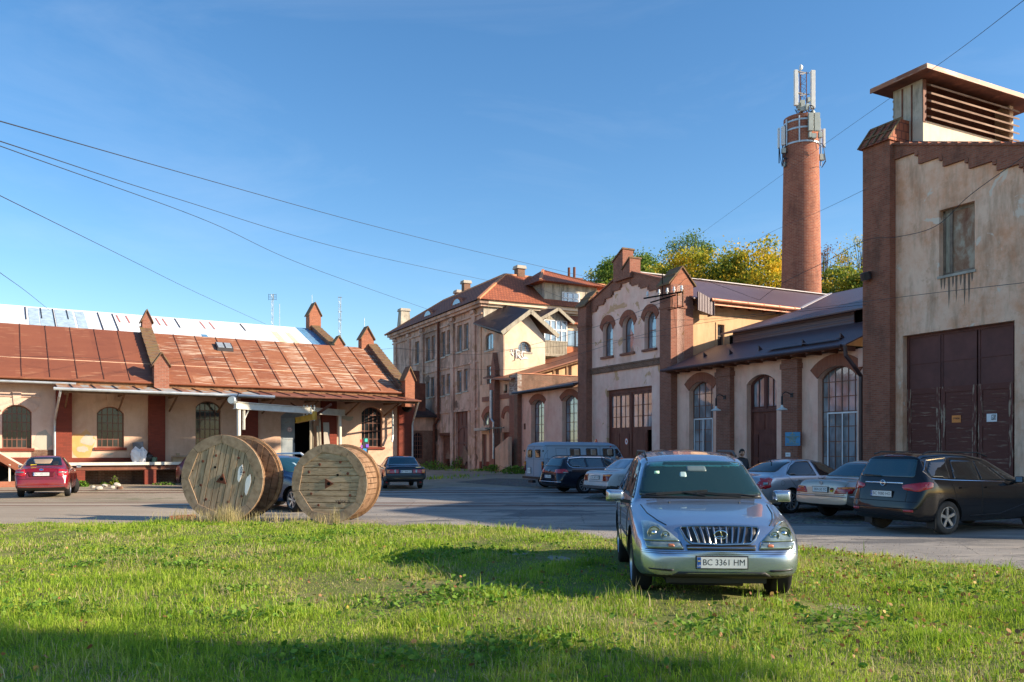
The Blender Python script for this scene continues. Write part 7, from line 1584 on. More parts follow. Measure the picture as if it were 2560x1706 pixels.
# ---- black people carrier at the right edge
ZF = dict(L=4.60, W=.91, wheels=(.95, 3.71), wr=.335, ar=.375, tw=.21, rim='five', paint=paint('black_paint', (.010,.010,.012), 0, .25, .10), tyremat='tyre_dusty', rimmat='steelrim',
    top=[(0,.55),(.1,.75),(.3,.85),(1.1,1.02),(2.2,1.55),(2.8,1.64),(3.4,1.66),(4.0,1.63),(4.22,1.58),(4.45,1.15),(4.52,.95),(4.57,.70),(4.60,.5)],
    wt=[(0,.5),(.3,.68),(1.1,.72),(2.2,.60),(3.5,.62),(4.1,.60),(4.4,.70),(4.6,.55)], w=[(0,.6),(.2,.82),(.6,.90),(4.1,.91),(4.4,.86),(4.53,.78),(4.6,.66)],
    belt=[(0,.5),(.3,.75),(1.1,.97),(2.5,1.03),(3.8,1.08),(4.3,1.10),(4.6,.5)], zb=[(0,.32),(.2,.22),(4.0,.22),(4.45,.28),(4.6,.38)], crown=.03)
def side_pos(px, Y, ang, dist_from_center_x, lateral): 
    h = Vector((math.cos(R(ang)), math.sin(R(ang)), 0)); n = Vector((-h.y, h.x, 0)); p = Vector(((px-1280)/2066*Y, Y, 0)); q = p-h*dist_from_center_x-n*lateral; return (q.x, q.y)
def place_rr(px, Y, ang, sp): return side_pos(px, Y, ang, sp['L']/2-sp['wheels'][1], -sp['W'])
c = Car('black_minivan', 'black people carrier seen from its rear corner, cut by the right edge of the picture', 'car', place_rr(2374, 16.55, 24, ZF), 24, ZF)
c.panel('rear_window', rnd([(-.68,1.14),(.68,1.14),(.60,1.50),(-.60,1.50)], .06), 'B', 'carglass_blue', .005, .1)
c.panel('spoiler_lamp', [(-.25,1.56),(.25,1.56),(.25,1.585),(-.25,1.585)], 'B', 'darkred', .006, .08)
for sd in (-1, 1): c.panel('tail_light', rnd([(sd*.46,.985),(sd*.88,1.06),(sd*.895,.93),(sd*.80,.86),(sd*.50,.90)], .03), 'B', 'redlamp', .010, .06)
c.both('tail_light', rnd([(4.25,1.04),(4.50,.98),(4.52,.88),(4.34,.90)], .03), 'redlamp', off=.010, step=.06)
c.panel('chrome_strip', [(-.47,1.035),(.47,1.035),(.47,1.005),(-.47,1.005)], 'B', 'chrome', .012, .07)
h = c.ray((-5,0,1.02),(1,0,0)); m = MB(); m.tube([h+Vector((-.03, .055*math.cos(k*PI/10), .055*math.sin(k*PI/10))) for k in range(21)], .009, 8); m.bar(h+Vector((-.03,-.05,.0)), h+Vector((-.03,.05,.0)), .012); link('badge', m.mesh(), M['chrome'], c.t)
c.plate('B', .80, 'BC 9080 HO', w=.52, h=.115)
m = MB(); hh_ = c.ray((-5,.1,1.16),(1,0,0)); m.bar(hh_+Vector((-.03,-.0,0)), hh_+Vector((-.02,.45,.02)), .02); link('wiper', m.mesh(), M['trim'], c.t)
for q in ([(1.98,1.06),(2.36,1.38),(2.52,1.455),(2.69,1.475),(2.69,1.07)],[(1.42,1.03),(1.90,1.055),(2.24,1.34)],[(2.76,1.07),(2.68,1.47),(3.40,1.50),(3.52,1.10)],[(3.62,1.11),(3.53,1.50),(3.98,1.46),(4.19,1.25),(4.10,1.14)]): c.both('side_window', rnd(q, .03), 'carglass', off=.005, step=.09)
for sd in 'LR': c.seam([[(2.0,1.035),(3.6,1.085),(4.15,1.12),(4.26,1.27),(4.05,1.485),(3.5,1.535)]], sd, .022, 'chrome', 'window_trim'); c.seam([[(2.73,1.04),(2.74,.3)],[(3.62,1.05),(3.50,.72),(3.42,.45)]], sd); c.seam([[(1.2,.62),(2.2,.38),(3.1,.36)]], sd, .015)
c.seam([[(-.80,.66),(.80,.66)],[(-.60,1.0),(-.58,.66)],[(.60,1.0),(.58,.66)]], 'B', .012); c.seam([[(-.8,.52),(.8,.52)]], 'B', .02)
for sd in (-1, 1): c.panel('reflector', [(sd*.55,.50),(sd*.75,.505),(sd*.75,.46),(sd*.55,.455)], 'B', 'redlamp', .006, .08)
c.handle((2.55, 3.3), .93); c.mirror(1.75, 1.08)
for s_ in (-.78, .78): m = MB(); m.box(-1.78,-1.75,s_-.10,s_+.10,.12,.32); link('mud_flap', m.mesh(), M['trim'], c.t)
m = MB()
for y in (-.60,.60): m.tube([(c.L/2-2.2,y,1.56),(c.L/2-2.5,y,1.64),(c.L/2-3.9,y,1.66),(c.L/2-4.1,y,1.61)], .016, 6)
link('roof_rail', m.mesh(), M['trim'], c.t)
for (yy, w_) in ((.62,.1),(-.62,.1)): c.seam([[(yy-w_*.6,.905),(yy+w_*.6,.905)]], 'B', .012, 'chrome', 'lettering_strip')

# ---- champagne saloon
WB_ = dict(L=4.74, W=.87, wheels=(.85, 3.65), wr=.315, ar=.345, tw=.195, rim='ten', tuck=.95, paint=paint('champagne_paint', (.42,.37,.31), .45, .32, .10),
    top=[(0,.62),(.06,.80),(.3,.86),(1.35,.98),(1.5,1.0),(2.1,1.36),(2.4,1.425),(3.1,1.43),(3.35,1.39),(3.95,1.03),(4.05,1.0),(4.6,.975),(4.70,.93),(4.72,.70),(4.74,.5)],
    wt=[(0,.6),(.3,.74),(1.4,.76),(2.1,.57),(3.2,.56),(3.95,.68),(4.1,.74),(4.6,.72),(4.74,.6)], w=[(0,.74),(.1,.82),(.5,.87),(4.2,.87),(4.6,.845),(4.74,.79)],
    belt=[(0,.6),(.3,.8),(1.4,.92),(4.2,.93),(4.7,.8),(4.74,.45)], zb=[(0,.35),(.2,.24),(4.0,.24),(4.5,.30),(4.74,.38)], crown=.025)
def place_rear(px, Y, ang, sp): return side_pos(px, Y, ang, -sp['L']/2, 0)
c = Car('champagne_saloon', 'champagne saloon, boot to the camera, between the silver saloon and the black people carrier', 'car', place_rear(2050, 20.2, 26, WB_), 26, WB_)
c.panel('rear_window', rnd([(-.62,1.035),(.62,1.035),(.50,1.36),(-.50,1.36)], .05), 'B', 'carglass_blue', .005, .09)
for sd in (-1, 1):
    tl = c.panel('tail_light', rnd([(sd*.50,.80),(sd*.84,.82),(sd*.84,.655),(sd*.42,.645)], .02), 'B', 'redlamp', .010, .06)
    c.panel('amber_lens', [(sd*.55,.80),(sd*.83,.815),(sd*.83,.765),(sd*.54,.76)], 'B', 'amber', .014, .06, parent=tl); c.panel('lens_gap', [(sd*.45,.702),(sd*.83,.705),(sd*.83,.695),(sd*.45,.692)], 'B', 'darkred', .014, .06, parent=tl)
c.both('tail_light', rnd([(4.55,.82),(4.72,.80),(4.72,.66),(4.58,.665)], .02), 'redlamp', off=.008, step=.06)
c.plate('B', .735, '804-50 TC', w=.46, h=.12, flag=False, sz=.088)
h = c.ray((-5,0,.90),(1,0,0)); m = MB(); m.tube([h+Vector((-.02, .045*math.cos(k*PI/10), .045*math.sin(k*PI/10))) for k in range(21)], .006, 6)
for a in (90, 210, 330): m.bar(h+Vector((-.02,0,0)), h+Vector((-.02, .044*math.cos(R(a)), .044*math.sin(R(a)))), .008)
link('badge', m.mesh(), M['chrome'], c.t)
st = c.panel('round_sticker', [(-.345+.055*math.cos(k*PI/8), .735+.055*math.sin(k*PI/8)) for k in range(16)], 'B', 'plateyellow', .012, .05)
c.panel('sticker_band', [(-.395,.755),(-.295,.755),(-.3,.72),(-.39,.72)], 'B', 'redlamp', .015, .05, parent=st); c.panel('sticker_band', [(-.385,.78),(-.305,.78),(-.295,.757),(-.395,.757)], 'B', 'ink', .015, .05, parent=st)
for q in ([(1.75,.99),(2.25,1.33),(2.62,1.35),(2.62,.99)],[(2.68,.99),(2.68,1.352),(3.20,1.33),(3.45,1.0)],[(3.50,1.0),(3.28,1.30),(3.42,1.27),(3.68,1.02)]): c.both('side_window', rnd(q, .025), 'carglass', off=.005, step=.09)
c.seam([[(-.82,.565),(.82,.565)],[(-.72,.96),(-.70,.62)],[(.72,.96),(.70,.62)],[(-.74,.615),(.74,.615)]], 'B', .010); c.seam([[(-.83,.585),(.83,.585)]], 'B', .016, 'chrome', 'bumper_strip')
for sd in 'LR': c.seam([[(.3,.585),(4.65,.585)]], sd, .016, 'chrome', 'bumper_strip'); c.seam([[(2.65,.97),(2.66,.3)],[(3.4,.98),(3.3,.7)],[(1.5,.95),(1.5,.3)]], sd)
c.handle((2.5, 3.25), .86); c.mirror(1.85, 1.02, .17, .13)
c.panel('windscreen', rnd([(-.66,1.03),(.66,1.03),(.52,1.34),(-.52,1.34)], .04), 'F', 'carglass', .004, .12)

# ---- silver saloon with tinted side glass
SB = dict(L=4.80, W=.885, wheels=(.92, 3.72), wr=.325, ar=.365, tw=.205, rim='ten', rimk=.72, paint=paint('silver_paint', (.46,.48,.52), .7, .30, .06),
    top=[(0,.6),(.08,.72),(.3,.80),(1.3,.97),(1.4,1.0),(2.2,1.38),(2.7,1.46),(3.2,1.45),(3.6,1.37),(4.2,1.08),(4.3,1.045),(4.65,1.01),(4.74,.95),(4.78,.7),(4.80,.5)],
    wt=[(0,.5),(.3,.68),(1.3,.74),(2.2,.56),(3.2,.55),(4.1,.64),(4.3,.70),(4.7,.62),(4.8,.5)], w=[(0,.6),(.12,.76),(.4,.86),(.8,.885),(4.0,.885),(4.45,.86),(4.7,.78),(4.8,.66)],
    belt=[(0,.5),(.3,.72),(1.3,.93),(3.0,.97),(4.3,.985),(4.74,.8),(4.8,.5)], zb=[(0,.30),(.2,.20),(4.1,.20),(4.6,.27),(4.8,.36)], crown=.035)
c = Car('silver_saloon', 'silver saloon with dark tinted windows behind the silver blue car on the lawn', 'car', place_rr(1980, 22.0, 26, SB), 26, SB)
for q in ([(1.65,1.02),(2.3,1.345),(2.70,1.39),(2.66,1.0)],[(2.76,1.0),(2.80,1.392),(3.25,1.37),(3.50,1.27),(3.78,1.06),(3.72,1.01)]): c.both('side_window', rnd(q, .035), 'carglass', off=.005, step=.08)
c.panel('rear_window', rnd([(-.60,1.10),(.60,1.10),(.50,1.37),(-.50,1.37)], .05), 'B', 'carglass', .005, .09)
for sd in (-1, 1): c.panel('tail_light', rnd([(sd*.70,.98),(sd*.84,.93),(sd*.86,.70),(sd*.74,.66),(sd*.66,.72)], .03), 'B', 'redlamp', .010, .06)
c.both('tail_light', rnd([(4.42,.96),(4.60,.95),(4.70,.70),(4.56,.66)], .04), 'redlamp', off=.010, step=.06); c.both('clear_lens', [(4.50,.84),(4.62,.84),(4.64,.77),(4.52,.77)], 'clearlamp', off=.014, step=.05)
c.plate('B', .76, 'BC 1704 EK'); c.handle((2.55, 3.45), .885); c.mirror(1.75, 1.02, .19, .14)
for sd in 'LR': c.seam([[(2.72,.97),(2.74,.3)],[(3.82,1.0),(3.60,.75),(3.42,.62),(3.3,.3)]], sd); c.seam([[(4.03+.07*math.cos(k*PI/6), .82+.07*math.sin(k*PI/6)) for k in range(13)]], sd, .006); c.seam([[(3.82,1.03),(3.55,1.28),(3.27,1.41),(2.7,1.43),(2.3,1.38),(1.6,1.01)]], sd, .014)
h = c.ray((c.L/2-3.6,0,4),(0,0,-1)); m = MB(); m.tube([h, h+Vector((-.08,0,.10))], .012, 6); link('aerial', m.mesh(), M['trim'], c.t)

# ---- black car beyond, mostly hidden
BK = dict(L=4.5, W=.89, wheels=(.9, 3.6), wr=.33, tw=.21, paint=M_black if 'M_black' in globals() else paint('gloss_black', (.008,.008,.009), 0, .25, .06),
    top=[(0,.7),(.1,.9),(.3,1.0),(1.1,1.12),(1.2,1.16),(2.0,1.62),(2.4,1.72),(3.6,1.72),(4.1,1.62),(4.4,1.1),(4.5,.6)], wt=[(0,.5),(.3,.7),(1.2,.72),(2.1,.60),(4.1,.58),(4.5,.6)],
    w=[(0,.66),(.2,.84),(.6,.89),(4.1,.89),(4.5,.7)], belt=[(0,.6),(.3,.9),(1.2,1.06),(4.2,1.1),(4.5,.5)], zb=[(0,.36),(.2,.28),(4.3,.3),(4.5,.4)], crown=.04)
c = Car('black_suv', 'gloss black car mostly hidden behind the roofs of the two silver cars', 'car', (6.2, 28.3), 26, BK)
for q in ([(1.45,1.16),(2.1,1.54),(2.5,1.60),(2.5,1.15)],[(2.6,1.15),(2.6,1.6),(3.4,1.6),(3.5,1.16)],[(3.58,1.17),(3.5,1.6),(3.95,1.52),(4.15,1.2)]): c.both('side_window', rnd(q, .03), 'carglass', off=.005, step=.1)
c.panel('windscreen', rnd([(-.66,1.18),(.66,1.18),(.56,1.58),(-.56,1.58)], .04), 'F', 'carglass', .004, .12); c.mirror(1.6, 1.18); c.handle((2.4,3.4), 1.0)

# ---- pale grey-white three box saloon
JT = dict(L=4.35, W=.83, wheels=(.82, 3.29), wr=.295, tw=.175, rim='steel', rimmat='steelrim', tuck=.955, paint=paint('pale_white_paint', (.55,.57,.58), 0, .4, .15), clad=(.46, M['trim_grey']),
    top=[(0,.6),(.06,.78),(.3,.84),(1.2,.92),(1.3,.95),(1.95,1.34),(2.2,1.40),(2.9,1.41),(3.1,1.38),(3.58,1.03),(3.66,1.0),(4.22,.985),(4.30,.93),(4.33,.7),(4.35,.5)],
    wt=[(0,.66),(.3,.72),(1.2,.72),(1.95,.56),(3.1,.55),(3.6,.68),(4.25,.71),(4.35,.66)], w=[(0,.76),(.1,.80),(.4,.83),(4.0,.83),(4.25,.81),(4.35,.78)],
    belt=[(0,.6),(.3,.78),(1.2,.88),(4.1,.91),(4.3,.8),(4.35,.45)], zb=[(0,.34),(.2,.26),(3.9,.26),(4.35,.36)], crown=.02)
c = Car('white_saloon', 'boxy off white saloon with a grey bumper, beside the dark estate', 'car', place_rear(1487, 28.9, 26, JT), 26, JT)
c.panel('rear_window', rnd([(-.62,1.04),(.62,1.04),(.50,1.345),(-.50,1.345)], .04), 'B', 'glass_sky', .005, .1)
for sd in (-1, 1):
    tl = c.panel('tail_light', rnd([(sd*.48,.86),(sd*.79,.86),(sd*.79,.62),(sd*.48,.62)], .015), 'B', 'darkred', .010, .06); c.panel('amber_lens', [(sd*.5,.85),(sd*.78,.85),(sd*.78,.79),(sd*.5,.79)], 'B', 'amber', .014, .06, parent=tl)
c.plate('B', .74, 'BC 4837 AT', flag=False)
for q in ([(1.45,.94),(2.05,1.31),(2.30,1.33),(2.28,.94)],[(2.34,.94),(2.36,1.335),(2.90,1.32),(3.10,.96)],[(3.15,.97),(2.96,1.31),(3.05,1.28),(3.27,1.0)]): c.both('side_window', rnd(q, .025), 'carglass', off=.005, step=.09)
for sd in 'LR': c.seam([[(2.31,.92),(2.32,.3)],[(3.1,.92),(2.95,.6)]], sd); c.seam([[(3.72,.80),(3.90,.80),(3.90,.64),(3.72,.64),(3.72,.80)]], sd, .007)
c.seam([[(-.77,.60),(.77,.60)],[(-.78,.93),(.78,.93)]], 'B', .010); c.handle((2.2,2.9), .84, M['trim']); c.mirror(1.6,.98,.16,.12, mat=M['trim'])

# ---- dark blue estate
PS = dict(L=4.78, W=.91, wheels=(.90, 3.61), wr=.335, tw=.21, rim='ten', rimk=.72, paint=paint('night_blue_paint', (.014,.018,.030), .2, .25, .08),
    top=[(0,.6),(.1,.74),(.3,.82),(1.2,.98),(1.35,1.02),(2.15,1.40),(2.6,1.48),(3.6,1.49),(4.25,1.43),(4.38,1.38),(4.60,1.05),(4.70,.92),(4.75,.7),(4.78,.5)],
    wt=[(0,.5),(.3,.7),(1.3,.74),(2.2,.57),(4.2,.56),(4.6,.68),(4.78,.6)], w=[(0,.62),(.15,.8),(.5,.90),(4.2,.91),(4.55,.86),(4.70,.80),(4.78,.7)],
    belt=[(0,.5),(.3,.74),(1.3,.94),(3.0,.98),(4.4,1.0),(4.78,.5)], zb=[(0,.3),(.2,.2),(4.1,.2),(4.6,.27),(4.78,.36)], crown=.03)
c = Car('blue_estate', 'dark blue estate car with a chrome window line, in front of the grey van', 'car', place_rr(1463, 32.3, 26, PS), 26, PS)
c.panel('rear_window', rnd([(-.64,1.06),(.64,1.06),(.52,1.34),(-.52,1.34)], .05), 'B', 'carglass_blue', .005, .1); c.panel('brake_light', [(-.3,1.385),(.3,1.385),(.3,1.41),(-.3,1.41)], 'B', 'darkred', .01, .1)
for sd in (-1, 1): c.panel('tail_light', rnd([(sd*.45,.94),(sd*.84,.96),(sd*.88,.80),(sd*.42,.79)], .03), 'B', 'redlamp', .010, .06)
c.both('tail_light', rnd([(4.40,.95),(4.62,.94),(4.66,.80),(4.34,.80)], .03), 'redlamp', off=.010, step=.06); c.both('clear_lens', [(4.36,.835),(4.55,.835),(4.55,.805),(4.36,.805)], 'clearlamp', off=.013, step=.06)
for q in ([(1.6,1.02),(2.3,1.34),(2.62,1.375),(2.62,1.0)],[(2.7,1.0),(2.7,1.38),(3.42,1.385),(3.44,1.01)],[(3.52,1.015),(3.5,1.385),(4.10,1.345),(4.22,1.2),(4.12,1.04)]): c.both('side_window', rnd(q, .05), 'carglass_blue', off=.005, step=.08)
for sd in 'LR': c.seam([[(1.65,.985),(3.5,.985),(4.12,1.005),(4.26,1.06),(4.30,1.2),(4.16,1.37),(3.6,1.415),(2.6,1.405),(2.2,1.33)]], sd, .028, 'chrome', 'window_trim'); c.seam([[(2.66,.97),(2.66,.3)],[(3.48,.97),(3.3,.6)]], sd)
c.panel('chrome_strip', [(-.82,.47),(.82,.47),(.82,.445),(-.82,.445)], 'B', 'chrome', .01, .08)
h = c.ray((-5,0,.90),(1,0,0)); m = MB(); m.tube([h+Vector((-.02, .06*math.cos(k*PI/10), .06*math.sin(k*PI/10))) for k in range(21)], .009, 6); m.bar(h+Vector((-.02,-.04,.03)), h+Vector((-.02,0,-.04)), .01); m.bar(h+Vector((-.02,.04,.03)), h+Vector((-.02,0,-.04)), .01); link('badge', m.mesh(), M['chrome'], c.t)
c.plate('B', .66, 'BC 2094 IH'); c.handle((2.5,3.3), .89); c.mirror(1.75, 1.02, .19, .14)
m = MB()
for y in (-.57,.57): m.tube([(c.L/2-2.2,y,1.40),(c.L/2-2.4,y,1.48),(c.L/2-4.1,y,1.47),(c.L/2-4.3,y,1.40)], .014, 6)
link('roof_rail', m.mesh(), M['trim'], c.t)

# ---- grey-blue forward control van
UZ = dict(L=4.38, W=.97, wheels=(1.05, 3.35), wr=.365, ar=.43, tw=.20, rim='steel', rimmat='steelrim', tuck=.985, inset=.05, paint=paint('grey_blue_paint', (.24,.32,.40), 0, .5, .2, .1),
    top=[(0,1.0),(.05,1.25),(.10,1.35),(.42,1.86),(.55,1.98),(.8,2.06),(3.9,2.08),(4.2,2.04),(4.32,1.95),(4.38,1.7)],
    wt=[(0,.70),(.1,.80),(.5,.82),(.9,.84),(4.1,.84),(4.3,.80),(4.38,.74)], w=[(0,.78),(.08,.88),(.3,.95),(.6,.97),(4.1,.97),(4.3,.95),(4.38,.90)],
    belt=[(0,.95),(.1,1.25),(.5,1.30),(4.2,1.32),(4.38,1.28)], zb=[(0,.55),(.2,.48),(4.38,.48)], crown=.06)
c = Car('grey_van', 'rounded grey blue minibus van parked beside the low range', 'van', side_pos(1360, 35.9, 26, -UZ['L']/2, -UZ['W']), 26, UZ)
for (x0, x1) in ((.75,1.35),(1.62,2.22),(2.50,3.05),(3.05+.0,3.05)):
    if x1 > x0: c.both('side_window', rnd([(x0,1.40),(x0,1.78),(x1,1.78),(x1,1.40)], .07, 4), 'carglass', off=.006, step=.1)
c.both('side_window', rnd([(.30,1.40),(.52,1.76),(.68,1.76),(.68,1.40)], .05), 'carglass', off=.006, step=.1)
for (x0, x1) in ((1.62,2.22),(2.5,3.05),(.75,1.35)): c.both('seat_and_far_window', rnd([(x0+.08,1.46),(x0+.08,1.74),((x0+x1)/2+.05,1.74),((x0+x1)/2+.05,1.46)], .04), flat('van_inside', (.26,.19,.14), .1, coat=1.), off=.009, step=.1)
for (y0, y1) in ((-.62,-.12),(.12,.62)): c.panel('rear_window', rnd([(y0,1.36),(y0,1.74),(y1,1.74),(y1,1.36)], .09, 4), 'B', 'carglass', .006, .08)
for sd in 'LR':
    c.seam([[(3.20,1.40),(3.20,1.78),(3.75,1.78),(3.75,1.40),(3.20,1.40)]], sd, .012, 'trim'); c.seam([[(.1,1.29),(4.3,1.31)]], sd, .02, 'trim_grey', 'body_bead'); c.seam([[(.2,1.88),(4.25,1.88)]], sd, .03, 'trim_grey', 'rain_gutter')
    c.seam([[(.70,1.85),(.72,.6)],[(1.45,1.85),(1.45,.55)],[(1.5,1.85),(1.5,.55)]], sd, .010); c.seam([[(4.18,1.85),(4.18,.5)]], sd, .010)
c.seam([[(0,1.86),(0,.55)],[(-.85,1.86),(.85,1.86)],[(-.88,1.80),(-.90,.55)],[(.88,1.80),(.90,.55)],[(-.9,1.30),(.9,1.30)]], 'B', .012)
for sd in (-1, 1):
    m = MB(); h = c.ray((-5, sd*.83, .98),(1,0,0)); m.lathe([(.045,-.22),(.05,-.2),(.05,.2),(.045,.22)], (h.x-.02, sd*.83, .98), 'z', 12); t_ = link('tail_light', m.mesh(), M['darkred'], c.t, smooth=True); m = MB(); m.lathe([(.052,.06),(.052,.2)], (h.x-.02, sd*.83, .98), 'z', 12); link('amber_lens', m.mesh(), M['amber'], t_)
    m = MB(); m.tube([(h.x-.03, sd*.9, 1.62), (h.x-.03, sd*.9, 1.70)], .03, 8); m.tube([(h.x-.03, sd*.9, 1.10), (h.x-.03, sd*.9, 1.18)], .03, 8); link('hinge', m.mesh(), M['trim'], t_)
m = MB(); m.box(-2.28,-2.15,-.95,.95,.42,.52); m.box(-2.36,-2.2,-.2,.2,.25,.36); link('rear_bumper', m.mesh(), M['trim'], c.t)
c.plate('B', .78, '2153', y=.42, w=.30, h=.26, flag=False, sz=.15)
m = MB(); m.lathe([(.07,0),(.07,.02),(.05,.03),(.05,.12),(.03,.15)], (c.L/2-1.25, -.2, 2.06), 'z', 14); link('beacon', m.mesh(), M['redlamp'], c.t)
c.both('side_marker', rnd([(.86,1.82),(.94,1.82),(.94,1.87),(.86,1.87)], .01), 'redlamp', off=.02, step=.05)
c.panel('windscreen', rnd([(-.74,1.38),(-.06,1.38),(-.06,1.80),(-.68,1.80)], .06), 'F', 'carglass', .005, .12, mirror=True); c.mirror(.55, 1.5, .14, .22, mat=M['trim'])
m = MB(); m.box(-.95,-.90,-.9,-.7,.2,.5); m.box(-.95,-.90,.7,.9,.2,.5); m.box(-1.8,1.8,-.5,.5,.38,.5); link('mud_flap', m.mesh(), M['trim'], c.t)

# ---- black saloon before the warehouse corner
VG = dict(L=4.76, W=.885, wheels=(.85, 3.60), wr=.33, tw=.19, rim='steel', rimmat='steelrim', tuck=.95, paint=paint('navy_black_paint', (.010,.013,.022), 0, .25, .10),
    top=[(0,.6),(.06,.82),(.3,.88),(1.3,.98),(1.4,1.0),(2.05,1.37),(2.3,1.43),(3.1,1.44),(3.35,1.40),(3.88,1.06),(3.98,1.03),(4.6,1.0),(4.70,.95),(4.73,.7),(4.76,.5)],
    wt=[(0,.68),(.3,.76),(1.4,.76),(2.1,.58),(3.2,.58),(3.9,.70),(4.65,.75),(4.76,.70)], w=[(0,.80),(.1,.85),(.4,.885),(4.4,.885),(4.7,.87),(4.76,.83)],
    belt=[(0,.6),(.3,.82),(1.3,.94),(4.5,.96),(4.7,.85),(4.76,.45)], zb=[(0,.36),(.2,.28),(4.2,.30),(4.76,.40)], crown=.02)
c = Car('black_saloon', 'old black saloon with wide orange and red tail lights near the warehouse corner', 'car', place_rear(1015, 35.6, 105, VG), 105, VG)
c.panel('rear_window', rnd([(-.66,1.07),(.66,1.07),(.54,1.38),(-.54,1.38)], .05), 'B', 'carglass_blue', .006, .09)
rw = rnd([(-.67,1.062),(.67,1.062),(.55,1.388),(-.55,1.388)], .05); c.seam([rw+rw[:1]], 'B', .022, 'chrome', 'window_trim')
for sd in (-1, 1):
    tl = c.panel('tail_light', rnd([(sd*.30,.86),(sd*.82,.86),(sd*.82,.69),(sd*.30,.69)], .015), 'B', 'redlamp', .010, .06)
    c.panel('amber_lens', [(sd*.70,.85),(sd*.815,.85),(sd*.815,.70),(sd*.70,.70)], 'B', 'amber', .014, .06, parent=tl); c.panel('clear_lens', [(sd*.42,.85),(sd*.49,.85),(sd*.49,.70),(sd*.42,.70)], 'B', 'clearlamp', .014, .06, parent=tl)
c.plate('B', .77, 'BC 7044 CC', w=.5); c.handle((2.5,3.2), .88, M['chrome']); c.mirror(1.8,1.02,.15,.12, mat=M['trim'])
for q in ([(1.65,1.0),(2.15,1.33),(2.5,1.36),(2.5,1.0)],[(2.58,1.0),(2.58,1.365),(3.1,1.35),(3.4,1.02)],[(3.46,1.02),(3.18,1.33),(3.3,1.3),(3.55,1.04)]): c.both('side_window', rnd(q, .025), 'carglass', off=.005, step=.1)
m = MB(); m.box(-2.42,-2.30,-.86,.86,.50,.60); link('rear_bumper', m.mesh(), M['trim'], c.t)
m = MB(); m.box(-1.64,-1.60,-.86,-.62,.16,.42); m.box(-1.64,-1.60,.62,.86,.16,.42); mf = link('mud_flap', m.mesh(), M['trim'], c.t)
for y in (-.74,.74): m = MB(); m.lathe([(0,0),(.045,0),(.045,.006)], (-1.65,y,.28), 'x', 12, cap=False); link('reflector', m.mesh(), M['redlamp'], mf)
h = c.ray((-5,-.55,.95),(1,0,0)); m = MB(); m.bar(h+Vector((-.01,-.12,0)), h+Vector((-.01,.12,0)), .015, .02); link('lettering_strip', m.mesh(), M['chrome'], c.t)

# ---- red saloon at the left
RD = dict(L=4.31, W=.855, wheels=(.82, 3.30), wr=.305, tw=.19, rim='five', paint=paint('crimson_paint', (.23,.005,.013), .25, .25, .06), steer=28,
    top=[(0,.6),(.08,.75),(.3,.86),(1.0,1.0),(1.1,1.05),(1.9,1.42),(2.3,1.495),(2.9,1.50),(3.2,1.44),(3.75,1.13),(3.85,1.09),(4.18,1.06),(4.26,.98),(4.29,.75),(4.31,.5)],
    wt=[(0,.5),(.3,.66),(1.1,.70),(1.95,.56),(3.1,.56),(3.8,.62),(4.2,.66),(4.31,.58)], w=[(0,.62),(.12,.76),(.4,.84),(.8,.855),(3.8,.855),(4.15,.83),(4.31,.74)],
    belt=[(0,.5),(.3,.76),(1.1,.96),(3.0,1.0),(4.1,1.0),(4.31,.5)], zb=[(0,.3),(.2,.21),(3.7,.21),(4.1,.27),(4.31,.36)], crown=.035)
c = Car('red_saloon', 'crimson saloon seen from behind at the left, front wheels turned', 'car', place_rear(103, 29.3, 113.5, RD), 113.5, RD)
c.panel('rear_window', rnd([(-.60,1.13),(.60,1.13),(.50,1.43),(-.50,1.43)], .05), 'B', 'carglass', .005, .08)
c.panel('view_through', rnd([(-.22,1.20),(.28,1.20),(.36,1.36),(-.28,1.37)], .05), 'B', flat('through_glass', (.38,.27,.17), .1, coat=1.), .008, .08)
for y in (-.38,.42): c.panel('headrest_shape', rnd([(y-.10,1.15),(y+.12,1.15),(y+.10,1.29),(y-.08,1.29)], .05), 'B', 'trim', .011, .06)
for sd in (-1, 1):
    tl = c.panel('tail_light', rnd([(sd*.52,1.02),(sd*.80,1.0),(sd*.83,.80),(sd*.60,.76),(sd*.48,.80)], .04), 'B', 'redlamp', .012, .06); c.panel('clear_lens', rnd([(sd*.54,.93),(sd*.79,.93),(sd*.80,.88),(sd*.53,.88)], .02), 'B', 'clearlamp', .016, .05, parent=tl)
c.seam([[(-.42,.93),(-.48,.70),(.48,.70),(.42,.93)],[(-.72,.66),(.72,.66)]], 'B', .012); c.panel('plate_recess', rnd([(-.44,.93),(.44,.93),(.38,.74),(-.38,.74)], .02), 'B', flat('dark_red_recess', (.10,.004,.008), .3), .002, .08)
c.plate('B', .84, 'BC 3844 EC', w=.5); h = c.ray((-5,0,1.0),(1,0,0)); m = MB(); m.lathe([(0,0),(1,0),(1,.012),(0,.012)], (0,0,0), 'x', 20, cap=False); me = m.mesh(); me.transform(Matrix.Translation(h-Vector((.015,0,0))) @ Matrix.Diagonal((1,.07,.032,1))); b_ = link('oval_badge', me, M['plateblue'], c.t); m = MB(); m.tube([h+Vector((-.016, .07*math.cos(k*PI/10), .032*math.sin(k*PI/10))) for k in range(21)], .005, 6); link('badge_ring', m.mesh(), M['chrome'], b_)
for q in ([(1.35,1.06),(2.0,1.38),(2.35,1.43),(2.35,1.04)],[(2.42,1.04),(2.42,1.435),(3.0,1.40),(3.3,1.06)]): c.both('side_window', rnd(q, .03), 'carglass', off=.005, step=.09)
c.seam([[(-.72,.42),(.72,.42)]], 'B', .014, 'chrome', 'bumper_strip'); c.handle((2.3,3.1), .92); c.mirror(1.45, 1.06, .19, .14, mat=M['chrome'])
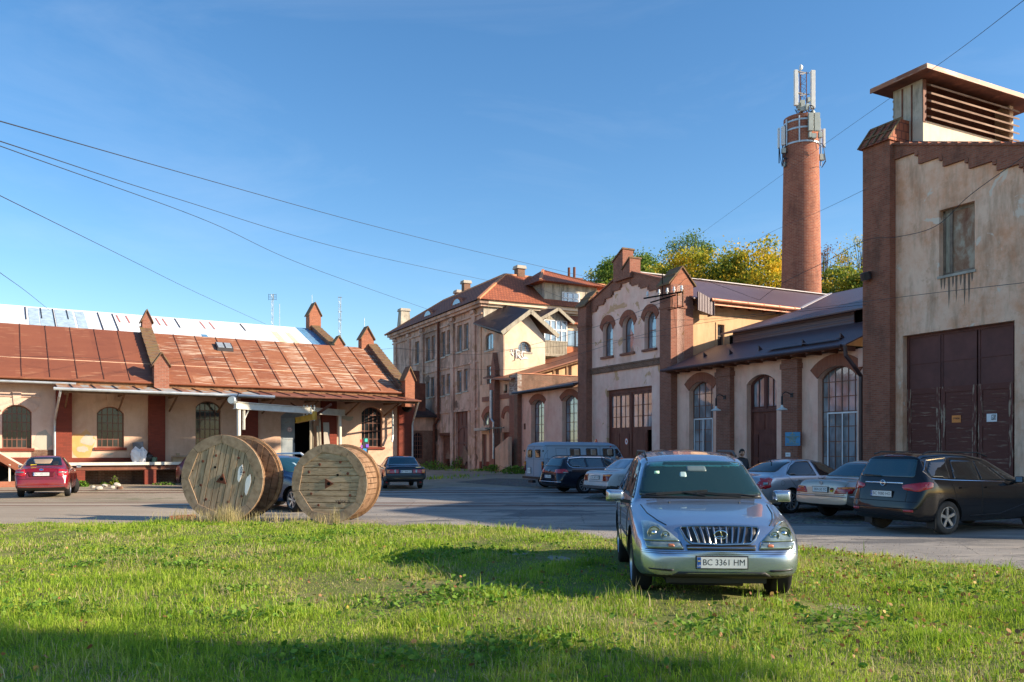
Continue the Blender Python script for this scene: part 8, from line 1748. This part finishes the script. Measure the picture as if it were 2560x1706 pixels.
for sd in 'LR': c.seam([[(2.38,1.0),(2.4,.3)],[(3.3,1.0),(3.1,.5)]], sd)
h = c.ray((-5,.3,1.16),(1,0,0)); m = MB(); m.bar(h+Vector((-.012,-.09,0)), h+Vector((-.012,.10,.0)), .01, .03); link('parcel_on_shelf', m.mesh(), M['plateyellow'], c.t)

# ---- blue hatchback between the reels
BH = dict(L=4.25, W=.88, wheels=(.85, 3.45), wr=.325, tw=.21, rim='six', rimk=.70, paint=paint('dark_blue_paint', (.012,.035,.10), .3, .25, .06), steer=-12,
    top=[(0,.6),(.1,.78),(.3,.88),(.95,1.02),(1.05,1.06),(1.95,1.48),(2.4,1.56),(3.3,1.54),(3.8,1.42),(4.05,1.1),(4.25,.6)], wt=[(0,.5),(.3,.68),(1.05,.72),(2.0,.58),(3.6,.56),(4.25,.6)],
    w=[(0,.62),(.15,.80),(.45,.87),(3.8,.88),(4.25,.70)], belt=[(0,.5),(.3,.78),(1.05,.98),(4.0,1.03),(4.25,.5)], zb=[(0,.32),(.2,.24),(4.0,.24),(4.25,.36)], crown=.035)
hx = Vector((math.cos(R(-36)), math.sin(R(-36)), 0)); nx_ = Vector((-hx.y, hx.x, 0)); wpos = Vector(((727-1280)/2066*22.6, 22.6, 0)); ctr = wpos-hx*(BH['L']/2-.85)+nx_*.88
c = Car('blue_hatchback', 'dark blue hatchback showing its windscreen and one wheel between the two cable reels', 'car', (ctr.x, ctr.y), -36, BH)
c.panel('windscreen', rnd([(-.68,1.08),(.68,1.08),(.56,1.47),(-.56,1.47)], .05), 'F', 'carglass_blue', .005, .09)
for q in ([(1.3,1.05),(2.1,1.42),(2.4,1.47),(2.4,1.04)],[(2.48,1.04),(2.48,1.475),(3.2,1.46),(3.3,1.06)]): c.both('side_window', rnd(q, .03), 'carglass', off=.005, step=.1)
for sd in (-1, 1): c.panel('headlight', rnd([(sd*.45,.80),(sd*.78,.86),(sd*.80,.72),(sd*.5,.68)], .03), 'F', 'clearlamp', .01, .06)
c.panel('screen_card', rnd([(-.20,1.17),(-.12,1.17),(-.13,1.33),(-.20,1.33)], .01), 'F', flat('card', (.35,.50,.55), .4), .009, .05); c.panel('red_sticker', rnd([(-.34,1.16),(-.31,1.16),(-.31,1.20),(-.34,1.20)], .01), 'F', 'red', .009, .04)
m = MB()
for y in (-.58,.58): m.tube([(c.L/2-2.0,y,1.50),(c.L/2-2.2,y,1.60),(c.L/2-3.4,y,1.58)], .03, 6)
link('roof_rail', m.mesh(), M['white'], c.t); c.mirror(1.4,1.05); c.handle((2.3,3.2), .92); c.plate('F', .45, 'BC 6180 HB')
c.panel('grille', rnd([(-.40,.74),(.40,.74),(.36,.62),(-.36,.62)], .03), 'F', 'trim', .006, .08)
# ---- dark red car hidden behind the left reel
HD = dict(BH); HD['paint'] = paint('maroon_paint', (.09,.012,.02), .2, .3, .08); HD['steer'] = 0
c = Car('maroon_hatchback', 'maroon car hidden behind the left cable reel with only its tail edge showing', 'car', (-13.0, 37.2), -20, HD)
for q in ([(1.3,1.05),(2.1,1.42),(2.4,1.47),(2.4,1.04)],[(2.48,1.04),(2.48,1.475),(3.2,1.46),(3.3,1.06)]): c.both('side_window', rnd(q, .03), 'carglass', off=.005, step=.12)
for sd in (-1, 1): c.panel('tail_light', rnd([(sd*.62,.98),(sd*.80,.98),(sd*.80,.75),(sd*.62,.75)], .03), 'B', 'redlamp', .01, .07)
# ---------------------------------------------------------------- cable reels
def reel(name, label, pos, axis_deg, dia, width, roll, patches, stencil):
    T = thing(name, label, 'cable reel', pos, R(-axis_deg), 'wooden cable reels at the lawn edge')     # local +y is the axis (away from the camera)
    Rr = dia/2; th = .10; cz = Rr
    rot = Matrix.Translation((0,0,cz)) @ Matrix.Rotation(R(roll), 4, 'Y')
    def add(nm, m, mat, parent=None, smooth=False, tr=True, uvr=False):
        me = m.mesh()
        box_uv(me)
        if tr: me.transform(rot)
        me.materials.clear(); me.materials.append(M[mat]); me.name = nm
        if smooth:
            for p in me.polygons: p.use_smooth = True
            me.set_sharp_from_angle(angle=R(35))
        o = bpy.data.objects.new(nm, me); COL.objects.link(o); o.parent = parent or T; return o
    rd = random.Random(int(dia*100))
    for (y0, sgn, nm) in ((0., 1, 'near_flange'), (width-th, 1, 'far_flange')):
        # outer layer: boards running one way, clipped to the disc; segmented rim ring on top
        y1 = y0+th; fl = None
        m = MB(); n = 14; bw = 2*Rr/n; 
        yb0, yb1 = (y0+.045, y1) if nm == 'near_flange' else (y0, y1-.045)
        m.lathe([(Rr*.995, yb0), (Rr*.995, yb1)], (0,0,0), 'y', 72); fl = add('flange', m, 'spool_warm', smooth=False)
        # boards
        ya, yc = (y0+.012, y0+.045) if nm == 'near_flange' else (y1-.045, y1-.012)
        x = -Rr*.93
        m = MB(); 
        while x < Rr*.93:
            w = rd.uniform(.13, .19); x1 = min(x+w, Rr*.93); g = .009; 
            def hz(xx): return math.sqrt(max(.0004, (Rr*.93)**2-xx*xx))
            xs_ = np.linspace(x+g, x1-g, 4); up = [(xx, hz(xx)) for xx in xs_]; dn = [(xx, -hz(xx)) for xx in xs_[::-1]]
            j = rd.uniform(-.006, .006); m.prism(up+dn, 'y', (ya+j) if nm == 'near_flange' else ya, yc if nm == 'near_flange' else yc+j); x = x1
        add('boards', m, 'spool', fl)
        # rim made of eight curved-outside straight-inside segments
        ri = Rr*.84
        yr0, yr1 = (y0-.002, y0+.05) if nm == 'near_flange' else (y1-.05, y1+.002)
        for k in range(8):
            a0, a1 = 2*PI*k/8+.006+R(12), 2*PI*(k+1)/8-.006+R(12); ri = Rr*.80; outer = [(Rr*math.cos(a0+(a1-a0)*q/8), Rr*math.sin(a0+(a1-a0)*q/8)) for q in range(9)]; inner = [(ri*1.03*math.cos(a1), ri*1.03*math.sin(a1)), (ri*1.03*math.cos(a0), ri*1.03*math.sin(a0))]
            m = MB(); m.prism(outer+inner, 'y', yr0, yr1); add('rim_segment', m, 'spool_edge', fl)
        m = MB()
        for q in range(2): m.tube([((Rr+.002)*math.cos(t), (y0+.035+.03*q), (Rr+.002)*math.sin(t)) for t in np.linspace(0, 2*PI, 73)], .006, 4)
        add('rim_gap', m, 'spool_dark', fl)
        if nm == 'near_flange':
            m = MB()
            for (rr_, n_, off) in ((.55*Rr, 4, 28), (.62*Rr, 4, 62)):
                for k in range(n_): a = 2*PI*k/n_+R(off); m.lathe([(0,-.006),(.028,-.006),(.034,.004),(.034,.03)], (rr_*math.cos(a), y0+.012, rr_*math.sin(a)), 'y', 10)
            add('bolt_head', m, 'rustmetal', fl)
            m = MB()
            for k in range(9):
                xx = -Rr*.72+k*Rr*.18
                for zz in (-.3*Rr, .3*Rr, .55*Rr, -.55*Rr): m.lathe([(0,-.002),(.009,-.002),(.009,.01)], (xx+.03*math.sin(k*3+zz*9), y0+.012, zz), 'y', 6)
            add('nails', m, 'ink', fl)
            m = MB(); r3 = .135*(dia/1.9); pt = [(r3*1.05*math.cos(R(90+120*k)), r3*1.05*math.sin(R(90+120*k))-.03) for k in range(3)]; m.prism(pt, 'y', y0-.004, y0+.02); pl = add('hub_plate', m, 'rustmetal', fl)
            m = MB(); m.lathe([(0,-.008),(.042,-.008),(.042,.02)], (0, y0, -.01), 'y', 16); add('hub_hole', m, 'black', pl)
            m = MB(); m.lathe([(0,-.004),(.03,-.004),(.03,.02)], (-.22*Rr, y0+.01, .22*Rr), 'y', 12); add('drive_hole', m, 'black', fl)
            for (px_, pz_, pw, ph) in patches:
                m = MB(); pts = [(px_+pw*math.cos(a)*(1+.15*math.sin(3*a)), pz_+ph*math.sin(a)*(1+.1*math.cos(5*a))) for a in np.linspace(0, 2*PI, 20)[:-1]]; m.prism(pts, 'y', y0+.0, y0+.01); add('painted_patch', m, 'white', fl)
            for (tx, sx, sz_, an, sz) in stencil:
                mt = Matrix.Translation((sx, y0+.0, sz_)) @ Matrix.Rotation(R(an), 4, 'Y') @ Matrix.Rotation(R(90), 4, 'X'); me = text_mesh(tx, sz, .003); me.transform(mt); me.transform(rot); o = link('stencil', me, M['ink'], fl, uv=False)
    x = -Rr*.93; m = MB()
    while x < Rr*.93:
        x1 = min(x+rd.uniform(.13, .2), Rr*.93); g = .008; hz = lambda xx: math.sqrt(max(.0004, (Rr*.93)**2-xx*xx)); xs_ = np.linspace(x+g, x1-g, 4)
        m.prism([(xx, hz(xx)) for xx in xs_]+[(xx, -hz(xx)) for xx in xs_[::-1]], 'y', width-th-.03+rd.uniform(-.008,.008), width-th-.001); x = x1
    add('inner_boards', m, 'spool_dark')
    m = MB(); m.lathe([(Rr*.955, th+.001), (Rr*.955, th+.085)], (0,0,0), 'y', 64); add('inner_ply', m, 'spool_warm')
    m = MB(); n = 40; rd_ = Rr*.60 if dia > 1.9 else Rr*.93
    for k in range(n):
        a0, a1 = 2*PI*k/n, 2*PI*(k+1)/n-.02; q = [(rd_*math.cos(a0), rd_*math.sin(a0)), (rd_*math.cos(a1), rd_*math.sin(a1)), ((rd_-.04)*math.cos(a1), (rd_-.04)*math.sin(a1)), ((rd_-.04)*math.cos(a0), (rd_-.04)*math.sin(a0))]; m.prism(q, 'y', th, width-th)
    add('drum', m, 'spool_dark')
    return T
M['spool_v'] = M['spool']
reel('cable_reel', 'larger wooden cable reel on the left with slanting boards and white paint patches', (-6.83, 19.45, -.0), 9, 2.06, 1.12, 12, [(.42,.22,.055,.20),(.66,.0,.06,.24)], [('4087', .45, .28, 80, .11), ('19', .86, -.18, 95, .10)])
T2 = reel('cable_reel', 'smaller wooden cable reel on the right with level boards and a stencil mark', (-4.26, 19.25, -.0), 9, 1.84, 1.05, 90, [], [('УZЗЕК-Д', .42, .33, -90, .085)])
# brick and stones under the left reel
m = MB(); m.box(-.28,.28,-.07,.07,0,.11); o = m.build('loose_brick', M['brick_bright'], bevel=.012); o.location = (-7.55, 18.95, .10); o.rotation_euler = (.05,-.05,.2); tag(o, 'broken red brick wedged at the left foot of the larger reel', 'brick')
def stone(name, label, x, y, z, s, sq, mat, seed, grp=None, cat='stone'):
    bm = bmesh.new(); bmesh.ops.create_icosphere(bm, subdivisions=2, radius=s); r = random.Random(seed)
    for v in bm.verts: v.co *= r.uniform(.75, 1.15); v.co.z *= sq
    me = bpy.data.meshes.new(name); bm.to_mesh(me); bm.free(); o = link(name, me, M[mat]); o.location = (x, y, z); return tag(o, label, cat, grp)
stone('stone', 'pale rounded stone right of the red brick under the left reel', -7.1, 18.95, .14, .12, .55, 'concrete', 3)
for i, (px, py, s) in enumerate(((292,1216,.18),(281,1222,.12),(262,1218,.14),(247,1225,.16),(232,1221,.11),(300,1224,.15))):
    Y = 3512/(py-1126); stone('rubble', ['largest whitish chunk of the rubble before the platform','small chunk touching the largest rubble piece','greyish chunk in the middle of the rubble line','flat chunk near the left end of the rubble','leftmost small chunk of the rubble','brownish chunk at the right end of the rubble'][i], (px-1280)/2066*Y, Y, .06, s, .6, 'concrete' if i != 5 else 'brick_ruin', i+10, 'rubble before the loading platform', 'rubble')
# plants along the walls
def bush(name, label, px, Y, r, h, n, mat='weed', seed=1):
    X = (px-1280)/2066*Y; rg = np.random.default_rng(seed); T = thing(name, label, 'plant', (X, Y, 0)); m = MB()
    for k in range(9): a = rg.uniform(0, 6.28); m.tube([(0,0,0), (math.cos(a)*r*.5, math.sin(a)*r*.5, h*.6), (math.cos(a)*r*.9, math.sin(a)*r*.9, h*.85)], .012, 4)
    m.build('stem', M['bark'], T)
    x = rg.normal(0, r*.5, n); y = rg.normal(0, r*.4, n); z = rg.uniform(.02, 1, n)*h*np.exp(-(x*x+y*y)/(r*r)*.8); o = leaves('foliage', x, y, z, rg.uniform(.06, .14, n)*(1.6 if Y > 50 else 1), M[mat], .9, .6); o.parent = T; return T
bush('bush', 'broad leaved burdock at the foot of the tall block gate', 1165, 76, 1.3, 1.4, 700, seed=2); bush('bush', 'low weeds beside the annex steps', 1240, 66, 1.3, .6, 500, seed=3)
bush('bush', 'weeds at the foot of the red corner pier of the low range', 1290, 60, 1.2, .6, 500, seed=4); bush('bush', 'weeds growing before the ruined outhouse', 1085, 72, 1.6, .8, 500, seed=5)
bush('bush', 'green weed by the platform end next to the red saloon', 205, 38.5, .3, .3, 250, seed=6); bush('bush', 'yellow green grass tuft in front of the platform opening', 287, 40.2, .2, .45, 200, 'leaf_mixed', seed=7)
bush('bush', 'small green weed below the loading platform', 258, 41, .16, .18, 80, seed=8); bush('bush', 'weeds on the platform footing near the left reel', 410, 40.5, .5, .14, 120, seed=9)
x_ = RNG.uniform(-14, 12, 9000); y_ = RNG.uniform(44, 76, 9000); k_2 = fbm(x_, y_, .35, 77) > 1.0
o = blades('weedy_grass', x_[k_2], y_[k_2], RNG.uniform(.08,.3,k_2.sum()), np.full(k_2.sum(), .05), M['grass'], .6, np.zeros(k_2.sum())); tag(o, 'patchy grass in front of the far buildings', 'grass', kind='stuff')
# oil drum by the garage
D_ = G.w(29.2, 70.6, 0); m = MB(); m.lathe([(.3,0),(.3,.3),(.32,.32),(.3,.34),(.3,.6),(.32,.62),(.3,.64),(.3,.9)], (0,0,0), 'z', 24); o = m.build('oil_drum', M['rustmetal'], smooth=True); o.location = D_; tag(o, 'rusty oil drum in front of the garage door', 'drum')
# ---------------------------------------------------------------- people
def skin_body(name, J, E, mat, parent, sub=2):
    names = list(J); idx = {n: i for i, n in enumerate(names)}
    me = bpy.data.meshes.new(name); me.from_pydata([J[n][0] for n in names], [(idx[a], idx[b]) for a, b in E], []); o = bpy.data.objects.new('t', me); COL.objects.link(o)
    md = o.modifiers.new('s', 'SKIN'); md.use_smooth_shade = True
    for i, n in enumerate(names): sv = me.skin_vertices[0].data[i]; sv.radius = (J[n][1], J[n][2] if len(J[n]) > 2 else J[n][1]); sv.use_root = (i == 0)
    s2 = o.modifiers.new('u', 'SUBSURF'); s2.levels = s2.render_levels = sub
    r = evalmesh(o); bpy.data.objects.remove(o); return link(name, r, mat, parent, smooth=True)
SKIN = flat('skin', (.50,.27,.18), .55, var=.08)
def head(parent, c, fwd, up, hairmat, s=1.):
    f = Vector(fwd).normalized(); u = Vector(up).normalized(); r = f.cross(u).normalized(); u = r.cross(f)
    mt = Matrix.Translation(c) @ Matrix(((r.x,f.x,u.x,0),(r.y,f.y,u.y,0),(r.z,f.z,u.z,0),(0,0,0,1))) @ Matrix.Scale(s, 4)
    bm = bmesh.new(); bmesh.ops.create_uvsphere(bm, u_segments=24, v_segments=16, radius=1)
    for v in bm.verts:
        p = v.co; x, y, z = p.x*.077, p.y*.098, p.z*.118
        if z < -.02: k = 1-.35*min(1, (-.02-z)/.1); x *= k; y = y*k+.012*(1-k)
        if y > .05 and abs(x) < .018 and -.05 < z < .01: y += .020*(1-abs(x)/.018)*(1-abs(z+.025)/.04)
        if y > .06 and -.012 < z < .018 and .016 < abs(x) < .05: y -= .008
        if y > .05 and -.075 < z < -.055 and abs(x) < .03: y += .006
        v.co = Vector((x, y, z))
    me = bpy.data.meshes.new('head'); bm.to_mesh(me); bm.free(); me.transform(mt); hd = link('head', me, SKIN, parent, smooth=True)
    for sx in (-1, 1):
        m = MB(); m.lathe([(.006,-.008),(.02,-.006),(.026,.0),(.018,.008)], (sx*.078,-.005,-.005), 'x', 12, sq=(.75,1.2)); me = m.mesh(); me.transform(mt); link('ear', me, SKIN, hd, smooth=True)
        bm = bmesh.new(); bmesh.ops.create_uvsphere(bm, u_segments=10, v_segments=8, radius=.011); me = bpy.data.meshes.new('eye'); bm.to_mesh(me); bm.free(); me.transform(mt @ Matrix.Translation((sx*.030,.083,.008))); link('eye', me, M['ink'], hd, smooth=True)
        m = MB(); m.bar((sx*.016,.094,.026), (sx*.045,.084,.027), .006, .006); me = m.mesh(); me.transform(mt); link('eyebrow', me, M['ink'], hd)
    m = MB(); m.bar((-.02,.093,-.062), (.02,.093,-.062), .005, .006); me = m.mesh(); me.transform(mt); link('mouth', me, flat('lips', (.35,.12,.09), .5), hd)
    bm = bmesh.new(); bmesh.ops.create_uvsphere(bm, u_segments=24, v_segments=16, radius=1)
    for v in bm.verts:
        p = v.co; x, y, z = p.x*.083, p.y*.103-.004, p.z*.122+.006
        if z < .045-.9*max(0, -y)*1.0 and not (z > -.06 and y < -.01): z = max(z, .045 if y > 0 else -.05); x *= .93; y *= .93
        v.co = Vector((x, y, z))
    me = bpy.data.meshes.new('hair'); bm.to_mesh(me); bm.free(); me.transform(mt); link('hair', me, hairmat, hd, smooth=True)
def hand(parent, c, d, side, out):
    """palm with five curled fingers; d = direction of fingers, out = back-of-hand normal"""
    d = Vector(d).normalized(); o = Vector(out).normalized(); w = d.cross(o).normalized(); c = Vector(c)
    J = {'wr': (c, .026, .02), 'pm': (c+d*.05, .040, .018), 'kn': (c+d*.085, .038, .014)}; E = [('wr','pm'),('pm','kn')]
    h = skin_body('hand', J, E, SKIN, parent, 1)
    for k, (off, ln) in enumerate(((-.030,.068),(-.010,.078),(.010,.074),(.029,.058))):
        b = c+d*.088+w*off; p1 = b+d*ln*.45-o*.012; p2 = p1+d*ln*.2-o*ln*.35; p3 = p2-o*ln*.25-d*ln*.05; skin_body('finger', {'a': (b, .0092), 'b': (p1, .0085), 'c': (p2, .008), 'd': (p3, .007)}, [('a','b'),('b','c'),('c','d')], SKIN, h, 1)
    b = c+d*.03-w*.034*side; skin_body('thumb', {'a': (b, .012), 'b': (b+d*.03-w*.022*side-o*.01, .0105), 'c': (b+d*.055-w*.018*side-o*.03, .009)}, [('a','b'),('b','c')], SKIN, h, 1)
# man on the telephone between the cars
V3 = Vector
pb_ = (6.95, 25.0); T = thing('person', 'man with short dark hair holding a phone to his ear beyond the silver saloon', 'person', (*pb_, 0), R(200))
J = {'pelvis': (V3((0,0,.93)), .15, .11), 'waist': (V3((0,0,1.08)), .145, .11), 'chest': (V3((0,.01,1.30)), .17, .12), 'neck0': (V3((0,0,1.44)), .08, .07), 'neck': (V3((0,.01,1.50)), .055, .055),
     'shL': (V3((-.17,0,1.40)), .065), 'elL': (V3((-.25,-.03,1.13)), .05), 'wrL': (V3((-.24,.06,.90)), .034), 'shR': (V3((.17,0,1.40)), .065), 'elR': (V3((.30,.12,1.20)), .05), 'wrR': (V3((.17,.10,1.47)), .034),
     'hipL': (V3((-.09,0,.86)), .10), 'knL': (V3((-.11,.03,.49)), .068), 'anL': (V3((-.12,-.01,.10)), .05), 'ftL': (V3((-.13,.15,.05)), .045), 'hipR': (V3((.09,0,.86)), .10), 'knR': (V3((.10,.02,.49)), .068), 'anR': (V3((.11,-.03,.10)), .05), 'ftR': (V3((.14,.12,.05)), .045)}
E = [('pelvis','waist'),('waist','chest'),('chest','neck0'),('neck0','neck'),('chest','shL'),('shL','elL'),('elL','wrL'),('chest','shR'),('shR','elR'),('elR','wrR'),('pelvis','hipL'),('hipL','knL'),('knL','anL'),('anL','ftL'),('pelvis','hipR'),('hipR','knR'),('knR','anR'),('anR','ftR')]
bd = skin_body('body', J, E, flat('dark_jacket', (.03,.032,.04), .85), T)
me = bd.data; me.materials.append(flat('jeans', (.04,.055,.09), .9)); me.materials.append(SKIN); me.materials.append(M['trim'])
for p in me.polygons: z = p.center.z; p.material_index = 3 if z < .11 else (1 if z < .90 and abs(p.center.x) < .215 else (2 if z > 1.475 and abs(p.center.x) < .1 else 0))
head(T, V3((0,.02,1.62)), (.15,1,-.05), (0,0,1), flat('dark_hair', (.02,.014,.01), .8)); hand(T, V3((.165,.10,1.49)), (-.25,-.1,1), 1, (1,.2,.2)); hand(T, V3((-.24,.07,.88)), (.05,.2,-1), -1, (-1,0,0))
ph = MB(); ph.box(.092,.102,-.0,.07,1.53,1.68); o = link('phone', ph.mesh(), M['ink'], None); o.location = (*pb_, 0); o.rotation_euler = (0,0,R(200)); o.name = 'phone'; tag(o, 'black phone pressed to the ear of the standing man', 'phone')
# worker bending forward in an orange vest
pw_ = ((1578-1280)/2066*34.5, 34.5); T = thing('person', 'worker in an orange high visibility vest bending over beyond the off white saloon', 'person', (*pw_, 0), R(75))
J = {'pelvis': (V3((0,-.15,.90)), .15, .12), 'waist': (V3((0,-.05,1.05)), .15, .12), 'chest': (V3((0,.22,1.22)), .18, .13), 'neck0': (V3((0,.40,1.32)), .08, .07), 'neck': (V3((0,.46,1.36)), .055),
     'shL': (V3((-.18,.30,1.25)), .07), 'elL': (V3((-.22,.42,1.0)), .05), 'wrL': (V3((-.15,.55,.80)), .034), 'shR': (V3((.18,.30,1.25)), .07), 'elR': (V3((.23,.42,1.0)), .05), 'wrR': (V3((.15,.56,.80)), .034),
     'hipL': (V3((-.10,-.14,.84)), .10), 'knL': (V3((-.13,.0,.47)), .07), 'anL': (V3((-.14,-.08,.10)), .05), 'ftL': (V3((-.15,.09,.05)), .045), 'hipR': (V3((.10,-.14,.84)), .10), 'knR': (V3((.13,.02,.47)), .07), 'anR': (V3((.14,-.05,.10)), .05), 'ftR': (V3((.15,.12,.05)), .045)}
bd = skin_body('body', J, E, M['vest'], T); me = bd.data; me.materials.append(flat('work_trousers', (.025,.03,.05), .9)); me.materials.append(SKIN); me.materials.append(M['trim']); me.materials.append(M['offwhite'])
for p in me.polygons:
    c = p.center; d_ = (c.z-.9)+ (c.y+.15)*.6; p.material_index = 3 if c.z < .11 else (1 if c.z < .93 and c.y < .3 else (1 if c.y > .38 and c.z < 1.12 else (2 if c.y > .43 and c.z > 1.28 else (4 if .30 < d_ < .34 else 0))))
head(T, V3((0,.56,1.43)), (0,1,-.35), (0,.35,1), flat('navy_cap', (.012,.014,.03), .8)); hand(T, V3((-.15,.56,.78)), (.1,.3,-1), -1, (-1,0,0)); hand(T, V3((.15,.57,.78)), (-.1,.3,-1), 1, (1,0,0))
